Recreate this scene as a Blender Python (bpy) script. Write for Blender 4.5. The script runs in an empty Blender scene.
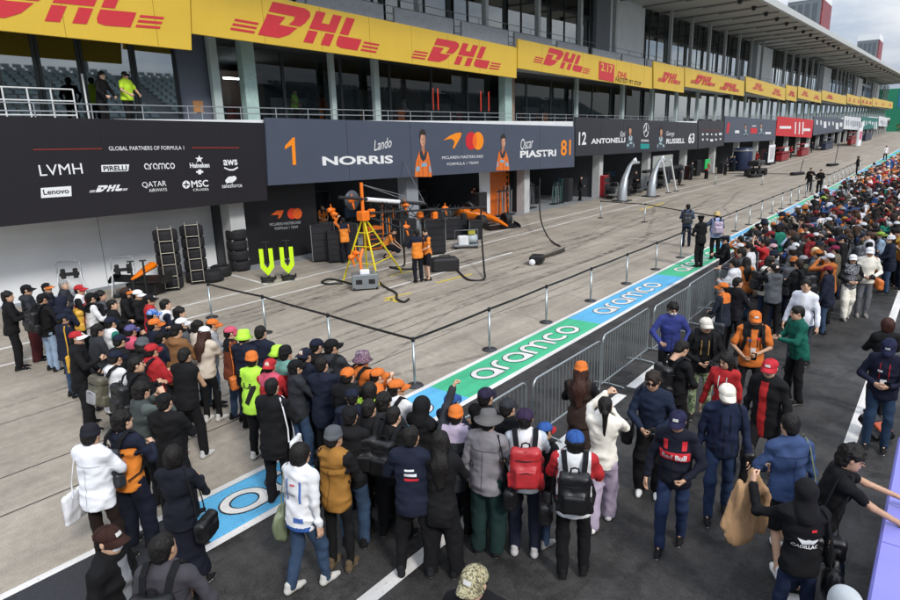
import bpy, math, random
import numpy as np
from mathutils import Matrix, Vector
from mathutils.bvhtree import BVHTree
random.seed(11); RNG = np.random.default_rng(7)
sc = bpy.context.scene
COL = sc.collection
# ------------------------------------------------------------------ camera
F_PX, CX, CY, HCAM = 626.29, 450.0, 300.0, 4.61          # photograph is 900 x 600
YAW, PITCH, ROLL = math.radians(38.43), math.radians(14.53), math.radians(1.613)
_fw = np.array([-math.sin(YAW)*math.cos(PITCH), math.cos(YAW)*math.cos(PITCH), -math.sin(PITCH)])
_r = np.array([math.cos(YAW), math.sin(YAW), 0.0]); _d = np.cross(_fw, _r)
CAMR = np.array([math.cos(ROLL)*_r+math.sin(ROLL)*_d, -math.sin(ROLL)*_r+math.cos(ROLL)*_d, _fw])
cd = bpy.data.cameras.new('camera'); cam = bpy.data.objects.new('camera', cd); COL.objects.link(cam)
cd.sensor_width = 36.0; cd.lens = F_PX/900*36; cd.clip_start = 0.1; cd.clip_end = 3000
m = Matrix.Identity(4)
for i in range(3):
    m[i][0] = CAMR[0][i]; m[i][1] = -CAMR[1][i]; m[i][2] = -CAMR[2][i]
m[2][3] = HCAM
cam.matrix_world = m; sc.camera = cam
sc.render.resolution_x = 1024; sc.render.resolution_y = 683
# ------------------------------------------------------------------ sky
SUN_EL, SUN_AZ = math.radians(40), math.radians(112)      # azimuth measured clockwise from +Y
w = bpy.data.worlds.new('World'); sc.world = w; w.use_nodes = True
nt = w.node_tree; nt.nodes.clear(); N = nt.nodes.new; L = nt.links.new
sky = N('ShaderNodeTexSky'); sky.sky_type = 'NISHITA'; sky.sun_disc = False
sky.sun_elevation = SUN_EL; sky.sun_rotation = SUN_AZ; sky.air_density = 1.2; sky.dust_density = 2.0
tc = N('ShaderNodeTexCoord'); mp = N('ShaderNodeMapping'); mp.inputs['Scale'].default_value = (1, 1, 3.2)
nz = N('ShaderNodeTexNoise'); nz.inputs['Scale'].default_value = 3.4; nz.inputs['Detail'].default_value = 7; nz.inputs['Roughness'].default_value = .55
rp = N('ShaderNodeValToRGB'); rp.color_ramp.elements[0].position = .38; rp.color_ramp.elements[0].color = (3.6, 4.5, 6.0, 1)
rp.color_ramp.elements[1].position = .60; rp.color_ramp.elements[1].color = (8.6, 8.8, 9.2, 1)
mx = N('ShaderNodeMix'); mx.data_type = 'RGBA'; mx.inputs[0].default_value = .88
sp = N('ShaderNodeSeparateXYZ'); zr = N('ShaderNodeMapRange'); zr.inputs[1].default_value = 0; zr.inputs[2].default_value = 1; zr.inputs[3].default_value = .62; zr.inputs[4].default_value = 1.75
sm = N('ShaderNodeVectorMath'); sm.operation = 'SCALE'                     # an overcast sky is brighter overhead
bg = N('ShaderNodeBackground'); bg.inputs['Strength'].default_value = 0.088; wo = N('ShaderNodeOutputWorld')
L(tc.outputs['Generated'], mp.inputs['Vector']); L(mp.outputs[0], nz.inputs['Vector']); L(nz.outputs['Fac'], rp.inputs[0])
L(sky.outputs[0], mx.inputs[6]); L(rp.outputs[0], mx.inputs[7]); L(tc.outputs['Generated'], sp.inputs[0]); L(sp.outputs[2], zr.inputs[0]); L(mx.outputs[2], sm.inputs[0]); L(zr.outputs[0], sm.inputs['Scale']); L(sm.outputs[0], bg.inputs[0]); L(bg.outputs[0], wo.inputs[0])
sl = bpy.data.lights.new('sun', 'SUN'); sl.energy = 1.5; sl.angle = math.radians(10); sl.color = (1, .96, .9)
so = bpy.data.objects.new('sun', sl); COL.objects.link(so)
_sd = Vector((math.sin(SUN_AZ)*math.cos(SUN_EL), math.cos(SUN_AZ)*math.cos(SUN_EL), math.sin(SUN_EL)))
so.rotation_euler = _sd.to_track_quat('Z', 'Y').to_euler(); so.location = (0, 0, 60)
sc.view_settings.view_transform = 'Standard'; sc.view_settings.look = 'None'; sc.view_settings.gamma = 1
sc.view_settings.exposure = 0.72
# ------------------------------------------------------------------ pixel helpers: a pixel is a direction, the distance comes from the plane touched
def ray(u, v): return CAMR.T @ np.array([(u-CX)/F_PX, (v-CY)/F_PX, 1.0])
def PZ(u, v, z=0.0):
    d = ray(u, v); t = (z-HCAM)/d[2]; return np.array([0, 0, HCAM])+t*d
def PX(u, v, X):
    d = ray(u, v); return np.array([0, 0, HCAM])+d*(X/d[0])
def PROJ(P):
    q = CAMR @ (np.array(P, float)-np.array([0, 0, HCAM])); return CX+F_PX*q[0]/q[2], CY+F_PX*q[1]/q[2], q[2]
def zg(y): return max(0.0, y-60)*0.009            # the pit lane climbs gently far away
# ------------------------------------------------------------------ materials
MATS = {}
def srgb(h):
    h = h.lstrip('#'); c = [int(h[i:i+2], 16)/255 for i in (0, 2, 4)]
    return tuple(x/12.92 if x <= .04045 else ((x+.055)/1.055)**2.4 for x in c)
def mat(name, col, rough=.6, metal=0, var=.12, vscale=6, bump=0, bscale=40, spec=.5, coat=0):
    if name in MATS: return MATS[name]
    if isinstance(col, str): col = srgb(col)
    m = bpy.data.materials.new(name); m.use_nodes = True; nt = m.node_tree; b = nt.nodes['Principled BSDF']
    b.inputs['Roughness'].default_value = rough; b.inputs['Metallic'].default_value = metal
    b.inputs['Specular IOR Level'].default_value = spec; b.inputs['Coat Weight'].default_value = coat
    tc = nt.nodes.new('ShaderNodeTexCoord')
    nz = nt.nodes.new('ShaderNodeTexNoise'); nz.inputs['Scale'].default_value = vscale; nz.inputs['Detail'].default_value = 5
    nt.links.new(tc.outputs['Object'], nz.inputs['Vector'])
    mr = nt.nodes.new('ShaderNodeMapRange'); mr.inputs[1].default_value = .25; mr.inputs[2].default_value = .75
    mr.inputs[3].default_value = 1-var; mr.inputs[4].default_value = 1+var
    nt.links.new(nz.outputs['Fac'], mr.inputs[0])
    mu = nt.nodes.new('ShaderNodeVectorMath'); mu.operation = 'SCALE'; mu.inputs[0].default_value = col[:3]
    nt.links.new(mr.outputs[0], mu.inputs['Scale']); nt.links.new(mu.outputs[0], b.inputs['Base Color'])
    if bump:
        n2 = nt.nodes.new('ShaderNodeTexNoise'); n2.inputs['Scale'].default_value = bscale; n2.inputs['Detail'].default_value = 4
        if name.startswith('cloth_'): n2.noise_type = 'RIDGED_MULTIFRACTAL'; n2.normalize = True; n2.inputs['Detail'].default_value = 2.5; n2.inputs['Distortion'].default_value = .6
        nt.links.new(tc.outputs['Object'], n2.inputs['Vector'])
        bp = nt.nodes.new('ShaderNodeBump'); bp.inputs['Strength'].default_value = bump; bp.inputs['Distance'].default_value = .02
        nt.links.new(n2.outputs['Fac'], bp.inputs['Height']); nt.links.new(bp.outputs[0], b.inputs['Normal'])
    MATS[name] = m; return m
def pattern_cloth(name, cols, scale):
    if name in MATS: return MATS[name]
    m = bpy.data.materials.new(name); m.use_nodes = True; nt = m.node_tree; b = nt.nodes['Principled BSDF']; b.inputs['Roughness'].default_value = .85
    tc = nt.nodes.new('ShaderNodeTexCoord'); n = nt.nodes.new('ShaderNodeTexNoise'); n.inputs['Scale'].default_value = scale; n.inputs['Detail'].default_value = 3; n.inputs['Distortion'].default_value = .8
    r = nt.nodes.new('ShaderNodeValToRGB'); r.color_ramp.interpolation = 'CONSTANT'; e = r.color_ramp.elements
    while len(e) < len(cols): e.new(.5)
    for i, c in enumerate(cols): e[i].position = 0 if i == 0 else .36+.30*i/len(cols); e[i].color = (*srgb(c), 1)
    nt.links.new(tc.outputs['Object'], n.inputs['Vector']); nt.links.new(n.outputs['Fac'], r.inputs[0]); nt.links.new(r.outputs[0], b.inputs['Base Color']); MATS[name] = m; return m
def cloth(hexcol, sheen=False):
    if hexcol == 'camo': return pattern_cloth('cloth_camo', ['#5d5844', '#8f8666', '#b8b08e', '#3f4232', '#a59a78'], 26)
    if hexcol == 'camo_green': return pattern_cloth('cloth_camo_green', ['#46553c', '#7d8c68', '#9ba585', '#39412f'], 14)
    if hexcol == 'plaid': return pattern_cloth('cloth_plaid', ['#3a2a48', '#7a4a5c', '#8f8590', '#2c2030'], 34)
    if hexcol == 'floral': return pattern_cloth('cloth_floral', ['#2a58a8', '#4a7cc8', '#b8c8de', '#2a4a90'], 30)
    if hexcol == 'mono_print': return pattern_cloth('cloth_mono', ['#25272c', '#5a5d64', '#9a9ca2', '#34363c'], 18)
    if hexcol == 'blue_print': return pattern_cloth('cloth_blue_print', ['#8fa0d8', '#c4cdea', '#5a6cb4', '#d4daf0'], 22)
    return _cloth(hexcol, sheen)
def _cloth(hexcol, sheen=False):
    c = srgb(hexcol); k = .70+.27*min(1, sum(c)/2.2); g_ = sum(c)/3; c = tuple((g_+(x-g_)*.92)*k for x in c)
    return mat('cloth_'+hexcol.lstrip('#')+('_s' if sheen else ''), c, rough=.45 if sheen else .85, var=.18, vscale=6, bump=.55, bscale=6, spec=.5 if sheen else .25)
def emit(name, col, s=1.0):
    if name in MATS: return MATS[name]
    m = bpy.data.materials.new(name); m.use_nodes = True; b = m.node_tree.nodes['Principled BSDF']
    b.inputs['Base Color'].default_value = (*col, 1); b.inputs['Emission Color'].default_value = (*col, 1); b.inputs['Emission Strength'].default_value = s
    MATS[name] = m; return m
def glass(name, tint=(.5, .56, .56), refl=1.0, rough=.02):
    if name in MATS: return MATS[name]
    m = bpy.data.materials.new(name); m.use_nodes = True; nt = m.node_tree; nt.nodes.clear()
    o = nt.nodes.new('ShaderNodeOutputMaterial'); t = nt.nodes.new('ShaderNodeBsdfTransparent'); t.inputs[0].default_value = (*tint, 1)
    g = nt.nodes.new('ShaderNodeBsdfGlossy'); g.inputs['Roughness'].default_value = rough; g.inputs[0].default_value = (.9, .95, .95, 1)
    f = nt.nodes.new('ShaderNodeFresnel'); f.inputs[0].default_value = 1.7
    tc = nt.nodes.new('ShaderNodeTexCoord'); nz = nt.nodes.new('ShaderNodeTexNoise'); nz.inputs['Scale'].default_value = .35
    nt.links.new(tc.outputs['Object'], nz.inputs['Vector'])
    bp = nt.nodes.new('ShaderNodeBump'); bp.inputs['Strength'].default_value = .02; bp.inputs['Distance'].default_value = .1
    nt.links.new(nz.outputs['Fac'], bp.inputs['Height']); nt.links.new(bp.outputs[0], g.inputs['Normal'])
    mu = nt.nodes.new('ShaderNodeMath'); mu.operation = 'MULTIPLY'; mu.use_clamp = True; mu.inputs[1].default_value = refl
    x = nt.nodes.new('ShaderNodeMixShader')
    nt.links.new(f.outputs[0], mu.inputs[0]); nt.links.new(mu.outputs[0], x.inputs[0]); nt.links.new(t.outputs[0], x.inputs[1]); nt.links.new(g.outputs[0], x.inputs[2])
    nt.links.new(x.outputs[0], o.inputs[0]); MATS[name] = m; return m
# ------------------------------------------------------------------ objects
def tag(o, label=None, cat=None, group=None, kind=None):
    if label: o['label'] = label
    if cat: o['category'] = cat
    if group: o['group'] = group
    if kind: o['kind'] = kind
    return o
def link(name, data, mats=None, parent=None, loc=None, rot=None, scale=None):
    o = bpy.data.objects.new(name, data); COL.objects.link(o)
    if parent is not None: o.parent = parent
    if loc is not None: o.location = loc
    if rot is not None: o.rotation_euler = rot
    if scale is not None: o.scale = (scale,)*3 if isinstance(scale, (int, float)) else scale
    if mats is not None and data is not None:
        mats = mats if isinstance(mats, (list, tuple)) else [mats]
        if len(data.materials) == 0:
            for mm in mats: data.materials.append(mm)
        else:
            for i, mm in enumerate(mats):
                if i < len(data.materials) and data.materials[i] != mm:
                    o.material_slots[i].link = 'OBJECT'; o.material_slots[i].material = mm
    return o
def empty(name, loc=(0, 0, 0), rotz=0, scale=1):
    o = bpy.data.objects.new(name, None); COL.objects.link(o); o.location = loc; o.rotation_euler = (0, 0, rotz); o.scale = (scale,)*3
    o.empty_display_size = .1; return o
def mesh_np(name, V, Fc, smooth=False, mi=None):
    me = bpy.data.meshes.new(name); me.from_pydata(np.asarray(V).tolist() if isinstance(V, np.ndarray) else V, [], Fc.tolist() if isinstance(Fc, np.ndarray) else Fc)
    if smooth: me.polygons.foreach_set('use_smooth', [True]*len(me.polygons))
    if mi is not None: me.polygons.foreach_set('material_index', np.asarray(mi, dtype=np.int32))
    me.update(); return me
class MB:
    """collects simple shapes into ONE mesh"""
    def __init__(s): s.v = []; s.f = []; s.mi = []; s.sm = []
    def add(s, v, f, mi=0, sm=False):
        o = len(s.v); s.v += [tuple(map(float, p)) for p in v]; s.f += [tuple(i+o for i in q) for q in f]; s.mi += [mi]*len(f); s.sm += [sm]*len(f); return s
    def box(s, x0, x1, y0, y1, z0, z1, mi=0):
        v = [(x, y, z) for x in (x0, x1) for y in (y0, y1) for z in (z0, z1)]
        return s.add(v, [(0, 1, 3, 2), (4, 6, 7, 5), (0, 4, 5, 1), (2, 3, 7, 6), (0, 2, 6, 4), (1, 5, 7, 3)], mi)
    def bbox(s, x0, x1, y0, y1, z0, z1, b=.01, mi=0):
        # box with chamfered vertical and top edges
        pts = [(x0+b, y0), (x1-b, y0), (x1, y0+b), (x1, y1-b), (x1-b, y1), (x0+b, y1), (x0, y1-b), (x0, y0+b)]
        cx, cy = (x0+x1)/2, (y0+y1)/2
        ins = [(x+(b if x < cx else -b), y+(b if y < cy else -b)) for x, y in pts]
        v = [(x, y, z0) for x, y in pts]+[(x, y, z1-b) for x, y in pts]+[(x, y, z1) for x, y in ins]; f = []
        for k in (0, 8):
            for i in range(8): f.append((k+i, k+(i+1) % 8, k+8+(i+1) % 8, k+8+i))
        f.append(tuple(range(16, 24))); f.append(tuple(range(7, -1, -1))); return s.add(v, f, mi)
    def hexa(s, a, b, mi=0):
        """solid between two quads given as 4 corner points each"""
        return s.add(list(a)+list(b), [(3, 2, 1, 0), (4, 5, 6, 7), (0, 1, 5, 4), (1, 2, 6, 5), (2, 3, 7, 6), (3, 0, 4, 7)], mi)
    def tube(s, pts, r, n=8, mi=0, closed=False, cap=True, sm=True, flat=1.0):
        P = [Vector(p) for p in pts]; R = r if isinstance(r, (list, tuple)) else [r]*len(P); rings = []
        up = Vector((0, 0, 1))
        for i, p in enumerate(P):
            a = P[i-1] if (i > 0 or closed) else P[i]; b = P[(i+1) % len(P)] if (i < len(P)-1 or closed) else P[i]
            t = (b-a).normalized(); u = t.cross(up)
            if u.length < 1e-3: u = t.cross(Vector((0, 1, 0)))
            u.normalize(); w_ = t.cross(u)
            rings.append([p+u*math.cos(k*2*math.pi/n)*R[i]+w_*math.sin(k*2*math.pi/n)*R[i]*flat for k in range(n)])
        v = [q for rg in rings for q in rg]; f = []; m_ = len(P)
        for i in range(m_ if closed else m_-1):
            j = (i+1) % m_
            for k in range(n): f.append((i*n+k, i*n+(k+1) % n, j*n+(k+1) % n, j*n+k))
        s.add(v, f, mi, sm)
        if cap and not closed:
            s.add(rings[0], [tuple(range(n))], mi); s.add(rings[-1], [tuple(range(n-1, -1, -1))], mi)
        return s
    def lathe(s, prof, n=20, mi=0, c=(0, 0, 0), axis='z', sm=True):
        v = []; f = []
        for r, z in prof:
            for k in range(n):
                a = k*2*math.pi/n; x, y = r*math.cos(a), r*math.sin(a)
                p = (x, y, z) if axis == 'z' else ((z, x, y) if axis == 'x' else (x, z, y))
                v.append((p[0]+c[0], p[1]+c[1], p[2]+c[2]))
        for i in range(len(prof)-1):
            for k in range(n):
                f.append((i*n+k, i*n+(k+1) % n, (i+1)*n+(k+1) % n, (i+1)*n+k))
        return s.add(v, f, mi, sm)
    def prism(s, poly, h0, h1, fn, mi=0):
        """extrude 2d polygon; fn(a,b,h)->xyz"""
        n = len(poly); v = [fn(a, b, h0) for a, b in poly]+[fn(a, b, h1) for a, b in poly]
        f = [tuple(range(n-1, -1, -1)), tuple(range(n, 2*n))]+[(i, (i+1) % n, n+(i+1) % n, n+i) for i in range(n)]
        return s.add(v, f, mi)
    def mesh(s, name):
        me = bpy.data.meshes.new(name); me.from_pydata(s.v, [], s.f)
        me.polygons.foreach_set('material_index', s.mi); me.polygons.foreach_set('use_smooth', s.sm); me.update(); return me
    def build(s, name, mats, parent=None, loc=None, rot=None, scale=None):
        return link(name, s.mesh(name), mats, parent, loc, rot, scale)
def copy_tree(o, parent=None, depth=0):
    c = o.copy(); COL.objects.link(c); c.parent = parent
    for ch in list(o.children): copy_tree(ch, c, depth+1)
    return c
# ------------------------------------------------------------------ lettering
_TX = {}
def text_mesh(s, size=1.0, sx=1.0, shear=0, bold=0.0, align='LEFT', extrude=0.0):
    key = (s, size, sx, shear, bold, align, extrude)
    if key in _TX: return _TX[key]
    c = bpy.data.curves.new('txt', 'FONT'); c.body = s; c.size = size; c.shear = shear; c.offset = bold; c.align_x = align; c.extrude = extrude; c.resolution_u = 3
    o = bpy.data.objects.new('txt', c); COL.objects.link(o)
    dg = bpy.context.evaluated_depsgraph_get(); me = bpy.data.meshes.new_from_object(o.evaluated_get(dg))
    bpy.data.objects.remove(o); bpy.data.curves.remove(c); me.materials.clear()
    if sx != 1: me.transform(Matrix.Diagonal((sx, 1, 1, 1)))
    me.name = 'lettering'; _TX[key] = me; return me
def strokes_mesh(paths, wd, closed=None):
    """flat ribbon mesh in xy from polylines (z=0)"""
    V = []; Fc = []
    for pi, p in enumerate(paths):
        p = [Vector((*q, 0)) for q in p]; cl = (p[0]-p[-1]).length < 1e-6
        if cl: p = p[:-1]
        n = len(p); base = len(V)
        for i in range(n):
            a = p[i-1] if (i > 0 or cl) else p[i]; b = p[(i+1) % n] if (i < n-1 or cl) else p[i]
            t = (b-a).normalized(); nn = Vector((-t.y, t.x, 0)); k = 1.0
            if i not in (0, n-1) or cl:
                t1 = (p[i]-a).normalized(); c_ = max(.5, abs(nn.dot(Vector((-t1.y, t1.x, 0))))); k = 1/c_
            zz = Vector((0, 0, .04*(pi % 4))); V += [tuple(p[i]+nn*wd/2*k+zz), tuple(p[i]-nn*wd/2*k+zz)]
        for i in range(n if cl else n-1):
            j = (i+1) % n; Fc.append((base+2*i, base+2*i+1, base+2*j+1, base+2*j))
    return V, Fc
def arc(cx, cy, rx, ry, a0, a1, n=14):
    return [(cx+rx*math.cos(math.radians(a0+(a1-a0)*i/n)), cy+ry*math.sin(math.radians(a0+(a1-a0)*i/n))) for i in range(n+1)]
def word_strokes():
    """rounded lower-case letters a r a m c o, x-height 1"""
    out = []; x = 0.0
    def a_(x):
        r = .42; c = [(x+1.02, .08), (x+.75, .08)]
        return [arc(x+.5, .5, r, r, -55, 305, 26)[:-3]+[(x+.62, .08), (x+1.0, .08), (x+.92, .5), (x+.90, .62)]]
    def a2(x): return [arc(x+.5, .5, .42, .42, 0, 360, 26), [(x+.5, .08), (x+1.0, .08)], [(x+.92, .5), (x+.92, .08)]]
    def r_(x): return [[(x+.1, 0), (x+.1, .45)]+arc(x+.48, .5, .38, .42, 180, 80, 9)]
    def m_(x): return [[(x+.1, 0), (x+.1, .5)]+arc(x+.42, .56, .32, .36, 180, 0, 12)+[(x+.74, 0)], [(x+.74, .5)]+arc(x+1.06, .56, .32, .36, 180, 0, 12)+[(x+1.38, 0)]]
    def c_(x): return [arc(x+.5, .5, .42, .42, 50, 310, 22)]
    def o_(x): return [arc(x+.5, .5, .42, .42, 0, 360, 26)]
    for fn, wdt in ((a2, 1.12), (r_, .68), (a2, 1.12), (m_, 1.58), (c_, .98), (o_, 1.0)):
        out += fn(x); x += wdt
    return out, x

def paint_mat(name, col, chip=(.10, .095, .09)):
    """worn road paint: chips down to the surface, long scuffs, dust"""
    m = bpy.data.materials.new(name); m.use_nodes = True; nt = m.node_tree; b = nt.nodes['Principled BSDF']; b.inputs['Roughness'].default_value = .62; N, L = nt.nodes.new, nt.links.new; tc = N('ShaderNodeTexCoord')
    def nz(scale, vec, det=5):
        mp = N('ShaderNodeMapping'); mp.inputs['Scale'].default_value = vec; L(tc.outputs['Object'], mp.inputs[0]); n = N('ShaderNodeTexNoise'); n.inputs['Scale'].default_value = scale; n.inputs['Detail'].default_value = det; n.inputs['Roughness'].default_value = .65; L(mp.outputs[0], n.inputs['Vector']); return n.outputs['Fac']
    def rg(x, a, b_, lo, hi):
        r = N('ShaderNodeMapRange'); r.inputs[1].default_value = a; r.inputs[2].default_value = b_; r.inputs[3].default_value = lo; r.inputs[4].default_value = hi; L(x, r.inputs[0]); return r.outputs[0]
    a = rg(nz(1, (6, .35, 1)), .35, .75, 1.05, .72); c = rg(nz(.8, (1, 1, 1)), .3, .7, .86, 1.06); mu = N('ShaderNodeMath'); mu.operation = 'MULTIPLY'; L(a, mu.inputs[0]); L(c, mu.inputs[1])
    v = N('ShaderNodeVectorMath'); v.operation = 'SCALE'; v.inputs[0].default_value = col; L(mu.outputs[0], v.inputs['Scale'])
    ch = rg(nz(26, (1, 1, 1), 7), .60, .66, 0, .75); mx = N('ShaderNodeMix'); mx.data_type = 'RGBA'; L(ch, mx.inputs[0]); L(v.outputs[0], mx.inputs[6]); mx.inputs[7].default_value = (*chip, 1); L(mx.outputs[2], b.inputs['Base Color'])
    bp = N('ShaderNodeBump'); bp.inputs['Strength'].default_value = .25; bp.inputs['Distance'].default_value = .01; L(nz(70, (1, 1, 1), 3), bp.inputs['Height']); L(bp.outputs[0], b.inputs['Normal']); MATS[name] = m; return m
# ------------------------------------------------------------------ implicit surfaces (smooth unions meshed with surface nets)
class Fld:
    def __init__(s, lo, hi, h):
        s.h = h; s.lo = np.array(lo, float); s.ax = [np.arange(lo[i], hi[i]+h, h, dtype=np.float32) for i in range(3)]
        s.F = np.full([len(a) for a in s.ax], .25, np.float32)
    def win(s, lo, hi):
        sl = []
        for i in range(3):
            a = max(0, int((lo[i]-s.ax[i][0])/s.h)-1); b = min(len(s.ax[i]), int((hi[i]-s.ax[i][0])/s.h)+3)
            if b <= a: return None, None
            sl.append(slice(a, b))
        return tuple(sl), (s.ax[0][sl[0]][:, None, None], s.ax[1][sl[1]][None, :, None], s.ax[2][sl[2]][None, None, :])
    def put(s, sl, d, k, op):
        A = s.F[sl]
        if op == 'u':
            if k <= 0: s.F[sl] = np.minimum(A, d)
            else:
                h = np.maximum(k-np.abs(A-d), 0)/k; s.F[sl] = np.minimum(A, d)-h*h*k*.25
        else:
            d = -d
            if k <= 0: s.F[sl] = np.maximum(A, d)
            else:
                h = np.maximum(k-np.abs(A-d), 0)/k; s.F[sl] = np.maximum(A, d)+h*h*k*.25
    def cone(s, a, b, ra, rb, k=.02, vax=None, q=1.0, op='u'):
        a = np.asarray(a, float); b = np.asarray(b, float); R = max(ra, rb)*max(1, q)+k+.04
        sl, W = s.win(np.minimum(a, b)-R, np.maximum(a, b)+R)
        if sl is None: return s
        ab = b-a; L2 = max(1e-9, ab@ab); px, py, pz = W[0]-a[0], W[1]-a[1], W[2]-a[2]
        t = np.clip((px*ab[0]+py*ab[1]+pz*ab[2])/L2, 0, 1)
        dx, dy, dz = px-t*ab[0], py-t*ab[1], pz-t*ab[2]
        if vax is not None and q != 1.0:
            v = vax; c = (dx*v[0]+dy*v[1]+dz*v[2])*(1/q-1); dx = dx+c*v[0]; dy = dy+c*v[1]; dz = dz+c*v[2]
        d = np.sqrt(dx*dx+dy*dy+dz*dz)-(ra+(rb-ra)*t)
        if q < 1: d = d*max(q, .5)
        s.put(sl, d.astype(np.float32), k, op); return s
    def ell(s, c, r, k=.02, Rm=None, op='u'):
        c = np.asarray(c, float); r = np.asarray(r, float); R = max(r)+k+.04
        sl, W = s.win(c-R, c+R)
        if sl is None: return s
        p = [W[i]-c[i] for i in range(3)]
        if Rm is not None: p = [p[0]*Rm[0, i]+p[1]*Rm[1, i]+p[2]*Rm[2, i] for i in range(3)]
        kk = np.sqrt((p[0]/r[0])**2+(p[1]/r[1])**2+(p[2]/r[2])**2)
        s.put(sl, ((kk-1)*min(r)).astype(np.float32), k, op); return s
    def box(s, c, hs, rad, k=0, Rm=None, op='u'):
        c = np.asarray(c, float); R = float(np.linalg.norm(hs))+k+.03; sl, W = s.win(c-R, c+R)
        if sl is None: return s
        p = [W[i]-c[i] for i in range(3)]
        if Rm is not None: p = [p[0]*Rm[0, i]+p[1]*Rm[1, i]+p[2]*Rm[2, i] for i in range(3)]
        q = [np.abs(p[i])-(hs[i]-rad) for i in range(3)]
        d = np.sqrt(np.maximum(q[0], 0)**2+np.maximum(q[1], 0)**2+np.maximum(q[2], 0)**2)+np.minimum(np.maximum(np.maximum(q[0], q[1]), q[2]), 0)-rad
        s.put(sl, d.astype(np.float32), k, op); return s
    def cut_below(s, z, tilt=0.0):
        d = z+tilt*s.ax[1][None, :, None]-s.ax[2][None, None, :]; s.F = np.maximum(s.F, d.astype(np.float32)); return s
    def wrinkle(s, amp, seed, kz=34, kxy=14, n=3):
        r = np.random.default_rng(seed); X, Y, Z = s.ax[0][:, None, None], s.ax[1][None, :, None], s.ax[2][None, None, :]
        g = 0
        for i in range(n):
            a = r.uniform(-1, 1, 2)*kxy; b = kz*r.uniform(.7, 1.5)*r.choice([-1, 1]); ph = r.uniform(0, 6.28)
            warp = .5*np.sin(9*X+ph)+.6*np.sin(8*Y-ph*1.7)
            g = g+np.sin(a[0]*X+a[1]*Y+b*Z+ph+2.2*warp)
        s.F = s.F+(amp*g/math.sqrt(n)).astype(np.float32); return s
    def folds(s, amp, seed, sp=(.11, .11, .075), oct2=.5):
        r = np.random.default_rng(seed+100)
        for o in range(2):
            k = .5**o; B = []; dims = []
            for i in range(3):
                t = (s.ax[i]-s.ax[i][0])/(sp[i]*k); n = int(t[-1])+4; m = np.zeros((len(t), n), np.float32); c = t.astype(int); f = t-c
                for j, wt in enumerate(((1-f)**3/6, (3*f**3-6*f**2+4)/6, (-3*f**3+3*f**2+3*f+1)/6, f**3/6)): m[np.arange(len(t)), c+j] += wt
                B.append(m); dims.append(n)
            g = np.einsum('ia,abc->ibc', B[0], r.normal(0, 1, dims).astype(np.float32)); g = np.einsum('jb,ibc->ijc', B[1], g); g = np.einsum('kc,ijc->ijk', B[2], g)
            s.F += (amp if o == 0 else amp*oct2)*(np.abs(g)*3.0-.75)
        return s
    def nets(s):
        F = s.F; F[0] = F[-1] = .1; F[:, 0] = F[:, -1] = .1; F[:, :, 0] = F[:, :, -1] = .1
        S = F < 0; c = np.zeros([n-1 for n in F.shape], np.int8)
        for i in (0, 1):
            for j in (0, 1):
                for k in (0, 1): c += S[i:F.shape[0]-1+i, j:F.shape[1]-1+j, k:F.shape[2]-1+k]
        act = np.argwhere((c > 0) & (c < 8))
        if len(act) == 0: return np.zeros((0, 3)), np.zeros((0, 4), int)
        idx = np.full(c.shape, -1, np.int32); idx[tuple(act.T)] = np.arange(len(act))
        cor = {o: F[act[:, 0]+o[0], act[:, 1]+o[1], act[:, 2]+o[2]] for o in [(i, j, k) for i in (0, 1) for j in (0, 1) for k in (0, 1)]}
        acc = np.zeros((len(act), 3)); cnt = np.zeros(len(act))
        for o in cor:
            for ax in range(3):
                if o[ax] == 0:
                    o2 = tuple(1 if i == ax else o[i] for i in range(3)); f0, f1 = cor[o], cor[o2]
                    mk = (f0 < 0) != (f1 < 0); t = np.where(mk, f0/np.where(mk, f0-f1, 1), 0)
                    p = np.array(o, float)[None, :].repeat(len(act), 0); p[:, ax] += t
                    acc[mk] += p[mk]; cnt[mk] += 1
        V = (act+acc/np.maximum(cnt, 1)[:, None])*s.h+np.array([s.ax[i][0] for i in range(3)])
        Q = []
        for ax in range(3):
            b, cc = (ax+1) % 3, (ax+2) % 3
            s0 = [slice(None)]*3; s1 = [slice(None)]*3; s0[ax] = slice(0, -1); s1[ax] = slice(1, None)
            ch = np.argwhere(S[tuple(s0)] != S[tuple(s1)])
            ok = (ch[:, b] > 0) & (ch[:, cc] > 0); ch = ch[ok]
            inside = S[tuple(ch.T)]
            def cell(db, dc):
                q = ch.copy(); q[:, b] -= db; q[:, cc] -= dc; return idx[tuple(q.T)]
            q = np.stack([cell(0, 0), cell(1, 0), cell(1, 1), cell(0, 1)], 1)
            q[~inside] = q[~inside][:, ::-1]; Q.append(q)
        Q = np.concatenate(Q); Q = Q[(Q >= 0).all(1)]
        return V, Q
def rotx(a): c, s = math.cos(a), math.sin(a); return np.array([[1, 0, 0], [0, c, -s], [0, s, c]])
def rotz(a): c, s = math.cos(a), math.sin(a); return np.array([[c, -s, 0], [s, c, 0], [0, 0, 1]])
def roty(a): c, s = math.cos(a), math.sin(a); return np.array([[c, 0, s], [0, 1, 0], [-s, 0, c]])
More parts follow.
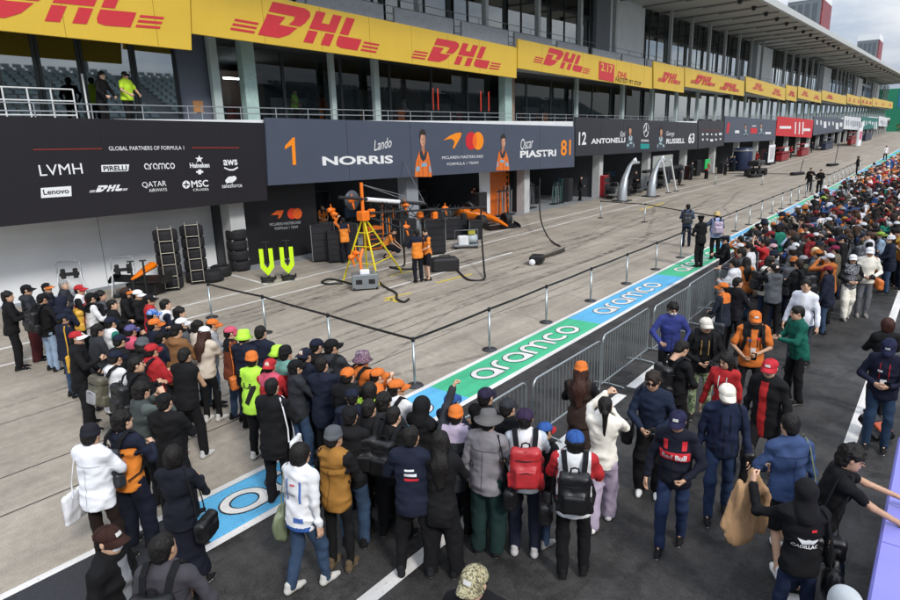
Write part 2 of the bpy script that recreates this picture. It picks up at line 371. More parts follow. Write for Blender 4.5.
# ------------------------------------------------------------------ templates: head, hands, hair, headwear
_TPL = {}
def tpl_head(h):
    if ('head', h) in _TPL: return _TPL[('head', h)]
    f = Fld((-.11, -.14, -.22), (.11, .15, .14), h)
    f.ell((0, -.012, .03), (.076, .095, .085), .02); f.ell((0, .018, -.03), (.062, .072, .085), .03); f.ell((0, .052, -.088), (.032, .030, .026), .03)
    f.ell((.045, .035, -.05), (.02, .03, .035), .03); f.ell((-.045, .035, -.05), (.02, .03, .035), .03)
    f.cone((0, -.015, -.06), (0, -.035, -.215), .050, .056, .03)
    for sx in (-1, 1):
        f.ell((sx*.031, .098, .010), (.017, .016, .012), .012, op='s')
        f.ell((sx*.031, .077, .010), (.0135, .013, .012), .003)
        f.ell((sx*.079, -.004, -.002), (.010, .020, .031), .006)
        f.ell((sx*.03, .084, .031), (.024, .010, .008), .012)
    f.cone((0, .086, .018), (0, .108, -.022), .008, .013, .010); f.ell((0, .088, -.054), (.024, .011, .009), .008)
    V, Q = f.nets(); C = V[Q].mean(1); mi = np.zeros(len(Q), int)
    ax = np.abs(C[:, 0])
    mi[(np.hypot(ax-.031, C[:, 2]-.010) < .0125) & (C[:, 1] > .06)] = 1
    mi[(ax > .014) & (ax < .048) & (C[:, 2] > .026) & (C[:, 2] < .040) & (C[:, 1] > .06)] = 2
    mi[(ax < .024) & (np.abs(C[:, 2]+.054) < .009) & (C[:, 1] > .08)] = 3
    _TPL[('head', h)] = (V, Q, mi); return _TPL[('head', h)]
def tpl_hand(pose, h):
    if ('hand', pose, h) in _TPL: return _TPL[('hand', pose, h)]
    f = Fld((-.10, -.05, -.13), (.09, .22, .06), h)
    cur = {'relax': (.35, .45, .35), 'grip': (.95, 1.2, .8), 'flat': (.06, .08, .06)}[pose]
    f.cone((0, -.04, 0), (0, .01, 0), .026, .026, .01, vax=(0, 0, 1), q=.75)
    for i, (x, Lh) in enumerate(((-.029, .072), (-.010, .082), (.010, .077), (.028, .060))):
        f.cone((x*.6, .0, 0), (x, .085, 0), .016, .0125, .016)
        p = np.array([x, .085, 0]); a = 0
        for j, fr in enumerate((.45, .31, .24)):
            a += cur[j]*(1+.08*i); q = p+np.array([0, math.cos(a), -math.sin(a)])*Lh*fr
            f.cone(p, q, .0102-.001*j, .0096-.001*j, .004); p = q
    t0 = np.array([-.022, .025, -.008]); t1 = np.array([-.052, .062, -.022]); t2 = np.array([-.060 if pose == 'flat' else -.042, .098, -.034 if pose != 'grip' else -.055])
    f.cone(t0, t1, .014, .0115, .012); f.cone(t1, t2, .0115, .009, .004)
    _TPL[('hand', pose, h)] = f.nets(); return _TPL[('hand', pose, h)]
def hair_mesh(kind, hat=False):
    if ('hair', kind, hat) in _TPL: return _TPL[('hair', kind, hat)]
    f = Fld((-.16, -.24, -.50 if kind in ('long', 'ponytail') else -.20), (.16, .14, .17), .0105)
    big = {'messy': .008, 'bob': .006, 'long': .004}.get(kind, 0)
    f.ell((0, -.016, .036), (.085+big, .103+big, .092+big), .01)
    if kind in ('bob', 'long'):
        f.ell((0, -.03, -.03), (.098, .095, .125), .03)
    if kind == 'short': f.ell((0, -.055, -.02), (.070, .062, .075), .02)
    if kind == 'messy': f.ell((0, -.05, -.03), (.082, .07, .085), .02)
    if kind == 'long':
        f.cone((0, -.06, -.02), (0, -.135, -.24), .088, .085, .04, vax=(0, 1, 0), q=.55); f.cone((0, -.135, -.24), (0, -.15, -.46), .085, .045, .04, vax=(0, 1, 0), q=.45)
        for sx in (-1, 1): f.cone((sx*.075, .01, -.02), (sx*.085, .03, -.24), .030, .022, .03)
    if kind == 'ponytail':
        f.ell((0, -.05, -.02), (.075, .062, .065), .02); f.cone((0, -.11, .03), (0, -.165, -.02), .022, .036, .02); f.cone((0, -.165, -.02), (0, -.155, -.32), .036, .012, .02)
    fr = .088 if kind in ('bob', 'long') else .078
    f.ell((0, .115, -.045), (.074, fr, .105), .012, op='s')
    if kind in ('short', 'messy', 'ponytail'):
        for sx in (-1, 1): f.ell((sx*.095, .015, -.045), (.045, .055, .055), .01, op='s')
    if kind == 'short': f.cut_below(-.085)
    if kind == 'bob': f.cut_below(-.135)
    f.folds({'messy': .011, 'short': .0055}.get(kind, .0045), 5, (.035, .035, .05 if kind in ('short', 'messy') else .12), .6)
    if hat: f.F = np.maximum(f.F, (f.ax[2][None, None, :]-.038).astype(np.float32))
    V, Q = f.nets(); me = mesh_np('hair', V, Q, True); _TPL[('hair', kind, hat)] = me; return me
def cap_meshes():
    if 'cap' in _TPL: return _TPL['cap']
    n, mlat = 24, 7; V = []; Fq = []
    for j in range(mlat+1):
        a = j/mlat*math.pi/2; rr = math.cos(a)**.8
        for i in range(n):
            t = i*2*math.pi/n; k = 1+.012*math.cos(6*t)*math.cos(a)
            V.append((.094*rr*math.cos(t)*k, -.010+.112*rr*math.sin(t)*k, .034+.084*math.sin(a)**1.0-.012*max(0, -math.sin(t))*(1-j/mlat)))
    for j in range(mlat):
        for i in range(n): Fq.append((j*n+i, j*n+(i+1) % n, (j+1)*n+(i+1) % n, (j+1)*n+i))
    V.append((0, -.010, .123)); 
    # sweat band inside
    o = len(V)
    for i in range(n):
        t = i*2*math.pi/n; V.append((.084*math.cos(t), -.010+.100*math.sin(t), .03-.012*max(0, -math.sin(t))))
    for i in range(n): Fq.append((o+i, o+(i+1) % n, (i+1) % n, i))
    cb = MB(); cb.add(V, Fq, 0, True)
    def surf(t, a, e=.0015):
        rr = math.cos(a)**.8; k = 1+.012*math.cos(6*t)*math.cos(a); return ((.094+e)*rr*math.cos(t)*k, -.010+(.112+e)*rr*math.sin(t)*k, .034+(.084+e)*math.sin(a))
    for q in range(6):
        t = math.pi/6+q*math.pi/3; cb.tube([surf(t, a) for a in np.linspace(.05, 1.5, 7)], .0016, 4, 0)
    cb.lathe([(.001, .128), (.008, .126), (.010, .120)], 8, 0, c=(0, -.010, 0))
    pv = [surf(math.pi/2+dt, a, .003) for a in (.25, .45, .62) for dt in (-.34, -.17, 0, .17, .34)]; cb.add(pv, [(r*5+i, r*5+i+1, r*5+6+i, r*5+5+i) for r in (0, 1) for i in range(4)], 1, True)
    bv_ = [surf(-math.pi/2+dt, a, .003) for a in (-.02, .16) for dt in (-.4, -.2, 0, .2, .4)]; cb.add(bv_, [(i, i+1, 6+i, 5+i) for i in range(4)], 2, True)
    crown = cb.mesh('cap')
    B = MB(); top = []; nn = 12; ring0 = []; ring1 = []
    for i in range(nn+1):
        t = math.radians(18+144*i/nn); x0, y0 = .094*math.cos(t), -.010+.112*math.sin(t)
        e = math.sin(math.pi*i/nn)**.55; x1 = x0*1.03; y1 = y0+.082*e
        ring0.append((x0, y0, .040)); ring1.append((x1, y1, .040-.004-.55*x1*x1/.09-.010*e))
    v = ring0+ring1+[(x, y, z-.006) for x, y, z in ring0]+[(x, y, z-.006) for x, y, z in ring1]; k = nn+1; fq = []
    for i in range(nn):
        fq += [(i, i+1, k+i+1, k+i), (2*k+i, 3*k+i, 3*k+i+1, 2*k+i+1), (k+i, k+i+1, 3*k+i+1, 3*k+i)]
    B.add(v, fq, 0, True); brim = B.mesh('brim'); _TPL['cap'] = (crown, brim); return _TPL['cap']
def lathe_hat(key, prof, n=24, wob=.0):
    if key in _TPL: return _TPL[key]
    V = []; Fq = []
    for r, z in prof:
        for i in range(n):
            t = i*2*math.pi/n; k = 1+wob*math.sin(3*t+1)*(r/.15)
            V.append((r*.92*math.cos(t)*k, -.010+r*1.08*math.sin(t)*k, z+wob*.25*math.sin(2*t+.6)*(r/.15)))
    for j in range(len(prof)-1):
        for i in range(n): Fq.append((j*n+i, j*n+(i+1) % n, (j+1)*n+(i+1) % n, (j+1)*n+i))
    me = mesh_np('hat', V, Fq, True); _TPL[key] = me; return me
def hat_mesh(kind):
    if kind == 'bucket': return lathe_hat('bucket', [(.104, .020), (.150, -.020), (.153, -.018), (.108, .034), (.101, .09), (.085, .118), (.05, .130), (.001, .132)], wob=.03)
    if kind == 'wide': return lathe_hat('wide', [(.10, .030), (.175, .018), (.177, .022), (.103, .040), (.096, .10), (.08, .128), (.045, .135), (.001, .136)], wob=.05)
    if kind == 'beanie': return lathe_hat('beanie', [(.088, .008), (.100, .010), (.104, .03), (.101, .05), (.097, .052), (.096, .085), (.083, .118), (.055, .138), (.02, .146), (.001, .147)], wob=.012)
    if kind == 'police': return lathe_hat('police', [(.092, .024), (.103, .026), (.102, .065), (.128, .088), (.130, .094), (.10, .112), (.001, .118)], wob=.0)
    if kind == 'headscarf':
        if 'headscarf' in _TPL: return _TPL['headscarf']
        f = Fld((-.17, -.18, -.30), (.17, .16, .15), .012)
        f.ell((0, -.018, .03), (.095, .115, .100), .02); f.cone((0, -.02, -.05), (0, -.03, -.20), .088, .12, .05); f.ell((0, .11, -.02), (.060, .075, .088), .015, op='s'); f.cut_below(-.27); f.wrinkle(.004, 3, kz=30, kxy=40)
        V, Q = f.nets(); _TPL['headscarf'] = mesh_np('headscarf', V, Q, True); return _TPL['headscarf']
    if kind == 'hood':
        if 'hood' in _TPL: return _TPL['hood']
        f = Fld((-.17, -.20, -.26), (.17, .16, .16), .012)
        f.ell((0, -.028, .035), (.103, .125, .108), .02); f.cone((0, -.04, -.03), (0, -.06, -.19), .10, .12, .05); f.ell((0, .115, -.02), (.074, .105, .105), .012, op='s'); f.cut_below(-.23); f.wrinkle(.004, 8, kz=20, kxy=30)
        V, Q = f.nets(); _TPL['hood'] = mesh_np('hood', V, Q, True); return _TPL['hood']
def shoe_mesh():
    if 'shoe' in _TPL: return _TPL['shoe']
    f = Fld((-.07, -.12, -.01), (.07, .24, .16), .012)
    f.cone((0, -.05, .045), (.0, .10, .035), .042, .038, .03); f.cone((0, .10, .035), (.004, .165, .028), .04, .030, .02); f.cone((0, -.045, .05), (0, -.035, .11), .04, .042, .02)
    f.cut_below(.0); V, Q = f.nets(); C = V[Q].mean(1); mi = (C[:, 2] < .026).astype(int)
    _TPL['shoe'] = mesh_np('shoe', V, Q, True, mi); return _TPL['shoe']
# ------------------------------------------------------------------ figure
SH = np.array([.170, -.005, 1.405])          # shoulder, right side
UA, FA = .285, .255
ARMS = {  # target of the wrist for the right arm (x lateral, y forward, z up), elbow pole, hand pose, palm hint
    'down': ((.275, .02, .84), (.25, -1, 0), 'relax'), 'loose': ((.30, .10, .86), (.5, -1, 0), 'relax'), 'back': ((.25, -.12, .88), (.3, -1, 0), 'relax'),
    'phone': ((.075, .30, 1.20), (.9, -.2, -1), 'grip'), 'belly': ((.10, .24, 1.06), (1, -.4, -.5), 'grip'), 'eye': ((.085, .22, 1.53), (1, .1, -1), 'grip'),
    'up': ((.07, .30, 1.72), (1, .2, -.8), 'grip'), 'high': ((.12, .22, 1.93), (1, .2, -.2), 'grip'), 'strap': ((.13, .16, 1.27), (1, -.2, -.6), 'grip'), 'pocket': ((.225, .05, .93), (1, -.6, 0), 'relax'),
    'reach': ((.16, .47, 1.22), (.6, 0, -1), 'flat'), 'wide': ((.52, .12, 1.40), (.2, -.4, -1), 'grip'), 'wide_up': ((.50, .22, 1.58), (.2, -.2, -1), 'grip'), 'chest': ((.05, .22, 1.28), (1, -.1, -.8), 'relax'),
    'far_reach': ((.20, .52, 1.30), (.5, 0, -1), 'flat'), 'fence': ((.20, .30, 1.05), (1, -.6, -.3), 'grip')}
LEGS = {'stand': ((.11, 0, 0), (-.11, 0, 0)), 'wide': ((.17, .02, -12), (-.16, -.02, 12)), 'step': ((.10, .17, 0), (-.10, -.16, 0)), 'stride': ((.09, .27, 0), (-.09, -.26, 0)), 'contra': ((.13, .05, -14), (-.10, -.03, 4)), 'close': ((.085, .0, -4), (-.085, .0, 4))}
TOPS = {  # inflate, hem z, sleeve end fraction of forearm (1 = wrist, 0 = elbow, -0.4 = mid upper arm), hood, arm extra
    'jacket': (.020, .80, .96, False, .015), 'hoodie': (.022, .82, .97, True, .015), 'coat': (.026, .68, .97, False, .018), 'longcoat': (.030, .50, .97, False, .024), 'parka': (.030, .74, .97, True, .020),
    'tee': (.017, .86, -.35, False, .016), 'shirt': (.020, .84, .95, False, .012), 'sweater': (.022, .84, .97, False, .016), 'vest': (.032, .83, -1.0, False, .0), 'loose_tee': (.030, .80, -.2, False, .026)}
BOTS = {'trousers': (.010, .016, 1.0), 'slim': (.002, .004, .97), 'jeans': (.008, .012, 1.0), 'wide': (.022, .040, 1.0), 'shorts': (.020, .02, .45), 'skirt': (.02, .02, .5), 'long_skirt': (.03, .05, .85)}
def ik(S, T, pole):
    S = np.array(S, float); T = np.array(T, float); d = T-S; L = np.linalg.norm(d); mxl = (UA+FA)*.995
    if L > mxl: d = d*mxl/L; L = mxl; T = S+d
    u = d/L; a = (UA*UA-FA*FA+L*L)/(2*L); hh = math.sqrt(max(1e-6, UA*UA-a*a)); p = np.array(pole, float); p = p-u*(p@u); p /= np.linalg.norm(p)+1e-9
    return S+u*a+p*hh, T
_GEO = {}
def figure(armL='down', armR='down', legs='stand', lean=2, twist=0, top='jacket', bot='trousers', res=.019, head=(0, 0), fem=False, bulk=1.0, seed=0, near=True, armLd=(0, 0, 0), armRd=(0, 0, 0), crouch=0):
    key = (armL, armR, legs, lean, twist, top, bot, res, head, fem, bulk, seed, near, armLd, armRd, crouch)
    if key in _GEO: return _GEO[key]
    zc = crouch; piv = np.array([0, 0, .95-zc]); RU = rotz(math.radians(twist)) @ rotx(-math.radians(lean))
    U = lambda p: piv+RU @ (np.array(p, float)-np.array([0, 0, .95]))
    vax = RU @ np.array([0, 1, 0]); fw_ = .93 if fem else 1.0
    feet = {1: LEGS[legs][0], -1: LEGS[legs][1]}
    hips = {s: np.array([s*.088*fw_, 0, .90-zc]) for s in (1, -1)}; ank = {}; knee = {}
    for s in (1, -1):
        fx, fy, _ = feet[s]; ank[s] = np.array([fx*(.85 if fem else 1), fy, .085+(.05 if fy < -.2 else 0)])
        mid = (hips[s]+ank[s])/2; knee[s] = mid+np.array([.01*s, .035+.10*abs(fy)+.9*zc**.7 if fy >= -.05 or zc else .07, .03])
    sh = {}; el = {}; wr = {}; hp = {}
    for s, an, dd in ((1, armR, armRd), (-1, armL, armLd)):
        T, pole, hpz = ARMS[an]; S0 = U(np.array([SH[0]*s*fw_, SH[1], SH[2]])); T = np.array(T)+np.array(dd)
        el[s], wr[s] = ik(S0, U((T[0]*s, T[1], T[2])), RU @ np.array([pole[0]*s, pole[1], pole[2]])); sh[s] = S0; hp[s] = hpz
    lo = np.array([-.62, -.55, -.02]); hi = np.array([.62, .75, 2.1])
    allp = np.array(list(sh.values())+list(el.values())+list(wr.values())+[U((0, 0, 1.5))]+list(ank.values())+list(knee.values())+[(.24, .24, .9), (-.24, -.24, .9)])
    lo = np.maximum(lo, allp.min(0)-.16); hi = np.minimum(hi, allp.max(0)+.16); lo[2] = -.02
    b = bulk*fw_
    def torso(f, inf, z0, k=.05):
        # (z, rx, ry, y)
        S = [(.80, .170, .134, -.008), (.88, .170, .134, -.006), (.98, .163, .126, .0), (1.10, .155 if not fem else .136, .114, .0), (1.26, .166, .122, .005), (1.36, .160, .108, -.005)]
        if inf < 0: S = [(.88, .135, .10, 0)]+[(z, rx-.012, ry-.012, y) for z, rx, ry, y in S[2:]]
        P = [(U((0, y, z)), rx*b+inf, ry*b+inf) for z, rx, ry, y in S]
        if z0 < .80: P = [(U((0, 0, z0+.02)), .158*b+inf*1.6, .13*b+inf*1.6)]+P
        for (p, rx, ry), (q, rx2, ry2) in zip(P[:-1], P[1:]): f.cone(p, q, rx*.93, rx2*.93, k, vax=vax, q=(ry/rx+ry2/rx2)/2)
        for s in (1, -1): f.cone(U((0, -.01, 1.415)), sh[s]*.9+U((0, 0, 1.40))*.1, .058+inf*.6, .056+inf*.7, .06)
    def arms(f, ra, rb, rc, end, k=.03, armmax=None):
        for s in (1, -1):
            if end >= 0:
                f.cone(sh[s], el[s], ra, rb, k); E = el[s]+(wr[s]-el[s])*end; f.cone(el[s], E, rb, rb+(rc-rb)*end, k*.6)
            elif end > -1: f.cone(sh[s], sh[s]+(el[s]-sh[s])*(1+end), ra, rb*1.05, k)
    # ---- bare body
    rb_ = max(.046, res) if TOPS[top][2] > .5 and bot != 'shorts' else (.018 if near else .028)
    f = Fld(lo, hi, rb_); torso(f, -.012, .9)
    arms(f, .044*b, .036*b, .026, 1.0)
    f.cone(U((0, -.02, 1.40)), U((0, -.015, 1.50)), .06, .052, .04)
    f.ell((0, 0, .91-zc), (.125*b, .085*b, .07), .03)
    for s in (1, -1):
        f.cone(hips[s]+np.array([s*.008, 0, -.02]), knee[s], .058, .048, .01); f.cone(knee[s], ank[s], .048, .036, .02); f.cone(ank[s], ank[s]+np.array([0, .10, -.045]), .034, .028, .02)
    V, Q = f.nets(); mi = np.zeros(len(Q), int); VV = [V]; QQ = [Q]; MI = [mi]; off = len(V)
    HR = RU @ rotz(math.radians(head[0])) @ rotx(math.radians(head[1])); HC = U((0, .012, 1.605))
    hv, hq, hm = tpl_head((.0088 if res < .019 else .0115) if near else (.016 if res < .04 else .022)); VV.append(hv @ HR.T+HC); QQ.append(hq+off); MI.append(hm); off += len(hv)
    for s in (1, -1):
        v, q = tpl_hand(hp[s], (.0092 if res < .019 else .012) if near else (.016 if res < .04 else .02)); y = wr[s]-el[s]; y /= np.linalg.norm(y)
        hint = np.array([-s, 0, 0.]) if abs(y[2]) > .75 else np.array([-s*.35, .0, -1.])
        if hp[s] == 'grip' : hint = np.array([-s*1., .35, -.15])
        zz = -(hint-y*(hint@y)); zz /= np.linalg.norm(zz); xx = np.cross(y, zz)
        Rm = np.stack([xx, y, zz], 1); vv = v.copy()
        qq = q
        if s == -1: vv[:, 0] *= -1; qq = q[:, ::-1]
        VV.append(vv @ Rm.T+wr[s]+y*.015); QQ.append(qq+off); MI.append(np.zeros(len(q), int)); off += len(v)
    body = mesh_np('body', np.concatenate(VV), np.concatenate(QQ), True, np.concatenate(MI))
    # ---- top garment
    inf, hem, send, hood, ax_ = TOPS[top]
    f = Fld(lo, hi, res); torso(f, inf, hem); arms(f, (.050+ax_)*b, (.042+ax_*.9)*b, .032+ax_*.8, send)
    f.cone(U((0, -.03, 1.415)), U((0, -.022, 1.465)), .066+inf*.5, .060+inf*.3, .03)
    if hood: f.ell(U((0, -.10, 1.43)), (.105, .065, .055), .03, RU); f.ell(U((0, -.075, 1.47)), (.085, .05, .04), .02, RU)
    if fem: 
        for s in (1, -1): f.ell(U((s*.068, .085, 1.255)), (.055, .045, .055), .04)
    hz = hem-zc*.9
    f.folds(.0075 if top in ('tee', 'vest') else .0095, seed, (.12, .12, .07)); f.cut_below(hz)
    V, Q = f.nets(); C = V[Q].mean(1); mi = np.zeros(len(Q), int)
    Lc = (C-piv) @ RU+np.array([0, 0, .95])
    mi[(Lc[:, 2] > 1.315)] = 2; mi[(np.abs(Lc[:, 0]) < .052) & (Lc[:, 1] > .05) & (Lc[:, 2] < 1.44)] = 3
    for s in (1, -1):
        for a_, b_, r_ in ((sh[s], el[s], .092), (el[s], wr[s], .088)):
            ab = b_-a_; t = np.clip(((C-a_) @ ab)/(ab @ ab), 0, 1.1); dist = np.linalg.norm(C-(a_+t[:, None]*ab), axis=1)
            lat = (Lc[:, 0]*s > .165) | (Lc[:, 1] > .19) | (Lc[:, 2] > 1.5)
            mi[(dist < r_+.03) & lat] = 1
    mi[(Lc[:, 2] < hem+.045) & (mi == 0)] = 4
    tm = mesh_np('top', V, Q, True, mi)
    # ---- lower garment
    e1, e2, frac = BOTS[bot]; f = Fld(lo, hi, res)
    f.cone((0, 0, .92-zc), (0, -.005, .985-zc), .130*b+e1*.5, .122*b+e1*.5, .04, vax=(0, 1, 0), q=.76); f.ell((0, -.008, .872-zc), (.143*b+e1, .108*b+e1*.6, .10), .04); f.cone((0, .0, .85-zc), (0, -.02, .80-zc), .075, .055, .05)
    if 'skirt' in bot:
        zb = .90-(.90-.09)*frac; f.cone((0, 0, .88), (0, .02, zb), .14*b, .19+e2, .05, vax=(0, 1, 0), q=.8); f.cut_below(zb)
    else:
        for s in (1, -1):
            f.cone(hips[s], knee[s], .082*b+e1, .058+e1+e2*.6, .028)
            if frac > .5: f.cone(knee[s], knee[s]+(ank[s]-knee[s])*frac, .057+e1+e2*.6, .046+e2, .02)
        if frac > .5: f.cut_below(.035)
        else: f.cut_below(.90-.85*frac-zc)
    f.folds(.0070, seed+9, (.10, .10, .09))
    if 'skirt' not in bot and frac > .5: f.cut_below(.035)
    V, Q = f.nets(); bm = mesh_np('bottom', V, Q, True)
    g = dict(body=body, top=tm, bot=bm, HR=HR, HC=HC, RU=RU, piv=piv, ank=ank, feet=feet, wr=wr, el=el, sh=sh, U=U, hem=hem, seed=seed)
    _GEO[key] = g; return g
def M4(R, t):
    m = Matrix.Identity(4)
    for i in range(3):
        for j in range(3): m[i][j] = float(R[i][j])
        m[i][3] = float(t[i])
    return m
SKIN = [(.55, .33, .22), (.62, .39, .27), (.46, .27, .17), (.30, .16, .10)]
def skin(i): return mat('skin_%d' % i, SKIN[i], rough=.5, var=.06, vscale=30)
EYE = lambda: mat('eye_dark', (.02, .014, .012), rough=.2, var=0)
LIP = lambda: mat('lip', (.40, .16, .13), rough=.5, var=0)
def hairmat(c='#14110f'): return mat('hair_'+c.lstrip('#'), c, rough=.6, var=.45, vscale=45, bump=.5, bscale=70, spec=.3)
TOPNAME = {'jacket': 'jacket', 'hoodie': 'hoodie', 'coat': 'coat', 'longcoat': 'coat', 'parka': 'parka', 'tee': 't_shirt', 'shirt': 'shirt', 'sweater': 'sweater', 'vest': 'vest', 'loose_tee': 't_shirt'}
BOTNAME = {'trousers': 'trousers', 'slim': 'trousers', 'jeans': 'jeans', 'wide': 'trousers', 'shorts': 'shorts', 'skirt': 'skirt', 'long_skirt': 'skirt'}
def put_person(loc, facing, geo, cols, label, height=1.72, group=None, skin_i=0, hair='short', hairc='#14110f', hat=None, hatc='#111111', brimc=None, hatrot=0, shoes=True, shoec='#1a1a1a', solec='#d8d6d0', extra=None, patch='#c9c9c4'):
    """cols: list for top slots [main, sleeve, yoke, front, hem] (None = main) + 'bot'"""
    k = height/1.72; tc = cols['top']; tc = tc if isinstance(tc, (list, tuple)) else [tc]
    tl = [c if c else tc[0] for c in (list(tc)+[None]*5)[:5]]
    root = link('person', geo['body'], [skin(skin_i), EYE(), hairmat(hairc), LIP()], loc=loc, rot=(0, 0, math.radians(facing)), scale=k)
    tag(root, label, 'person', group)
    t = link(TOPNAME[cols.get('kind', 'jacket')], geo['top'], [cloth(c) for c in tl], root)
    bt = link(BOTNAME[cols.get('bkind', 'trousers')], geo['bot'], cloth(cols['bot']), root)
    if shoes:
        for s in (1, -1):
            o = link('shoe', shoe_mesh(), [cloth(shoec), cloth(solec)], root); a = geo['ank'][s]; o.location = (a[0], a[1], a[2]-.085); o.rotation_euler = (0, 0, math.radians(geo['feet'][s][2]))
    H = M4(geo['HR'], geo['HC'])
    if hair and hair != 'bald' and hat not in ('headscarf', 'hood'):
        o = link('hair', hair_mesh(hair, bool(hat)), hairmat(hairc), root); o.matrix_local = H
    if hat:
        Hh = H @ Matrix.Rotation(math.radians(hatrot), 4, 'Z')
        if hat == 'cap':
            cr, br = cap_meshes(); o = link('cap', cr, [cloth(hatc), cloth(patch), cloth('#1c1a1a')], root); o.matrix_local = Hh; link('brim', br, cloth(brimc or hatc), o)
        else:
            nm = {'bucket': 'bucket_hat', 'wide': 'hat', 'beanie': 'beanie', 'police': 'police_cap', 'hood': 'hood', 'headscarf': 'headscarf'}[hat]
            o = link(nm, hat_mesh(hat), cloth(hatc), root); o.matrix_local = Hh
            if hat == 'police': link('brim', cap_meshes()[1], mat('patent', '#0a0a0a', rough=.2), o)
    if extra:
        for e in extra:
            if e == 'mask':
                if 'mask' not in _TPL:
                    f = Fld((-.09, 0, -.12), (.09, .14, .02), .009); f.ell((0, .028, -.045), (.066, .080, .052), 0); f.box((0, -.02, -.05), (.2, .06, .2), .0, op='s'); V, Q = f.nets(); _TPL['mask'] = mesh_np('face_mask', V, Q, True)
                o = link('face_mask', _TPL['mask'], cloth('#e8eaec'), root); o.matrix_local = H
            if e in ('glasses', 'sunglasses'):
                if e not in _TPL:
                    b = MB()
                    for s in (1, -1):
                        if e == 'sunglasses': b.box(s*.031-.025, s*.031+.025, .100, .106, -.006, .028)
                        else:
                            b.tube([(s*.031+.022*math.cos(a), .102, .010+.016*math.sin(a)) for a in np.linspace(0, 6.283, 12, endpoint=False)], .0022, n=5, closed=True)
                        b.box(s*.056-.002, s*.056+.002, .0, .102, .012, .017)
                    b.box(-.008, .008, .103, .106, .012, .017); _TPL[e] = b.mesh(e)
                o = link(e, _TPL[e], mat('lens_black', '#08080a', rough=.12), root); o.matrix_local = H
            if e == 'earmuff':
                if e not in _TPL:
                    b = MB(); b.tube([(.095*math.cos(a), -.005, .02+.105*math.sin(a)) for a in np.linspace(0, 3.14159, 12)], .007)
                    for s in (1, -1): b.lathe([(.001, s*.075), (.034, s*.075), (.036, s*.10), (.028, s*.11), (.001, s*.11)], 14, c=(0, -.005, .0), axis='x')
                    _TPL[e] = b.mesh('headset')
                o = link('headset', _TPL[e], mat('headset', '#202124', rough=.4), root); o.matrix_local = H
    return root
# ------------------------------------------------------------------ carried things
def backpack_parts():
    if 'bp' in _TPL: return _TPL['bp']
    f = Fld((-.2, -.36, .82), (.2, -.06, 1.5), .014); f.box((0, -.235, 1.16), (.150, .078, .225), .06); f.box((0, -.305, 1.08), (.115, .04, .115), .035, k=.02)
    f.box((.15, -.22, 1.02), (.03, .05, .08), .025, k=.02); f.box((-.15, -.22, 1.02), (.03, .05, .08), .025, k=.02); f.folds(.006, 4, (.09, .09, .09)); V, Q = f.nets(); bag = mesh_np('bag', V, Q, True)
    f = Fld((-.15, -.40, .92), (.15, -.28, 1.24), .014); f.box((0, -.325, 1.075), (.105, .032, .10), .025); V, Q = f.nets(); pk = mesh_np('pocket', V, Q, True)
    st = []
    for s in (1, -1):
        b = MB(); P = [(s*.085, -.165, 1.34), (s*.098, -.12, 1.445), (s*.105, -.03, 1.502), (s*.112, .065, 1.455), (s*.118, .135, 1.36), (s*.125, .155, 1.24), (s*.155, .115, 1.10), (s*.19, 0, 1.02), (s*.165, -.14, .98)]
        # flat strap
        pv = [Vector(p) for p in P]; q = []
        for i in range(len(pv)-1):
            for t in (0, .5): q.append(pv[i].lerp(pv[i+1], t))
        q.append(pv[-1]); v = []; fc = []
        for i, p in enumerate(q):
            sd = Vector((1, 0, 0)); c0 = Vector((0, 0, 1.22)); nrm = (p-Vector((p.x*.4, 0, 1.22))).normalized(); sd = nrm.cross((q[min(i+1, len(q)-1)]-q[max(i-1, 0)]).normalized()).normalized()
            for a_, n_ in ((-.026, 0), (.026, 0), (.026, .012), (-.026, .012)): v.append(p+sd*a_+nrm*n_)
        for i in range(len(q)-1):
            for k in range(4): fc.append((i*4+k, i*4+(k+1) % 4, (i+1)*4+(k+1) % 4, (i+1)*4+k))
        b.add(v, fc); st.append(b.mesh('strap'))
    b = MB(); b.tube([(-.04, -.21, 1.37), (-.035, -.215, 1.41), (0, -.22, 1.425), (.035, -.215, 1.41), (.04, -.21, 1.37)], .009, 6); hd = b.mesh('handle')
    zp = []
    for (w_, z0, z1, y_) in ((.105, 1.03, 1.355, -.300), (.085, .99, 1.155, -.362)):
        z_ = MB(); z_.tube([(-w_, y_+.035, z0), (-w_, y_+.02, z1-.06), (-w_*.8, y_+.01, z1-.02), (0, y_+.004, z1), (w_*.8, y_+.01, z1-.02), (w_, y_+.02, z1-.06), (w_, y_+.035, z0)], .0055, 5); zp.append(z_.mesh('zip'))
    cs = []
    for zz in (1.10, 1.27):
        z_ = MB(); z_.tube([(-.155, -.17, zz), (-.150, -.27, zz), (-.10, -.305, zz-.005), (0, -.318, zz-.01), (.10, -.305, zz-.005), (.150, -.27, zz), (.155, -.17, zz)], .011, 5, flat=.5); cs.append(z_.mesh('compression_strap'))
    _TPL['bpx'] = (zp, cs); _TPL['bp'] = (bag, pk, st, hd); return _TPL['bp']
def cloth_hex(c): return c if c.startswith('#') else '#333333'
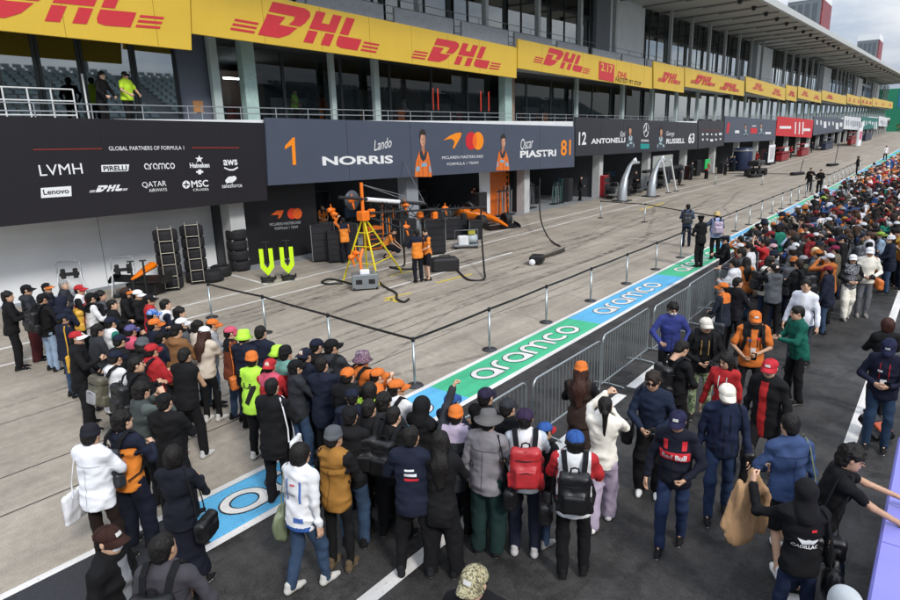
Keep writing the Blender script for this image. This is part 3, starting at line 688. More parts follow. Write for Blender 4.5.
def put_backpack(person, geo, col, label, group='backpacks worn in the crowd', pocketc=None, strapc=None, front=False, thin=1.0):
    bag, pk, st, hd = backpack_parts(); rt = link('backpack', bag, cloth(col, True)); tag(rt, label, 'backpack', group)
    link('pocket', pk, cloth(pocketc or col, True), rt)
    for s in st: link('strap', s, cloth(strapc or '#15161a'), rt)
    link('handle', hd, cloth(strapc or '#15161a'), rt)
    if thin == 1.0:
        for z_ in _TPL['bpx'][0]: link('zip', z_, cloth('#2a2b30' if sum(srgb(cloth_hex(col))) < .12 else '#141416'), rt)
        link('compression_strap', _TPL['bpx'][1][1], cloth(strapc or '#202228'), rt)
    off = {'parka': .028, 'coat': .02, 'longcoat': .02, 'jacket': .01, 'hoodie': .01, 'tee': -.006, 'shirt': -.002, 'vest': .012}.get(geo.get('topkind', 'jacket'), .008)
    T = M4(geo['RU'], geo['piv']) @ Matrix.Translation((0, 0, -.95)) @ Matrix.Diagonal((1.06, 1+off*6, 1.0, 1)) @ Matrix.Translation((0, -.012, .012))
    rt.matrix_world = person_matrix(person) @ T
    return rt
def person_matrix(p):
    return Matrix.LocRotScale(Vector(p.location), p.rotation_euler, Vector(p.scale))
def put_tote(person, geo, col, label, side=1, kind='tote', strapc=None, drop=.0):
    """bag hanging at the hip from the shoulder"""
    key = ('tote', kind)
    if key not in _TPL:
        if kind == 'tote':
            f = Fld((-.08, -.22, .55), (.08, .22, 1.0), .014); f.box((0, 0, .78), (.035, .155, .175), .03); f.folds(.010, 12, (.08, .08, .12))
        elif kind == 'drawstring':
            f = Fld((-.12, -.22, .45), (.12, .22, 1.0), .014); f.ell((0, 0, .70), (.075, .15, .19), 0); f.cone((0, 0, .84), (0, 0, .95), .07, .02, .05); f.folds(.012, 12, (.05, .05, .25))
        else:
            f = Fld((-.11, -.24, .60), (.11, .24, 1.02), .014); f.box((0, 0, .82), (.065, .17, .12), .045); f.box((.05, 0, .79), (.03, .12, .07), .025, k=.02); f.folds(.008, 12, (.08, .08, .08))
        V, Q = f.nets(); _TPL[key] = mesh_np('bag', V, Q, True)
    rt = link('shoulder_bag' if kind != 'tote' else 'tote_bag', _TPL[key], cloth(col, kind != 'tote')); tag(rt, label, 'bag', 'bags carried in the crowd')
    b = MB(); x = side*.235
    top = geo['sh'][side]*.8+geo['U']((0, -.01, 1.44))*.2; L0 = Vector((float(top[0]), float(top[1]), float(top[2])+.085))
    for dy in ((-.09, .09)): b.tube([(x, dy, .92-drop), (x*.98, dy*.8, 1.1), (float(top[0])+side*.035, float(top[1])+dy*.75, float(top[2])+.02), (L0.x, L0.y+dy*.35, L0.z)], .011, 6, flat=.5)
    rt.matrix_world = person_matrix(person) @ Matrix.Translation((x+side*.06, -.02, -drop))
    o = b.build('strap', cloth(strapc or col), rt); o.matrix_parent_inverse = Matrix.Translation((-x-side*.06, .02, drop))
    return rt
def put_held(person, geo, kind, label, dz=0.06):
    """phone / camera between the two hands (or in the right hand)"""
    P = person_matrix(person); a, c = geo['wr'][1], geo['wr'][-1]; mid = (a+c)/2 if np.linalg.norm(a-c) < .3 else a
    fdir = (geo['wr'][1]-geo['el'][1]); fdir /= np.linalg.norm(fdir); mid = mid+fdir*.08+np.array([0, 0, dz-.03])
    if kind == 'phone':
        if 'phone' not in _TPL:
            b = MB(); b.bbox(-.038, .038, -.075, .075, -.004, .004, .006); b2 = MB(); b2.box(-.035, .035, -.071, .071, .0045, .0052); _TPL['phone'] = (b.mesh('phone'), b2.mesh('screen'))
        rt = link('phone', _TPL['phone'][0], mat('phone_black', '#141416', rough=.25)); link('screen', _TPL['phone'][1], mat('phone_glass', '#20242c', rough=.08), rt)
        R = rotx(math.radians(68)); rt.matrix_world = P @ M4(R, mid)
    else:
        if 'camera' not in _TPL:
            b = MB(); b.bbox(-.065, .065, -.03, .03, -.045, .04, .008); b.bbox(-.028, .028, -.028, .028, .04, .065, .008); l = MB(); l.lathe([(.001, .03), (.034, .03), (.036, .06), (.039, .07), (.039, .13), (.034, .135), (.001, .128)], 16, axis='y'); _TPL['camera'] = (b.mesh('camera'), l.mesh('lens'))
        rt = link('camera', _TPL['camera'][0], mat('camera_black', '#101012', rough=.45)); link('lens', _TPL['camera'][1], mat('camera_lens', '#0b0b0d', rough=.2), rt)
        rt.matrix_world = P @ M4(np.eye(3), mid)
    tag(rt, label, 'phone' if kind == 'phone' else 'camera', 'phones and cameras held by spectators'); return rt
# ------------------------------------------------------------------ the ground
def surf_mat(name, base, streak=(0, 0, 0), amt=.3, speck=.2, rough=.85, stain=.2, kind='concrete'):
    m = bpy.data.materials.new(name); m.use_nodes = True; nt = m.node_tree; b = nt.nodes['Principled BSDF']; b.inputs['Roughness'].default_value = rough; b.inputs['Specular IOR Level'].default_value = .3
    N, L = nt.nodes.new, nt.links.new; tc = N('ShaderNodeTexCoord')
    def noise(scale, detail, rough_=.6, vec=(1, 1, 1), rot=0):
        mp = N('ShaderNodeMapping'); mp.inputs['Scale'].default_value = vec; mp.inputs['Rotation'].default_value = (0, 0, rot); L(tc.outputs['Object'], mp.inputs[0])
        n = N('ShaderNodeTexNoise'); n.inputs['Scale'].default_value = scale; n.inputs['Detail'].default_value = detail; n.inputs['Roughness'].default_value = rough_; L(mp.outputs[0], n.inputs['Vector']); return n.outputs['Fac']
    def ramp(x, a, b_, lo, hi):
        r = N('ShaderNodeMapRange'); r.inputs[1].default_value = a; r.inputs[2].default_value = b_; r.inputs[3].default_value = lo; r.inputs[4].default_value = hi; L(x, r.inputs[0]); return r.outputs[0]
    def mul(x, y):
        q = N('ShaderNodeMath'); q.operation = 'MULTIPLY'; L(x, q.inputs[0]); L(y, q.inputs[1]); return q.outputs[0]
    s1 = ramp(noise(1.0, 6, .65, (1.6, .05, 1)), .3, .7, 1-amt, 1+amt*.5)         # long streaks along the lane
    s2 = ramp(noise(1.0, 5, .7, (5, .16, 1), .10), .42, .62, 1-amt*.55, 1.03)      # tyre marks, a few degrees off
    s3 = ramp(noise(.5, 5, .6), .3, .7, 1-stain, 1+stain*.6)
    s4 = ramp(noise(55, 2, .5), .3, .7, 1-speck, 1+speck)
    s5 = ramp(noise(7, 4, .6), .35, .65, 1-speck*.5, 1+speck*.5)
    f = mul(mul(mul(s1, s2), mul(s3, s4)), s5)
    if kind == 'asphalt':
        s6 = ramp(noise(1.3, 6, .72), .50, .60, 1, .52); s7 = ramp(noise(120, 1, .5), .62, .72, 1, 1.8); f = mul(f, mul(s6, s7))
    v = N('ShaderNodeVectorMath'); v.operation = 'SCALE'; v.inputs[0].default_value = base; L(f, v.inputs['Scale']); L(v.outputs[0], b.inputs['Base Color'])
    bp = N('ShaderNodeBump'); bp.inputs['Strength'].default_value = .35; bp.inputs['Distance'].default_value = .01; L(noise(70, 3), bp.inputs['Height']); L(bp.outputs[0], b.inputs['Normal'])
    rr = ramp(noise(1.1, 4), .35, .65, rough-.18, rough+.05); L(rr, b.inputs['Roughness']); return m
CONC = surf_mat('concrete_pit_lane', (.355, .313, .258), amt=.17, speck=.17, stain=.22, rough=.88)
ASPH = surf_mat('asphalt_dark', (.046, .0435, .042), amt=.12, speck=.36, stain=.48, rough=.72, kind='asphalt')
WHITE_PAINT = paint_mat('white_paint_road', (.74, .72, .69), (.22, .20, .18))
def ys(y0, y1, step=20):
    k = [y0]
    for q in np.arange(-60, 700, step):
        if y0+.5 < q < y1-.5: k.append(float(q))
    if y0 < 60 < y1 and 60 not in k: k.append(60.)
    return sorted(k)+[y1]
def sheet(x0, x1, y0, y1, dz=0.0, mb=None):
    mb = mb or MB(); Y = ys(y0, y1); v = []; f = []
    for i, y in enumerate(Y): v += [(x0, y, zg(y)+dz), (x1, y, zg(y)+dz)]
    for i in range(len(Y)-1): f.append((2*i, 2*i+1, 2*i+3, 2*i+2))
    return mb.add(v, f)
GRASSY = mat('far_ground', (.10, .11, .06), rough=.95, var=.3, vscale=.05)
tag(sheet(-1500, 1500, -400, 2500, -.25).build('ground', GRASSY), kind='structure')
tag(sheet(-32, -7.39, -40, 420, 0).build('pit_lane', CONC), kind='structure')
PAVE = sheet(-7.39, 14, -40, 420, 0).build('asphalt_lane', ASPH); tag(PAVE, kind='structure')
PITLANE = bpy.data.objects['pit_lane']
for (x0, x1, y0, y1) in ((-15.99, -15.87, -30, 300), (-17.40, -17.28, -30, 14.0), (-17.46, -17.34, 14.0, 300), (-4.25, -4.07, -20, 10.2), (-4.25, -4.07, 10.6, 120), (-.72, -.56, -20, 120)):
    sheet(x0, x1, y0, y1, .004).build('white_line', WHITE_PAINT, PITLANE if x0 < -8 else PAVE)
sheet(-13.72, -13.60, 13.9, 21.4, .0045).build('white_line', WHITE_PAINT, PITLANE)
a, b_ = PZ(222, 273), PZ(266, 285); MB().add([(a[0], a[1], .005), (a[0], a[1]+.12, .005), (b_[0], b_[1]+.12, .005), (b_[0], b_[1], .005)], [(0, 3, 2, 1)]).build('white_line', WHITE_PAINT, PITLANE)
YPAINT = mat('yellow_paint_road', (.62, .47, .06), rough=.6, var=.2, vscale=9)
for p, q, wd in (((384, 301), (398, 298), .12), ((388, 298), (397, 302), .10), ((384, 298.5), (412, 293), .1), ((390, 276), (412, 271), .09), ((436, 283), (472, 274), .12), ((640, 210), (664, 203), .2)):
    A, B = PZ(*p), PZ(*q); d = (B-A)/np.linalg.norm(B-A); n = np.array([-d[1], d[0], 0])*wd/2; e = np.array([0, 0, .005])
    MB().add([A-n+e, B-n+e, B+n+e, A+n+e], [(0, 1, 2, 3)]).build('yellow_line', YPAINT, PITLANE)
for p, q in (((456, 281), (495, 257.5)),):
    pass
JOINT = mat('joint_tar', (.055, .05, .045), rough=.9)
for p, q in (((0, 478), (80, 450)), ((0, 515), (76, 488))):
    A, B = PZ(*p), PZ(*q); x = (A[0]+B[0])/2
    sheet(x-.014, x+.014, -30, 40, .003).build('joint', JOINT, PITLANE)
for x in (-12.4,):
    sheet(x-.010, x+.010, -30, 200, .003).build('joint', JOINT, PITLANE)
# painted strip beside the pit lane
STRIP = empty('painted_strip'); tag(STRIP, kind='structure')
SBLUE = paint_mat('strip_blue', (.10, .42, .70)); SGREEN = paint_mat('strip_green', (.055, .47, .24))
SDARK = mat('strip_dark', (.022, .023, .027), rough=.6, var=.2, vscale=20, bump=.3, bscale=80); SLINE = mat('strip_outline', (.02, .03, .04), rough=.6)
for x0, x1 in ((-7.40, -7.29), (-6.36, -6.24)): sheet(x0, x1, -20, 200, .008).build('white_border', WHITE_PAINT, STRIP)
sheet(-7.29, -6.36, -20, 3.30, .006).build('dark_panel', SDARK, STRIP)
wp, wl = word_strokes(); bnd = [3.30, 8.50, 14.05, 20.3, 26.3]
while bnd[-1] < 150: bnd.append(bnd[-1]+6.0)
wordsets = {}
for k in (0, 1):
    V, Fq = strokes_mesh(wp, .185 if k else .265); wordsets[k] = (V, Fq)
def word_mesh(k, sx, sy):
    V, Fq = wordsets[k]; return mesh_np('lettering', [(-(y-.5)*sy, (x)*sx, z*.01) for x, y, z in V], Fq)
WM = {k: word_mesh(k, .635, .52) for k in (0, 1)}
for i in range(len(bnd)-1):
    y0, y1 = bnd[i], bnd[i+1]; pn = sheet(-7.29, -6.36, y0, y1-.0, .006).build('panel', SBLUE if i % 2 == 0 else SGREEN, STRIP)
    if y0 < 100:
        ty = {0: 3.75, 1: 9.35, 2: 14.9}.get(i, y0+.85); z = zg(y0+3)
        link('lettering_outline', WM[0], SLINE, pn, loc=(-6.815, ty, z+.010)); link('lettering', WM[1], WHITE_PAINT, pn, loc=(-6.815, ty, z+.013))
# ------------------------------------------------------------------ pit building
BUILD = empty('pit_building', (-24, 140, 0)); tag(BUILD, 'long grey three storey pit building with glazed floors under a wide canopy roof', 'building')
BUILD.location = (0, 0, 0)
WALLG = mat('wall_grey', '#8d9299', rough=.7, var=.08, vscale=1.5); WALLW = mat('wall_white', '#e2e5e8', rough=.6, var=.06, vscale=1.2); DARKW = mat('wall_dark', '#3a3d41', rough=.7, var=.2, vscale=1)
SLABC = mat('slab_concrete', '#b4b6b6', rough=.75, var=.1, vscale=2); ALU = mat('aluminium_rail', '#b9bec2', rough=.35, metal=.8, var=.05); FRAME = mat('window_frame', '#2c3133', rough=.5)
COLM = mat('column_pale', '#a9b8b6', rough=.5, var=.05); BLUEG = mat('panel_bluegrey', '#5b6270', rough=.6, var=.06, vscale=1)
GL_DARK = glass('glass_dark', (.60, .65, .65), .55); GL_REF = glass('glass_reflecting', (.22, .26, .26), 5.2); GL_TOP = glass('glass_upper', (.35, .40, .40), 2.2)
ROOFC = mat('canopy_underside', '#b2b4b2', rough=.8, var=.07, vscale=.4); ROOFE = mat('canopy_edge', '#b9bcbb', rough=.6)
def zf(y): return zg(y)*1.0+0.0
def pbox(name, m, x0, x1, y0, y1, z0, z1): return MB().box(x0, x1, y0, y1, z0, z1).build(name, m, BUILD)
YEND = 286
TUBE = emit('tube_light', (.95, .97, 1.0), 9.0)
# blocks: the building steps up with the lane
blocks = [(-14, 12), (12, 31.6), (31.6, 51.2), (51.2, 58.6), (58.6, 79), (79, 101), (101, 109), (109, 131), (131, 162), (162, 187), (187, 213), (213, YEND)]
def lift(y): return zf(y)
for (y0, y1) in blocks:
    z = lift((y0+y1)/2)
    pbox('floor_slab', SLABC, -30, -20.05, y0, y1-.01, 4.55+z, 5.12+z)
    pbox('slab_edge', WALLW, -20.05, -19.86, y0, y1-.01, 5.0+z, 5.42+z)
    pbox('floor_slab', SLABC, -30, -20.3, y0, y1-.01, 8.45+z, 9.35+z)
    pbox('ceiling', mat('ceiling_dark', '#55585a', rough=.8), -30, -21.95, y0, y1-.01, 8.2+z, 8.44+z)
pbox('back_wall', DARKW, -30.4, -30.05, -14, YEND, 0, 16.5)
pbox('end_wall', DARKW, -30, -21.8, -14.3, -14, 0, 15)
# ground floor: garage partitions, pillars, white wall
pbox('white_wall', mat('garage_shutter_white', '#e6eaee', rough=.55, var=.05, vscale=.8), -22.0, -21.8, -14, 13.1, .02, 4.5)
MB().box(-21.79, -21.70, -14, 13.0, .0, .10).build('skirting', mat('skirting_grey', '#8e949b', rough=.6), BUILD)
for yy in (-11, -7, -3, 1, 5, 9): pbox('wall_joint', mat('joint_shadow', '#8f959c', rough=.7), -21.80, -21.795, yy, yy+.02, .1, 4.5)
py = [13.25]
for u, X in ((409, -20.6), (523.5, -20.6), (602, -20.2)): py.append(float(PX(u, 200, X)[1]))
y = py[-1]+9.5
while y < YEND: py.append(y); y += 9.5
for i, y in enumerate(py):
    z = lift(y); wd = .85 if i == 1 else .62
    pbox('pillar', SLABC if i != 1 else WALLG, -20.9, -20.35, y-wd/2, y+wd/2, z, 4.54+z)
    pbox('partition', DARKW, -30, -20.95, y-.12, y+.12, z, 4.54+z)
pbox('garage_floor', mat('garage_floor_grey', '#8f9294', rough=.35, var=.1), -30.0, -20.0, 13.4, 110, .001, .006)
# --- second floor glazing
def pane(name, X, y0, y1, z0, z1, gm, parent=BUILD, fw=.05, tilt=0.0):
    key = ('pane', round(y1-y0, 2), round(z1-z0, 2), round(tilt, 2))
    if key not in _TPL:
        w_, h_ = y1-y0, z1-z0; b = MB(); b.add([(0, 0, 0), (0, w_, 0), (tilt, w_, h_), (tilt, 0, h_)], [(0, 1, 2, 3)])
        f = MB()
        for (a0, a1, c0, c1) in ((0, w_, 0, fw), (0, w_, h_-fw, h_), (0, fw, fw, h_-fw), (w_-fw, w_, fw, h_-fw)):
            t0, t1 = tilt*c0/h_, tilt*c1/h_; f.hexa([(t0-.03, a0, c0), (t0-.03, a1, c0), (t1-.03, a1, c1), (t1-.03, a0, c1)], [(t0+.04, a0, c0), (t0+.04, a1, c0), (t1+.04, a1, c1), (t1+.04, a0, c1)])
        _TPL[key] = (b.mesh('window'), f.mesh('frame'))
    g = link(name, _TPL[key][0], gm, parent, loc=(X, y0, z0)); link('frame', _TPL[key][1], FRAME, g); return g
def ypx(u, v, X): return float(PX(u, v, X)[1])
# strongly reflecting panes of the first block
e = [-14, -9.6, -5.2] + [ypx(u, 90, -21.9) for u in (0, 42, 85, 137, 179)]
for a, b_ in zip(e[:-1], e[1:]): pane('window', -21.9, a, b_-.02, 5.14, 8.15, GL_REF, fw=.09, tilt=.0)
pbox('blue_grey_wall', BLUEG, -21.95, -21.75, ypx(180, 90, -21.8), ypx(213, 90, -21.8), 5.13, 8.4)
pbox('small_orange_sign', mat('orange_notice', '#a97a4d', rough=.6), -21.745, -21.73, ypx(193, 105, -21.74), ypx(203, 105, -21.74), 5.75, 6.15)
y = ypx(215, 90, -21.9); k = 0
while y < YEND-3:
    y1 = y+3.15; z = lift(y); bl = [q for q in blocks if q[0] <= y < q[1]][0]
    if y1 > 31.3 and y < 30: pass
    pane('window', -21.9, y, y+3.13, 5.14+z, 8.17+z, GL_DARK if y < 58 else GL_TOP, fw=.06)
    y = y1; k += 1
for (u, wd, m_) in ((217, .32, COLM), (249, .55, mat('column_mint', '#a3bdb8', rough=.5)), (334, .26, COLM), (377, .34, COLM), (505, .75, mat('column_mint', '#a3bdb8')), (513, .35, mat('panel_tan', '#8a7565', rough=.7)), (578, .32, COLM)):
    y = ypx(u, 85, -21.4); pbox('column', m_, -21.6, -21.6+wd*.6, y-wd/2, y+wd/2, 5.13, 8.44)
y = 50.0
while y < YEND:
    pbox('column', COLM, -21.6, -21.35, y-.2, y+.2, 5.13+lift(y), 8.44+lift(y)); y += 6.3
# balcony rails on the second floor
def rail(y0, y1, X, z0, posts=1.6, h=.55, bars=2, name='railing', m=ALU, r=.018):
    b = MB()
    for j in range(bars): b.tube([(X, y0, z0+h*(j+1)/bars), (X, y1, z0+h*(j+1)/bars)], r, 6)
    y = y0
    while y <= y1+.01: b.tube([(X, y, z0), (X, y, z0+h)], r, 6); y += posts
    return b.build(name, m, BUILD)
zz = 5.42
for (y0, y1) in blocks:
    z = lift((y0+y1)/2)
    rail(y0+.1, y1-.1, -19.95, 5.42+z, 1.5 if y0 < 60 else 3, .42 if y0 < 60 else .6, 2, r=.02)
b = MB(); c0, c1 = ypx(-20, 110, -20.6), ypx(76, 110, -20.6)
for zz in (5.55, 5.95, 6.28): b.tube([(-20.6, c0, zz), (-20.6, c1, zz)], .024, 6)
for k in range(5): yy = c0+(c1-c0)*k/4; b.tube([(-20.6, yy, 5.12), (-20.6, yy, 6.28)], .024, 6)
b.tube([(-20.75, ypx(84.5, 90, -20.75), 5.1), (-20.75, ypx(84.5, 90, -20.75), 6.75)], .03, 6)
b.build('railing', mat('rail_white', '#d5d8d9', rough=.4), BUILD)
# --- third floor
for (y0, y1) in blocks:
    z = lift((y0+y1)/2)
    pbox('balcony_parapet', mat('parapet_grey', '#7f8288', rough=.7), -20.3, -19.72, y0, y1-.02, 8.9+z, 9.36+z)
    yy = y0+.2
    while yy < y1-4:
        pbox('parapet_panel', mat('parapet_panel', '#9a9fa5', rough=.6), -20.22, -20.1, yy, yy+4.2, 9.365+z, 10.2+z); yy += 4.9
    rail(y0, y1, -20.4, 9.365+z, 2.4, 1.25, 4, m=mat('rail_dark', '#6d7276', rough=.4), r=.016)
whites = [(ypx(610, 40, -22.3), ypx(644, 40, -22.3)), (95.5, 104.3), (147.1, 158.2), (200, 214), (244, 262)]
y = 8.0; k = 0
while y < YEND-2.2:
    z = lift(y); inw = [q for q in whites if q[0]-1.2 < y < q[1]-.8]
    if inw:
        q = inw[0]; pbox('white_stair_wall', WALLW, -22.9, -22.3, q[0], q[1], 9.36+z, 15.0+z*1.6); pbox('grey_stair_wall', mat('stair_grey', '#83888e', rough=.7), -22.9, -22.32, q[0]-2.4, q[0]-.02, 9.36+z, 15.0+z*1.6); y = q[1]+.05; continue
    wpane = 1.9
    pane('window', -22.6, y, y+wpane-.03, 9.37+z, 12.9+z, GL_TOP, fw=.05)
    pane('window', -22.6, y, y+wpane-.03, 12.95+z, 15.1+z*1.55, GL_DARK, fw=.05)
    if k % 3 == 0:
        MB().box(-.14, .14, -.14, .14, 0, 5.8+z*.6).build('column', mat('column_upper', '#b4b9bb', rough=.5), BUILD, loc=(-21.4, y, 9.36+z))
    y += wpane; k += 1
# blinds behind some upper panes
r_ = random.Random(5); y = 10.0
while y < 200:
    if r_.random() < .5:
        z = lift(y); pbox('blind', mat('blind_white', '#bfc5c9', rough=.8), -22.9, -22.86, y, y+1.1, 9.4+z, 9.4+z+r_.uniform(1.4, 2.6))
    y += 1.9
pbox('upper_core', DARKW, -26.4, -26, 6, YEND, 9.36, 17.2)
# --- canopy
def roof_z(x, y):
    t = (x+23)/(8.5); zi = 14.95+.0177*(y-57); ze = 15.07+.0192*(y-61); return zi+(ze-zi)*t
b = MB(); Y = [10+9*i for i in range(32)]; Y[-1] = 292; Xr = [-27, -23, -19, -14.5]
for th, nm, m_ in ((0, 'canopy', ROOFC),):
    v = []; f = []
    for y in Y:
        for x in Xr: v.append((x, y, roof_z(x, y)))
    n = len(Xr)
    for i in range(len(Y)-1):
        for j in range(n-1): f.append((i*n+j, (i+1)*n+j, (i+1)*n+j+1, i*n+j+1))
    b.add(v, f); o = len(v); b.add([(x, y, z+.55-.03*(x+14.5 < -1)) for x, y, z in v], [tuple(reversed(q)) for q in f])
can = b.build('canopy', ROOFC, BUILD)
b = MB()
for i in range(len(Y)-1):
    y0, y1 = Y[i], Y[i+1]; z0, z1 = roof_z(-14.5, y0), roof_z(-14.5, y1)
    b.hexa([(-14.55, y0, z0-.06), (-14.55, y1, z1-.06), (-14.55, y1, z1+.6), (-14.55, y0, z0+.6)], [(-14.33, y0, z0+.02), (-14.33, y1, z1+.02), (-14.33, y1, z1+.6), (-14.33, y0, z0+.6)])
b.build('canopy_fascia', ROOFE, BUILD)
yy = 14.0
while yy < 290:
    for xa, xb in ((-23, -18.8), (-18.75, -14.6)):
        h_ = .20; MB().hexa([(xa, yy-.06, roof_z(xa, yy)-h_), (xb, yy-.06, roof_z(xb, yy)-h_*.5), (xb, yy-.06, roof_z(xb, yy)-.004), (xa, yy-.06, roof_z(xa, yy)-.004)], [(xa, yy+.06, roof_z(xa, yy)-h_), (xb, yy+.06, roof_z(xb, yy)-h_*.5), (xb, yy+.06, roof_z(xb, yy)-.004), (xa, yy+.06, roof_z(xa, yy)-.004)]).build('canopy_rib', mat('rib_grey', '#8d908f', rough=.7), BUILD)
    MB().lathe([(.001, -.35), (.16, -.3), (.2, 0), (.001, .0)], 10, c=(-15.6, yy+4, roof_z(-15.6, yy+4)-.03)).build('canopy_lamp', mat('lamp_dark', '#34373a', rough=.4), BUILD)
    yy += 4.6 if yy < 110 else 9.2
# roof towers
TG = mat('tower_grey', '#6e757b', rough=.7, var=.08); TR = mat('tower_picture_red', '#7e3038', rough=.5, var=.5, vscale=1.4)
def tower(u0, u1, u2, vtop, X, lab):
    y0, y1 = ypx(u0, vtop, X), ypx(u1, vtop, X); zt = float(PX(u0, vtop, X)[2]); zb = roof_z(X, y0)
    t = empty('roof_tower', (X, y0, zb)); tag(t, lab, 'tower', 'towers on the canopy roof'); w_ = y1-y0; h_ = zt-zb+1.2
    MB().box(-5, 0, 0, w_, 0, h_).build('shaft', TG, t); MB().box(.002, .25, .35, w_-.35, h_*.05, h_-1.6).build('picture_panel', TR, t); MB().box(-5.05, .12, -.05, w_+.05, h_-1.5, h_).build('white_cap', WALLW, t)
    for k in range(4): MB().box(-4.4+k*1.1, -3.8+k*1.1, -.06, -.002, h_*.15, h_*.8).build('louvre', mat('louvre_grey', '#565d63', rough=.6), t)
tower(822, 832, 0, -4, -20.5, 'larger grey roof tower with red picture panel above the canopy')
tower(879, 883, 0, 38, -20.5, 'smaller grey roof tower with white cap beyond the larger tower')
# ------------------------------------------------------------------ boards and banners on the facade
DY = mat('board_yellow', (.66, .44, .042), rough=.42, var=.05, vscale=.8, bump=.4, bscale=.7); DR = mat('board_red', (.56, .028, .04), rough=.45, var=.05)
def quad_board(name, X, c, m, th=.12, parent=None):
    """c = four (u,v) pixel corners tl,tr,br,bl on the plane X"""
    P = [PX(u, v, X) for u, v in c]; b = MB(); b.hexa([(X-th, p[1], p[2]) for p in P][::-1], [(X, p[1], p[2]) for p in P][::-1]); return b.build(name, m, parent), P
def on_plane(me, P0, P1, h, X, off=.012, name='lettering', m=None, parent=None, up=None):
    """copy a flat xy mesh onto the facade between two baseline points, height h (m)"""
    n = len(me.vertices); co = np.empty(n*3); me.vertices.foreach_get('co', co); co = co.reshape(-1, 3); lo, hi = co.min(0), co.max(0)
    x = (co[:, 0]-lo[0])/(hi[0]-lo[0]); y = (co[:, 1]-lo[1])/(hi[1]-lo[1]); P0 = np.array(P0); P1 = np.array(P1)
    q = P0+x[:, None]*(P1-P0)+y[:, None]*np.array([0, 0, h]); q[:, 0] = X+off
    m2 = me.copy(); m2.vertices.foreach_set('co', q.ravel()); m2.update(); m2.materials.clear(); return link(name, m2, m, parent)
def dhl_mesh():
    if 'dhl' in _TPL: return _TPL['dhl']
    polys = [[(0, 3), (3.1, 3), (3.7, 2.8), (3.95, 2.4), (3.75, 1.75), (3.4, 1.3), (2.25, 1.3), (2.55, 1.75), (2.5, 2.1), (0, 2.1)], [(0, 1.9), (1.7, 1.9), (1.45, 1.15), (3.2, 1.15), (2.7, .4), (1.9, 0), (0, 0)],
             [(4.3, 3), (5.3, 3), (5.3, 2.0), (6.1, 2.0), (6.1, 3), (7.1, 3), (7.1, 1.3), (4.3, 1.3)], [(4.3, 1.15), (5.3, 1.15), (5.3, 0), (4.3, 0)], [(6.1, 1.15), (7.1, 1.15), (7.1, 0), (6.1, 0)],
             [(7.6, 3), (8.6, 3), (8.6, 1.3), (7.6, 1.3)], [(7.6, 1.15), (10.3, 1.15), (10.3, 0), (8.4, 0), (7.8, .15), (7.6, .5)]]
    for k in range(3):
        y0 = .05+k*.38; polys += [[(-2.4+.0*k, y0), (-.35, y0), (-.35, y0+.2), (-2.4, y0+.2)], [(10.65, y0), (12.6, y0), (12.6, y0+.2), (10.65, y0+.2)]]
    V = []; Fq = []
    for p in polys:
        o = len(V); V += [(x+.55*y, y, 0) for x, y in p]; Fq.append(tuple(range(o+len(p)-1, o-1, -1)))
    me = mesh_np('dhl', V, Fq)
    import bmesh
    bm = bmesh.new(); bm.from_mesh(me); bmesh.ops.triangulate(bm, faces=bm.faces[:]); bm.to_mesh(me); bm.free(); _TPL['dhl'] = me; return me
DX = -19.5
def logo(bd, u0, v0, u1, v1, hpx, off=.06):
    P0, P1 = PX(u0, v0, DX), PX(u1, v1, DX); h = float(PX(u0, v0-hpx, DX)[2]-P0[2]); on_plane(dhl_mesh(), P0, P1, h, DX, off, 'logo', DR, bd)
g_b = 'yellow boards along the upper balcony'
def ydhl(c, lab, X=DX):
    o, P = quad_board('advertising_board', X, c, DY); tag(o, lab, 'board', g_b)
    y = max(P[0][1], -8)+2.6
    while y < P[1][1]-1 and y < 60:
        t = (y-P[0][1])/(P[1][1]-P[0][1]); zt = P[0][2]+(P[1][2]-P[0][2])*t; zb = P[3][2]+(P[2][2]-P[3][2])*t; MB().box(X-.01, X+.004, y, y+.016, zb+.01, zt-.01).build('seam', mat('seam_ochre', '#9a7a1e', rough=.7), o); y += 2.6
    return o
o = ydhl([(-60, -20), (189.5, -14), (191.7, 50), (-60, 24)], 'largest yellow board with red letters above the reflecting windows'); logo(o, -75, 12, 166, 30, 50, .01)
o = ydhl([(190.5, -20), (516.8, 47.5), (516.5, 78), (192, 33.3)], 'long yellow board with two red logos above the grey team banner', DX-.06)
logo(o, 231, 30, 381, 54, 38, -.05); logo(o, 412, 58, 502, 70.5, 25, -.05)
o = ydhl([(518, 38.7), (652, 67.3), (652, 88.7), (518, 68)], 'yellow board with a red square bearing numerals beside a red logo'); logo(o, 533, 62, 590, 74.5, 19, .01)
P0 = PX(598.5, 79, DX); P1 = PX(613.5, 82, DX); h = float(PX(598.5, 61, DX)[2]-P0[2])
MB().hexa([(DX+.012, P0[1], P0[2]), (DX+.012, P1[1], P1[2]), (DX+.012, P1[1], P1[2]+h), (DX+.012, P0[1], P0[2]+h)], [(DX+.03, P0[1], P0[2]), (DX+.03, P1[1], P1[2]), (DX+.03, P1[1], P1[2]+h), (DX+.03, P0[1], P0[2]+h)]).build('red_square', DR, o)
on_plane(text_mesh('2.17', 1, bold=.02), P0+np.array([0, .25, .55]), P1+np.array([0, -.25, .55]), h*.45, DX, .035, 'lettering', DY, o)
on_plane(text_mesh('DHL', 1, bold=.03, shear=.3), PX(617, 77, DX), PX(627, 79, DX), .42, DX, .012, 'lettering', DR, o); on_plane(text_mesh('FASTEST PIT STOP', 1, bold=.01), PX(615.5, 81.5, DX), PX(641, 86, DX), .30, DX, .012, 'lettering', mat('ink_black', '#15130f'), o)
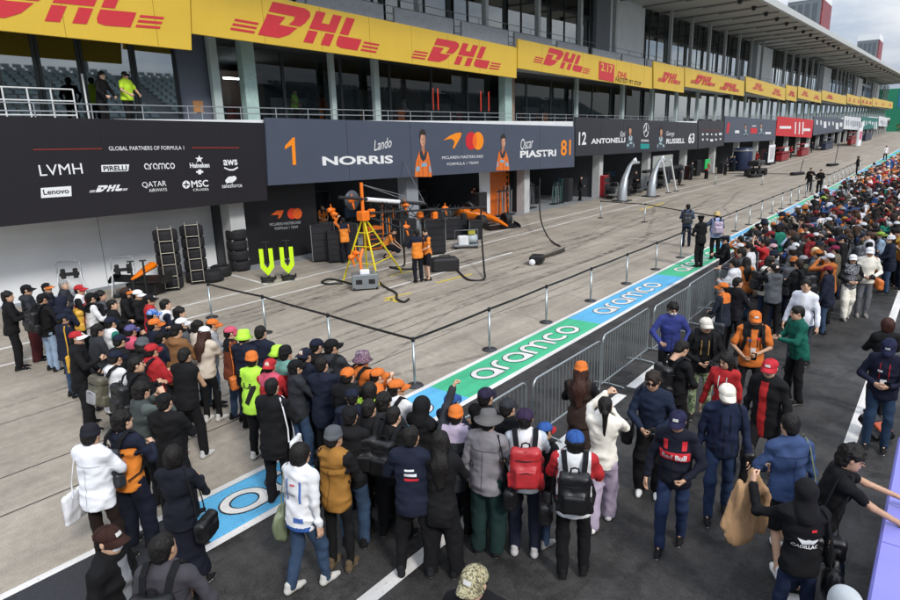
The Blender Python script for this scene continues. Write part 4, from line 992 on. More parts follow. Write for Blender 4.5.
o = ydhl([(653.6, 61), (684.2, 67.7), (683.8, 92.7), (653.6, 88)], 'short tall yellow board between two longer ones', DX+.03); logo(o, 657, 81, 680, 84.5, 10.5)
far = [((685, 67), (744.5, 81), (744, 96), (685, 86.5), [(690, 82.5, 715, 86.5, 9.5), (719, 89, 739, 92, 8)]), ((746, 76), (785.5, 88), (785, 100.5), (746, 91.5), [(752, 89, 763, 91.5, 7), (771, 94, 781, 96.5, 6.5)]), ((786, 84.5), (797, 87), (796.5, 101.5), (786, 99.5), [(788, 95, 795, 97, 5)]),
       ((798, 86), (821.5, 92.5), (821, 103), (798, 98), [(801, 95, 808, 97, 5), (813, 98.5, 819, 100, 4)]), ((822, 90), (846.5, 96), (846, 104.5), (822, 100), [(826, 98, 833, 99.5, 4)]), ((847, 93.5), (860.5, 97), (860, 105.5), (847, 103), []), ((861, 96), (872, 99), (872, 106.5), (861, 104.5), []), ((872.5, 97.5), (893, 102), (892.5, 108.5), (872.5, 106), [])]
for i, (a, b2, c, d, lg) in enumerate(far):
    o = ydhl([a, b2, c, d], '%s yellow board beyond the short tall yellow one' % ['first', 'second', 'third', 'fourth', 'fifth', 'sixth', 'seventh', 'eighth'][i], DX+.04*(i % 2))
    for q in lg: logo(o, *q)
    if not lg:
        for k in range(3):
            t = (k+.5)/3; A = np.array(PX(a[0]+(b2[0]-a[0])*t-1.3, d[1]+(c[1]-d[1])*t-2, DX)); B = np.array(PX(a[0]+(b2[0]-a[0])*t+1.3, d[1]+(c[1]-d[1])*t-1.5, DX)); on_plane(dhl_mesh(), A, B, .8, DX, .05, 'logo', DR, o)
# team banners
SX = -19.7
INKW = mat('print_white', '#e2e4e6', rough=.5, var=.03); INKO = mat('print_orange', '#ef8a12', rough=.5, var=.05); INKR = mat('print_red', '#c8202a', rough=.5, var=.05); INKBR = mat('print_dark_red', '#7c2a20', rough=.5)
def banner(c, m, lab, X=SX):
    o, P = quad_board('banner', X, c, m, th=.10); tag(o, lab, 'banner', 'banners over the garages')
    y = P[0][1]+3.9
    while y < P[1][1]-1 and y < 70:
        t = (y-P[0][1])/(P[1][1]-P[0][1]); zt = P[0][2]+(P[1][2]-P[0][2])*t; zb = P[3][2]+(P[2][2]-P[3][2])*t; MB().box(X-.01, X+.004, y, y+.014, zb+.01, zt-.01).build('seam', mat('seam_dark', '#101012', rough=.7), o); y += 3.9
    return o
def T(o, s, u0, v0, u1, v1, hpx, m=INKW, X=SX, off=.012, **kw):
    P0, P1 = PX(u0, v0, X), PX(u1, v1, X); h = float(PX(u0, v0-hpx, X)[2]-P0[2]); return on_plane(text_mesh(s, 1, **kw), P0, P1, h, X, off, 'lettering', m, o)
def shape(o, polys, m, X=SX, off=.012, name='print'):
    b = MB()
    for p in polys:
        v = [PX(u, w_, X) for u, w_ in p]; v = [(X+off, q[1], q[2]) for q in v]; b.add(v, [tuple(range(len(v)-1, -1, -1))])
    return b.build(name, m, o)
def disc(cx, cy, rx, ry, n=20): return [(cx+rx*math.cos(k*2*math.pi/n), cy+ry*math.sin(k*2*math.pi/n)) for k in range(n)]
BLK = mat('banner_black', '#1d1a1f', rough=.42, var=.05, vscale=1, bump=.5, bscale=.8); 
o = banner([(-70, 114.5), (264, 122.8), (267.5, 200), (-70, 234)], BLK, 'black banner listing global partners above the white wall')
shape(o, [[(33, 149), (102, 148), (102, 149.2), (33, 150.2)], [(192, 147), (239, 147), (239, 148.2), (192, 148.2)]], INKBR)
T(o, 'GLOBAL PARTNERS OF FORMULA 1', 109, 150.5, 184, 149.5, 4.2)
T(o, 'LVMH', 40, 176, 83, 173.5, 11); 
s_ = shape(o, [[(101, 165), (129, 164.3), (128, 171), (101.5, 171.8)]], INKW); T(o, 'PIRELLI', 103.5, 171, 127, 170.2, 5, BLK, off=.016, bold=.03)
def strokes_on(o, u0, v0, u1, v1, hpx, m, X=SX):
    V, Fq = wordsets[1]; me = mesh_np('lettering', V, Fq); P0, P1 = PX(u0, v0, X), PX(u1, v1, X); h = float(PX(u0, v0-hpx, X)[2]-P0[2]); on_plane(me, P0, P1, h, X, .012, 'lettering', m, o)
strokes_on(o, 144.5, 169.5, 175, 168.7, 6.2, INKW)
shape(o, [[(199+4.2*math.sin(k*math.pi/5)*(1 if k % 2 == 0 else .42), 159-4*math.cos(k*math.pi/5)*(1 if k % 2 == 0 else .42)) for k in range(10)]], INKW); T(o, 'Heineken', 190, 168, 209.5, 167.5, 5.2, bold=.03)
shape(o, [[(196, 171), (203, 170.8), (203, 172.6), (196, 172.8)]], INKW); shape(o, [[(198, 169.4), (201, 169.3), (201, 174.2), (198, 174.3)]], INKW, off=.015)
T(o, 'aws', 223.5, 165.5, 237.5, 165, 5.8, bold=.02); shape(o, [[(224, 167), (229, 169), (233, 169), (237.5, 166.6), (238, 168), (233.5, 170.5), (229, 170.5), (224, 168.3)]], INKW)
shape(o, [[(40.5, 188), (71, 186), (71.5, 196), (41, 198)]], INKW); T(o, 'Lenovo', 43.5, 195, 69, 193.2, 5.5, BLK, off=.016, bold=.02)
P0, P1 = PX(89, 192.6, SX), PX(128, 190.3, SX); on_plane(dhl_mesh(), P0, P1, float(PX(89, 186, SX)[2]-P0[2]), SX, .012, 'lettering', INKW, o)
T(o, 'QATAR', 142.5, 188.5, 166.5, 186.8, 6.5); T(o, 'AIRWAYS', 149, 192, 167, 190.8, 3.2)
shape(o, [disc(186, 184.5, 3.8, 4)], INKW); shape(o, [disc(186, 184.5, .7, 3.4)], BLK, off=.016); shape(o, [disc(186, 184.5, 3.2, .7)], BLK, off=.019); T(o, 'MSC', 191.5, 187.5, 208.5, 186.5, 7, bold=.02); T(o, 'CRUISES', 193, 191, 208.5, 190.2, 2.3)
shape(o, [disc(230.5, 179.5, 4.2, 3.2)], INKW); shape(o, [disc(233.6, 178.3, 2.6, 2.5)], INKW, off=.015); shape(o, [disc(227.6, 180.8, 2.6, 2.3)], INKW, off=.018); T(o, 'salesforce', 222, 188, 242, 187, 4.4)
GREYB = mat('banner_slate', '#474e5e', rough=.42, var=.05, vscale=1, bump=.5, bscale=.8)
o = banner([(265, 117.5), (574.3, 126.3), (574.3, 166.8), (268.5, 185.5)], GREYB, 'slate banner with orange number one, two driver portraits and orange swoosh emblem', SX+.05); XB = SX+.05
shape(o, [[(284.5, 149.5), (285, 145.5), (292.5, 137.5), (294.5, 137.2), (296, 164.6), (292.5, 165), (291.5, 145)]], INKO, XB)
T(o, 'Lando', 374, 151, 391.5, 147, 10.5, X=XB, shear=.25); T(o, 'NORRIS', 322.5, 165.6, 393, 163.3, 9.2, X=XB, bold=.035)
def portrait(o, u, v, s, X, suit, dark=False, flip=1):
    """flat printed generic figure: hair, face, neck, suit with dark collar and sleeve bands; (u,v) = chin"""
    P = lambda pts: [(u+flip*x*s, v+y*s) for x, y in pts]
    shape(o, [P([(-1.35, 5.3), (-1.3, 4.2), (-1.1, 2.6), (-.6, 1.1), (-.2, .75), (.45, .75), (.95, 1.2), (1.25, 2.8), (1.5, 4.3), (1.55, 5.3)])], mat(suit[0], suit[1], rough=.5), X, .012)
    shape(o, [P([(-.55, 1.2), (-.2, .6), (.2, 1.8), (.45, .6), (.75, 1.2), (.55, 2.3), (.1, 2.7), (-.35, 2.2)])], mat(suit[2], suit[3], rough=.5), X, .015)
    shape(o, [P([(-1.1, 3.6), (-.5, 3.5), (-.5, 4.3), (-1.2, 4.4)]), P([(-.2, 3.0), (.7, 2.9), (.7, 3.5), (-.2, 3.6)]), P([(1.05, 3.5), (1.3, 3.4), (1.45, 4.5), (1.15, 4.6)])], mat(suit[4], suit[5], rough=.5), X, .016)
    shape(o, [P([(-.22, .8), (-.22, -.4), (.3, -.4), (.32, .8), (.05, 1.2)])], mat('print_skin_shade', '#a9745c', rough=.5), X, .018)
    shape(o, [P([(-.42, -1.9), (.38, -1.9), (.45, -.9), (.35, -.2), (.12, .12), (-.1, .12), (-.34, -.2), (-.45, -.9)])], mat('print_skin', '#c8967c', rough=.5), X, .021)
    shape(o, [P([(.05, -1.75), (.38, -1.8), (.45, -.9), (.35, -.2), (.12, .12), (.02, .12)])], mat('print_skin_mid', '#b5836a', rough=.5), X, .0225)
    if s > 3:
        shape(o, [P([(-.28, -1.12), (-.08, -1.12), (-.08, -1.0), (-.28, -1.0)]), P([(.10, -1.12), (.30, -1.12), (.30, -1.0), (.10, -1.0)]), P([(-.12, -.36), (.14, -.36), (.14, -.28), (-.12, -.28)])], mat('print_feature', '#4a2f28', rough=.5), X, .024)
        shape(o, [P([(-.62, 5.28), (-.78, 3.4), (-.70, 2.2), (-.62, 2.2), (-.66, 3.4), (-.50, 5.28)]), P([(.95, 5.28), (.98, 3.4), (.88, 2.2), (.80, 2.2), (.86, 3.4), (.84, 5.28)]), P([(-.05, 2.7), (.06, 2.7), (.08, 5.28), (-.04, 5.28)])], mat('print_suit_shade', '#a9501c', rough=.5) if suit[1] == '#d9702a' else mat('print_suit_shade2', '#2a3138', rough=.5), X, .0145)
    shape(o, [P([(-.5, -1.1), (-.52, -2.2), (-.25, -2.75), (.2, -2.75), (.5, -2.2), (.46, -1.2), (.36, -1.75), (-.32, -1.85), (-.42, -1.1)])], mat('print_hair', '#2b211d', rough=.5), X, .024)
MCL = ('print_suit_orange', '#d9702a', 'print_suit_navy', '#26303c', 'print_suit_blue', '#7fa3b8')
portrait(o, 422.5, 145.5, 5.9, XB, MCL, flip=1); portrait(o, 503, 146.5, 4.5, XB, MCL, flip=-1)
shape(o, [[(443, 140.5), (449, 136), (456, 132.8), (461.5, 132.5), (460.5, 137), (454, 148.5), (452.5, 148.2), (454.5, 141.5), (451.5, 138.8), (447.5, 139.2)]], INKO, XB)
shape(o, [disc(471, 140.8, 5.6, 9)], INKR, XB); shape(o, [disc(477.8, 140.8, 5.6, 9)], INKO, XB, .016); shape(o, [disc(474.5, 140.8, 2.2, 7)], mat('print_mid', '#e8631c', rough=.5), XB, .019)
T(o, 'MCLAREN MASTERCARD', 442, 159.2, 483, 157.6, 3, X=XB); T(o, 'FORMULA 1 TEAM', 447, 165.4, 478, 163.8, 2.6, X=XB)
T(o, 'Oscar', 520.5, 150, 533, 147.5, 11, X=XB, shear=.2); T(o, 'PIASTRI', 520, 158, 556, 156, 7.3, X=XB, bold=.035)
T(o, '81', 560.5, 156, 570.5, 155, 16, INKO, XB, bold=.02)
MER = mat('banner_charcoal', '#2b2a31', rough=.42, var=.05, vscale=1, bump=.5, bscale=.8)
o = banner([(575.3, 116.8), (697.5, 122.8), (697.5, 149), (575.3, 156.2)], MER, 'charcoal banner with white number twelve and silver star emblem'); 
T(o, '12', 578.5, 145, 586, 144.5, 13, bold=.02); T(o, 'ANTONELLI', 591, 144, 625, 142.3, 5.5, bold=.03); T(o, 'Kimi', 620, 137, 625, 136.5, 6, shear=.2)
SIL = ('print_suit_black', '#3d4650', 'print_suit_teal', '#9fb7bd', 'print_suit_teal', '#5c8f94')
portrait(o, 630, 133.5, 2.9, SX, SIL); portrait(o, 661, 134.5, 2.8, SX, SIL, flip=-1)
b = MB(); P = PX(645.8, 130, SX); r1 = .52
b.tube([(SX+.02, P[1]+r1*math.sin(t), P[2]+r1*math.cos(t)) for t in np.linspace(0, 2*math.pi, 20, endpoint=False)], .035, 5, closed=True)
for t in (0, 2.094, 4.189): b.tube([(SX+.02, P[1], P[2]), (SX+.02, P[1]+r1*math.sin(t), P[2]+r1*math.cos(t))], [.06, .012], 5)
b.build('star_emblem', INKW, o); T(o, 'PETRONAS', 641, 141.8, 648.5, 141.6, 2.3, bold=.03); shape(o, [[(640.3, 143.6), (649.2, 143.8), (649.2, 148.6), (640.3, 148.9)]], mat('print_teal', '#1c8f8c'))
T(o, 'George', 666, 137, 674, 137, 6, shear=.2); T(o, 'RUSSELL', 666, 143.8, 684.5, 143, 5.2, bold=.03); T(o, '63', 688, 143.5, 694, 143.2, 10.5, bold=.03)
def small_print(o, u0, u1, vt0, vt1, X, n, m, seed, hr=(.15, .45)):
    r = random.Random(seed); sh = []
    for k in range(n):
        t = (k+.5)/n; u = u0+(u1-u0)*t; vt = vt0+(vt1-vt0)*t; w_ = (u1-u0)/n*r.uniform(.25, .7)/2; a = r.uniform(-.5, .5); h_ = r.uniform(*hr)*10
        sh.append([(u-w_, vt+a), (u+w_, vt+a), (u+w_, vt+a+h_*.5), (u-w_, vt+a+h_*.5)])
    shape(o, sh, m, X)
o = banner([(698.3, 120.3), (724, 120.8), (724, 145.5), (698.3, 149)], MER, 'narrow charcoal banner with two rows of small white partner marks', SX-.03)
shape(o, [[(702, 130), (720, 130), (720, 130.6), (702, 130.6)]], INKBR, SX-.03); 
for q, vv in ((3, 133.4), (4, 139)): small_print(o, 700.5, 722.5, vv, vv-.6, SX-.03, 5, INKW, q, (.3, .5))
o = banner([(725, 116), (776.3, 120), (775.3, 140.3), (724.3, 142.5)], GREYB, 'slate banner with red bull emblem colours and two slim portraits, beside the red banner')
shape(o, [[(727.5, 122.5), (730, 122.5), (728.5, 133), (726, 133)]], INKR); small_print(o, 731, 743, 130.6, 130, SX, 1, INKW, 3, (.5, .6)); small_print(o, 760, 776, 132, 131, SX, 1, INKW, 8, (.4, .5)); shape(o, [[(750.5, 128), (757, 128), (757, 133), (750.5, 133.5)]], INKR); small_print(o, 751, 757, 125, 125, SX, 1, INKW, 2)
portrait(o, 745.5, 128, 1.6, SX, SIL); portrait(o, 761, 127, 1.6, SX, SIL)
o = banner([(778, 116.2), (813.6, 119.8), (811.6, 137.6), (775.8, 135.6)], mat('banner_red', '#c4232b', rough=.55, var=.08, vscale=1), 'bright red banner with white lettering and portraits', SX+.06)
shape(o, [[(779.5, 126), (791, 126), (791, 128.6), (779.5, 128.6)]], INKW, SX+.06); shape(o, [[(803.5, 128.3), (810.3, 128.5), (810.3, 131), (803.5, 131)]], INKW, SX+.06)
for u in (795, 799, 802.5): shape(o, [[(u, 122), (u+1.2, 122), (u+.6, 134), (u-.5, 134)]], INKW, SX+.06)
for (c, m_, lab, sd) in (([(814, 116.2), (844, 119), (843, 131), (813, 135.5)], GREYB, 'slate banner with white portraits right beyond the red banner', 4), ([(844.6, 115.8), (861.3, 117.8), (860.4, 130), (843.3, 129)], mat('banner_white', '#cfd2d6', rough=.6), 'white banner with grey lettering beyond the slate banners', 6), ([(862, 116.5), (878.5, 118), (878, 128), (861.5, 129.5)], mat('banner_green', '#1f6a63', rough=.6), 'dark green banner between two white banners', 7), ([(879, 115.8), (887.5, 117.8), (887, 126.5), (878.5, 126)], mat('banner_white', '#cfd2d6'), 'small white banner at the far end of the building', 8)):
    o = banner(c, m_, lab); mm = INKW if sd not in (6, 8) else mat('print_grey', '#7d828c'); small_print(o, c[0][0]+1, c[1][0]-1, c[0][1]+4, c[1][1]+4, SX, 7, mm, sd, (.5, 1.5))
# soffit box behind banners so that the garages are covered
for (y0, y1) in blocks:
    z = lift((y0+y1)/2); pbox('soffit', mat('soffit_dark', '#232427', rough=.8), -20.9, -19.84, y0, y1-.01, 3.6+z*.8, 4.54+z)

# lit ceiling tubes seen behind the glazing and in the garages
MB().box(-25.4, -25.3, 16.6, 18.0, 7.35, 7.42).build('ceiling_tube', TUBE, BUILD)
for i in range(min(9, len(py)-1)):
    y = (py[i]+py[i+1])/2; MB().box(-23.2, -23.05, y-1.6, y+1.6, 4.42, 4.48).build('ceiling_tube', TUBE, BUILD)
# faint tyre marks
TM = bpy.data.materials.new('tyre_mark'); TM.use_nodes = True; _nt = TM.node_tree; _b = _nt.nodes['Principled BSDF']; _b.inputs['Base Color'].default_value = (.04, .038, .036, 1); _b.inputs['Roughness'].default_value = .8
_n = _nt.nodes.new('ShaderNodeTexNoise'); _n.inputs['Scale'].default_value = 2.2; _n.inputs['Detail'].default_value = 8; _n.inputs['Roughness'].default_value = .7; _r = _nt.nodes.new('ShaderNodeMapRange'); _r.inputs[1].default_value = .40; _r.inputs[2].default_value = .75; _r.inputs[3].default_value = .0; _r.inputs[4].default_value = .44
_tc = _nt.nodes.new('ShaderNodeTexCoord'); _nt.links.new(_tc.outputs['Object'], _n.inputs['Vector']); _nt.links.new(_n.outputs['Fac'], _r.inputs[0]); _nt.links.new(_r.outputs[0], _b.inputs['Alpha'])
r_ = random.Random(31)
for k in range(46):
    x0 = r_.uniform(-15.4, -9.0); y0 = r_.uniform(2, 44); L_ = r_.uniform(6, 22); dx = r_.uniform(-3.2, 2.2); wd = r_.uniform(.10, .30); n = 12; v = []
    for i in range(n+1):
        t = i/n; s_ = t*t*(3-2*t); x = x0+dx*s_; q = wd*math.sin(math.pi*min(max(t, .02), .98))**.3; v += [(x-q/2, y0+L_*t, .0015+.00005*k), (x+q/2, y0+L_*t, .0015+.00005*k)]
    MB().add(v, [(2*i, 2*i+1, 2*i+3, 2*i+2) for i in range(n)]).build('tyre_mark', TM, PITLANE)

for k in range(14):
    y = 14.0+k*2.9; pbox('interior_partition', [mat('inner_panel_a', '#6d7072', rough=.7), mat('inner_panel_b', '#4a4d50', rough=.7), mat('inner_panel_c', '#8b8d8c', rough=.7), mat('inner_panel_d', '#5a4a44', rough=.7)][(k*3) % 4], -26.5, -26.4, y, y+2.5, 5.13, 5.13+[2.2, 2.7, 1.6, 2.4][k % 4])
for u in (433, 438, 481, 489):
    y = ypx(u, 86, -24.0); MB().box(-24.05, -24.0, y-.02, y+.02, 6.2, 7.4).build('red_light_bar', emit('red_led', (.8, .06, .03), .7), BUILD)

r_ = random.Random(52)
for k in range(22):
    x0 = r_.uniform(-5.6, .2); y0 = r_.uniform(1.5, 24); L_ = r_.uniform(.8, 4.5); dx = r_.uniform(-.8, .8); wd = r_.uniform(.15, .9); n = 8; v = []
    for i in range(n+1):
        t = i/n; q = wd*math.sin(math.pi*min(max(t, .03), .97))**.6*(1+.25*math.sin(5*t+k)); v += [(x0+dx*t-q/2, y0+L_*t, .0015+.00005*k), (x0+dx*t+q/2, y0+L_*t, .0015+.00005*k)]
    MB().add(v, [(2*i, 2*i+1, 2*i+3, 2*i+2) for i in range(n)]).build('stain', TM, PAVE)
# ------------------------------------------------------------------ belt barriers
CHROME = mat('steel_post', '#9aa5a8', rough=.3, metal=.85, var=.05); RUBB = mat('rubber_black', '#17171a', rough=.75, var=.15); BELT = mat('belt_black', '#1c1b1e', rough=.7); BASEM = mat('post_base_dark', '#3a3a3e', rough=.45, metal=.4)
def post_meshes():
    if 'post' not in _TPL:
        b = MB(); b.lathe([(.001, 0), (.165, 0), (.170, .012), (.155, .028), (.05, .040), (.034, .052), (.001, .052)], 24); p = MB(); p.lathe([(.024, .05), (.024, .92), (.001, .92)], 12); h = MB(); h.lathe([(.001, .90), (.033, .90), (.033, .975), (.022, .985), (.001, .985)], 12)
        _TPL['post'] = (b.mesh('base'), p.mesh('pole'), h.mesh('belt_head'))
    return _TPL['post']
def belt_post(x, y, nxt, lab):
    z = zg(y); t = empty('belt_post', (x, y, z)); tag(t, lab, 'barrier post', 'belt posts around the pit area'); b, p, h = post_meshes()
    link('base', b, BASEM, t); link('pole', p, CHROME, t); link('belt_head', h, RUBB, t)
    if nxt is not None:
        d = Vector((nxt[0]-x, nxt[1]-y, zg(nxt[1])-z)); n = 8; v = []; f = []
        for i in range(n+1):
            s = i/n; q = d*s; q.z += .945-.012*4*s*(1-s)
            nn = Vector((-d.y, d.x, 0)).normalized()*.003
            v += [q+nn+Vector((0, 0, .025)), q+nn-Vector((0, 0, .025)), q-nn-Vector((0, 0, .025)), q-nn+Vector((0, 0, .025))]
        for i in range(n):
            for k in range(4): f.append((4*i+k, 4*i+(k+1) % 4, 4*i+4+(k+1) % 4, 4*i+4+k))
        MB().add(v, f).build('belt', BELT, t)
ORD = 'zeroth first second third fourth fifth sixth seventh eighth ninth tenth eleventh twelfth thirteenth fourteenth fifteenth sixteenth seventeenth eighteenth nineteenth twentieth twenty-first twenty-second twenty-third twenty-fourth twenty-fifth twenty-sixth twenty-seventh twenty-eighth twenty-ninth'.split()
line = [(-7.57, 8.38+2.53*i) for i in range(30)]
p2 = PZ(266, 333); p1 = PZ(212, 317.5); pm = [(-7.57+(p2[0]+7.57)*.5, 8.38+(p2[1]-8.38)*.5)]
trans = [(-7.57, 8.38), pm[0], (p2[0], p2[1]), (p1[0], p1[1])]
for i in range(len(line)-1):
    if i == 0: continue
    belt_post(*line[i], line[i+1], '%s belt post after the corner post along the painted strip' % ORD[i])
belt_post(*line[0], line[1], 'steel corner post where two black belts meet')
belt_post(*trans[1], trans[0], 'belt post between the corner post and the spectators'); belt_post(*trans[2], trans[1], 'belt post in front of the lime jacks'); belt_post(*trans[3], trans[2], 'last belt post beside the tyre racks')
a, b_ = PZ(600.5, 218), PZ(644.5, 222); cpt = line[8]
belt_post(a[0], a[1], (b_[0], b_[1]), 'belt post near the silver gantry legs'); belt_post(b_[0], b_[1], cpt, 'belt post between the silver gantry and the lane')
y2 = line[20]; belt_post(-12.5, y2[1], y2, 'far cross belt post behind two walking people'); belt_post(-16.2, y2[1]-.5, (-12.5, y2[1]), 'far cross belt post close to the garages')
# ------------------------------------------------------------------ crowd-control fences
GALV = mat('galvanised_steel', '#a3aaac', rough=.4, metal=.7, var=.12, vscale=20)
def fence_meshes(L=2.28):
    if 'fence' not in _TPL:
        b = MB(); r = .12; z1, z0 = 1.08, .16; P = []
        for cx, cz, a0 in ((L-r, z1-r, 90), (r, z1-r, 180)):
            pass
        P = [(0, 0, z0)]+[(0, 0, z1-r)]+[(0, r-r*math.cos(t), z1-r+r*math.sin(t)) for t in np.linspace(0, math.pi/2, 6)]+[(0, L-r+r*math.sin(t), z1-r+r*math.cos(t)) for t in np.linspace(0, math.pi/2, 6)]+[(0, L, z0)]
        b.tube(P, .019, 8); b.tube([(0, 0, z0), (0, L, z0)], .017, 8); fr = b.mesh('frame'); br = MB().tube([(0, 0, z0), (0, 0, z1-.01)], .0075, 6, cap=False).mesh('bar')
        ft = MB().tube([(-.30, 0, .012), (-.26, 0, .03), (0, 0, .05), (.26, 0, .03), (.30, 0, .012)], .015, 6).tube([(0, 0, .05), (0, 0, z0)], .015, 6).mesh('foot'); _TPL['fence'] = (fr, br, ft)
    return _TPL['fence']
fy = [(5.2, 'beside the red backpack'), (7.58, 'behind the orange beanie'), (10.1, 'beside the camera photographer'), (12.48, 'in front of the man in a purple jacket'), (14.85, 'next to the police officer'), (17.2, 'ending where the crowd begins')]
for i, (y0, wh) in enumerate(fy):
    L = 2.28; t = empty('crowd_fence', (-4.50+.05*((i % 2)-.5), y0, 0), math.radians([.4, -.6, .7, -.5, .8, 3][i])); tag(t, 'galvanised steel crowd fence '+wh, 'fence', 'crowd fences along the painted strip')
    fr, br, ft = fence_meshes(); link('frame', fr, GALV, t)
    for k in range(1, 20): link('bar', br, GALV, t, loc=(0, L*k/20, 0))
    for yy in (.35, L-.35): link('foot', ft, GALV, t, loc=(0, yy, 0))
# ------------------------------------------------------------------ pit wall desk, lower right corner
PUR = mat('purple_cover', '#8280cc', rough=.5, var=.10, vscale=1.6)
t = empty('pit_wall_desk', (-.06, 4, 0)); tag(t, 'low pit wall with a smooth light purple covered top', 'wall')
MB().bbox(.06, 1.3, -8, 4.4, 0, 1.02, .01).build('wall', mat('wall_conc', '#77797c', rough=.8), t); MB().bbox(0, 1.35, -8.05, 4.45, 1.02, 1.10, .02).build('top_cover', PUR, t); [MB().box(.02, 1.33, yy, yy+.012, 1.10, 1.1025).build('seam', mat('purple_seam', '#6664b0', rough=.6), t) for yy in (-4.6, -2.4, -.2, 2.0)]; MB().box(-.006, .0, -8.05, 4.4, .80, 1.06).build('front_lip', mat('purple_dark', '#4a4a86', rough=.5), t)
t = empty('control_box', (.22, 6.75, 1.10), .3); tag(t, 'small black device lying on the purple pit wall', 'device'); MB().bbox(-.06, .06, -.1, .1, 0, .05, .01).build('case', mat('dev_black', '#131315', rough=.4), t); MB().box(-.04, .04, -.06, .06, .051, .053).build('screen', mat('dev_screen', '#2a2d33', rough=.1), t)
# ------------------------------------------------------------------ tyres, racks, trolleys
TYRE = mat('tyre_rubber', '#151517', rough=.7, var=.2, vscale=12); BLANK = mat('tyre_blanket', '#17161a', rough=.8, var=.25, vscale=8, bump=.8, bscale=14); RIM = mat('rim_dark', '#2d2f33', rough=.35, metal=.6); WIRE = mat('rack_wire', '#b9b4a6', rough=.4, metal=.5)
def tyre_mesh():
    if 'tyre' not in _TPL:
        b = MB(); b.lathe([(.23, -.17), (.30, -.195), (.345, -.17), (.36, -.10), (.36, .10), (.345, .17), (.30, .195), (.23, .17), (.23, -.17)], 26); _TPL['tyre'] = b.mesh('tyre')
        b = MB(); b.lathe([(.001, -.05), (.10, -.06), (.225, -.15), (.232, -.15), (.232, .15), (.225, .15), (.10, .04), (.001, .05)], 20); _TPL['rim'] = b.mesh('rim')
        b = MB()
        b.lathe([(.001, -.19), (.30, -.19), (.365, -.16), (.375, -.05), (.368, 0), (.375, .05), (.365, .16), (.30, .19), (.001, .19)], 26); _TPL['blanket'] = b.mesh('blanket')
    return _TPL['tyre']
tyre_mesh()
def tyre_rack(x, y, rz, n, lab):
    t = empty('tyre_rack', (x, y, 0), rz); tag(t, lab, 'tyre rack', 'tyre racks against the white wall'); lean = .06
    for k in range(n): link('wrapped_tyre', _TPL['blanket'], BLANK, t, loc=(.02*math.sin(k*2.1), -.02*k*0, .24+.385*k), rot=(0, 0, k*1.3))
    for s in (-1, 1):
        MB().tube([(.40, s*.20, .06), (.40, s*.20, .2+.385*n)], .014, 6).build('upright', WIRE, t)
    for k in range(n+1): MB().tube([(.40, -.20, .10+.385*k), (.40, .20, .10+.385*k)], .011, 6).build('rung', WIRE, t)
    MB().box(-.36, .42, -.24, .24, .02, .05).build('base_plate', RIM, t)
    for sx in (-.3, .38):
        for sy in (-.22, .22): MB().lathe([(.001, -.02), (.045, -.02), (.045, .02), (.001, .02)], 10, c=(sx, sy, .045), axis='y').build('castor', RUBB, t)
a = PZ(179, 290); tyre_rack(a[0]-.40, a[1], math.radians(-28), 5, 'wire rack of five wrapped tyres leaning by the white wall'); a = PZ(203, 284); tyre_rack(a[0]-.48, a[1]+.1, math.radians(-28), 5, 'second wire rack of wrapped tyres beside the loose flat tyres')
def tyre_stack(x, y, n, lab, blanket=True):
    t = empty('tyre_stack', (x, y, 0)); tag(t, lab, 'tyre stack', 'loose tyres by the garages')
    for k in range(n):
        o = link('tyre', _TPL['blanket'] if blanket else _TPL['tyre'], BLANK if blanket else TYRE, t, loc=(.02*math.sin(k*1.7), .02*math.cos(k*2.3), .20+.385*k), rot=(0, 0, k))
        if not blanket: link('rim', _TPL['rim'], RIM, o)
a = PZ(226, 277); tyre_stack(a[0]-.3, a[1], 1, 'single black tyre lying flat next to the wire racks', False); a = PZ(217, 281); tyre_stack(a[0]-.1, a[1]-.1, 1, 'black tyre lying flat in front of the second rack')
a = PZ(244, 271); tyre_stack(a[0]-.25, a[1], 4, 'stack of four wrapped tyres before the black logo panel')
for i, (x, y, n) in enumerate(((-23.2, 36.5, 4), (-22.6, 38.2, 3), (-22.4, 45.8, 4), (-21.9, 48.4, 4), (-22.2, 53.6, 3))): tyre_stack(x, y, n, ['stack of tyres inside the garage left of the red cabinet', 'lower stack of tyres inside the garage', 'tyre stack behind the silver gantry leg', 'tyre stack between the two silver gantry legs', 'tyre stack right of the silver gantry'][i], i % 2 == 0)
# black logo panel of the team garage
t = empty('logo_panel', (-20.95, 0, 0)); tag(t, 'black garage panel with orange swoosh and disc above small lettering', 'panel'); y0, y1 = ypx(234, 230, -20.95), ypx(318, 230, -20.95)
MB().box(-.06, 0, y0, y1, .02, 4.4).build('panel', mat('panel_black', '#1b1b1e', rough=.4, var=.1), t)
def shp(polys, m, X, par, off):
    b = MB()
    for p in polys:
        v = [PX(u, w_, X) for u, w_ in p]; b.add([(off, q[1], q[2]) for q in v], [tuple(range(len(v)-1, -1, -1))])
    return b.build('print', m, par)
shp([[(271, 215), (277, 210.5), (284, 210), (281, 217), (278, 219), (279, 215)]], mat('print_dim_orange', '#d3591c', rough=.5), -20.94, t, .006); shp([disc(292, 213.5, 4.5, 5.5)], mat('print_dim_red', '#cc3a1a'), -20.94, t, .006); shp([disc(297.5, 213.5, 4.5, 5.5)], mat('print_dim_orange', '#d3591c'), -20.94, t, .009)
for s_, u0, v0, u1, v1 in (('MCLAREN MASTERCARD', 270, 226, 301, 223.5), ('FORMULA 1 TEAM', 275, 230, 298, 228)):
    q = on_plane(text_mesh(s_, 1), PX(u0, v0, -20.94), PX(u1, v1, -20.94), .11, 0, .006, 'lettering', mat('print_grey2', '#a0a4a8'), t)
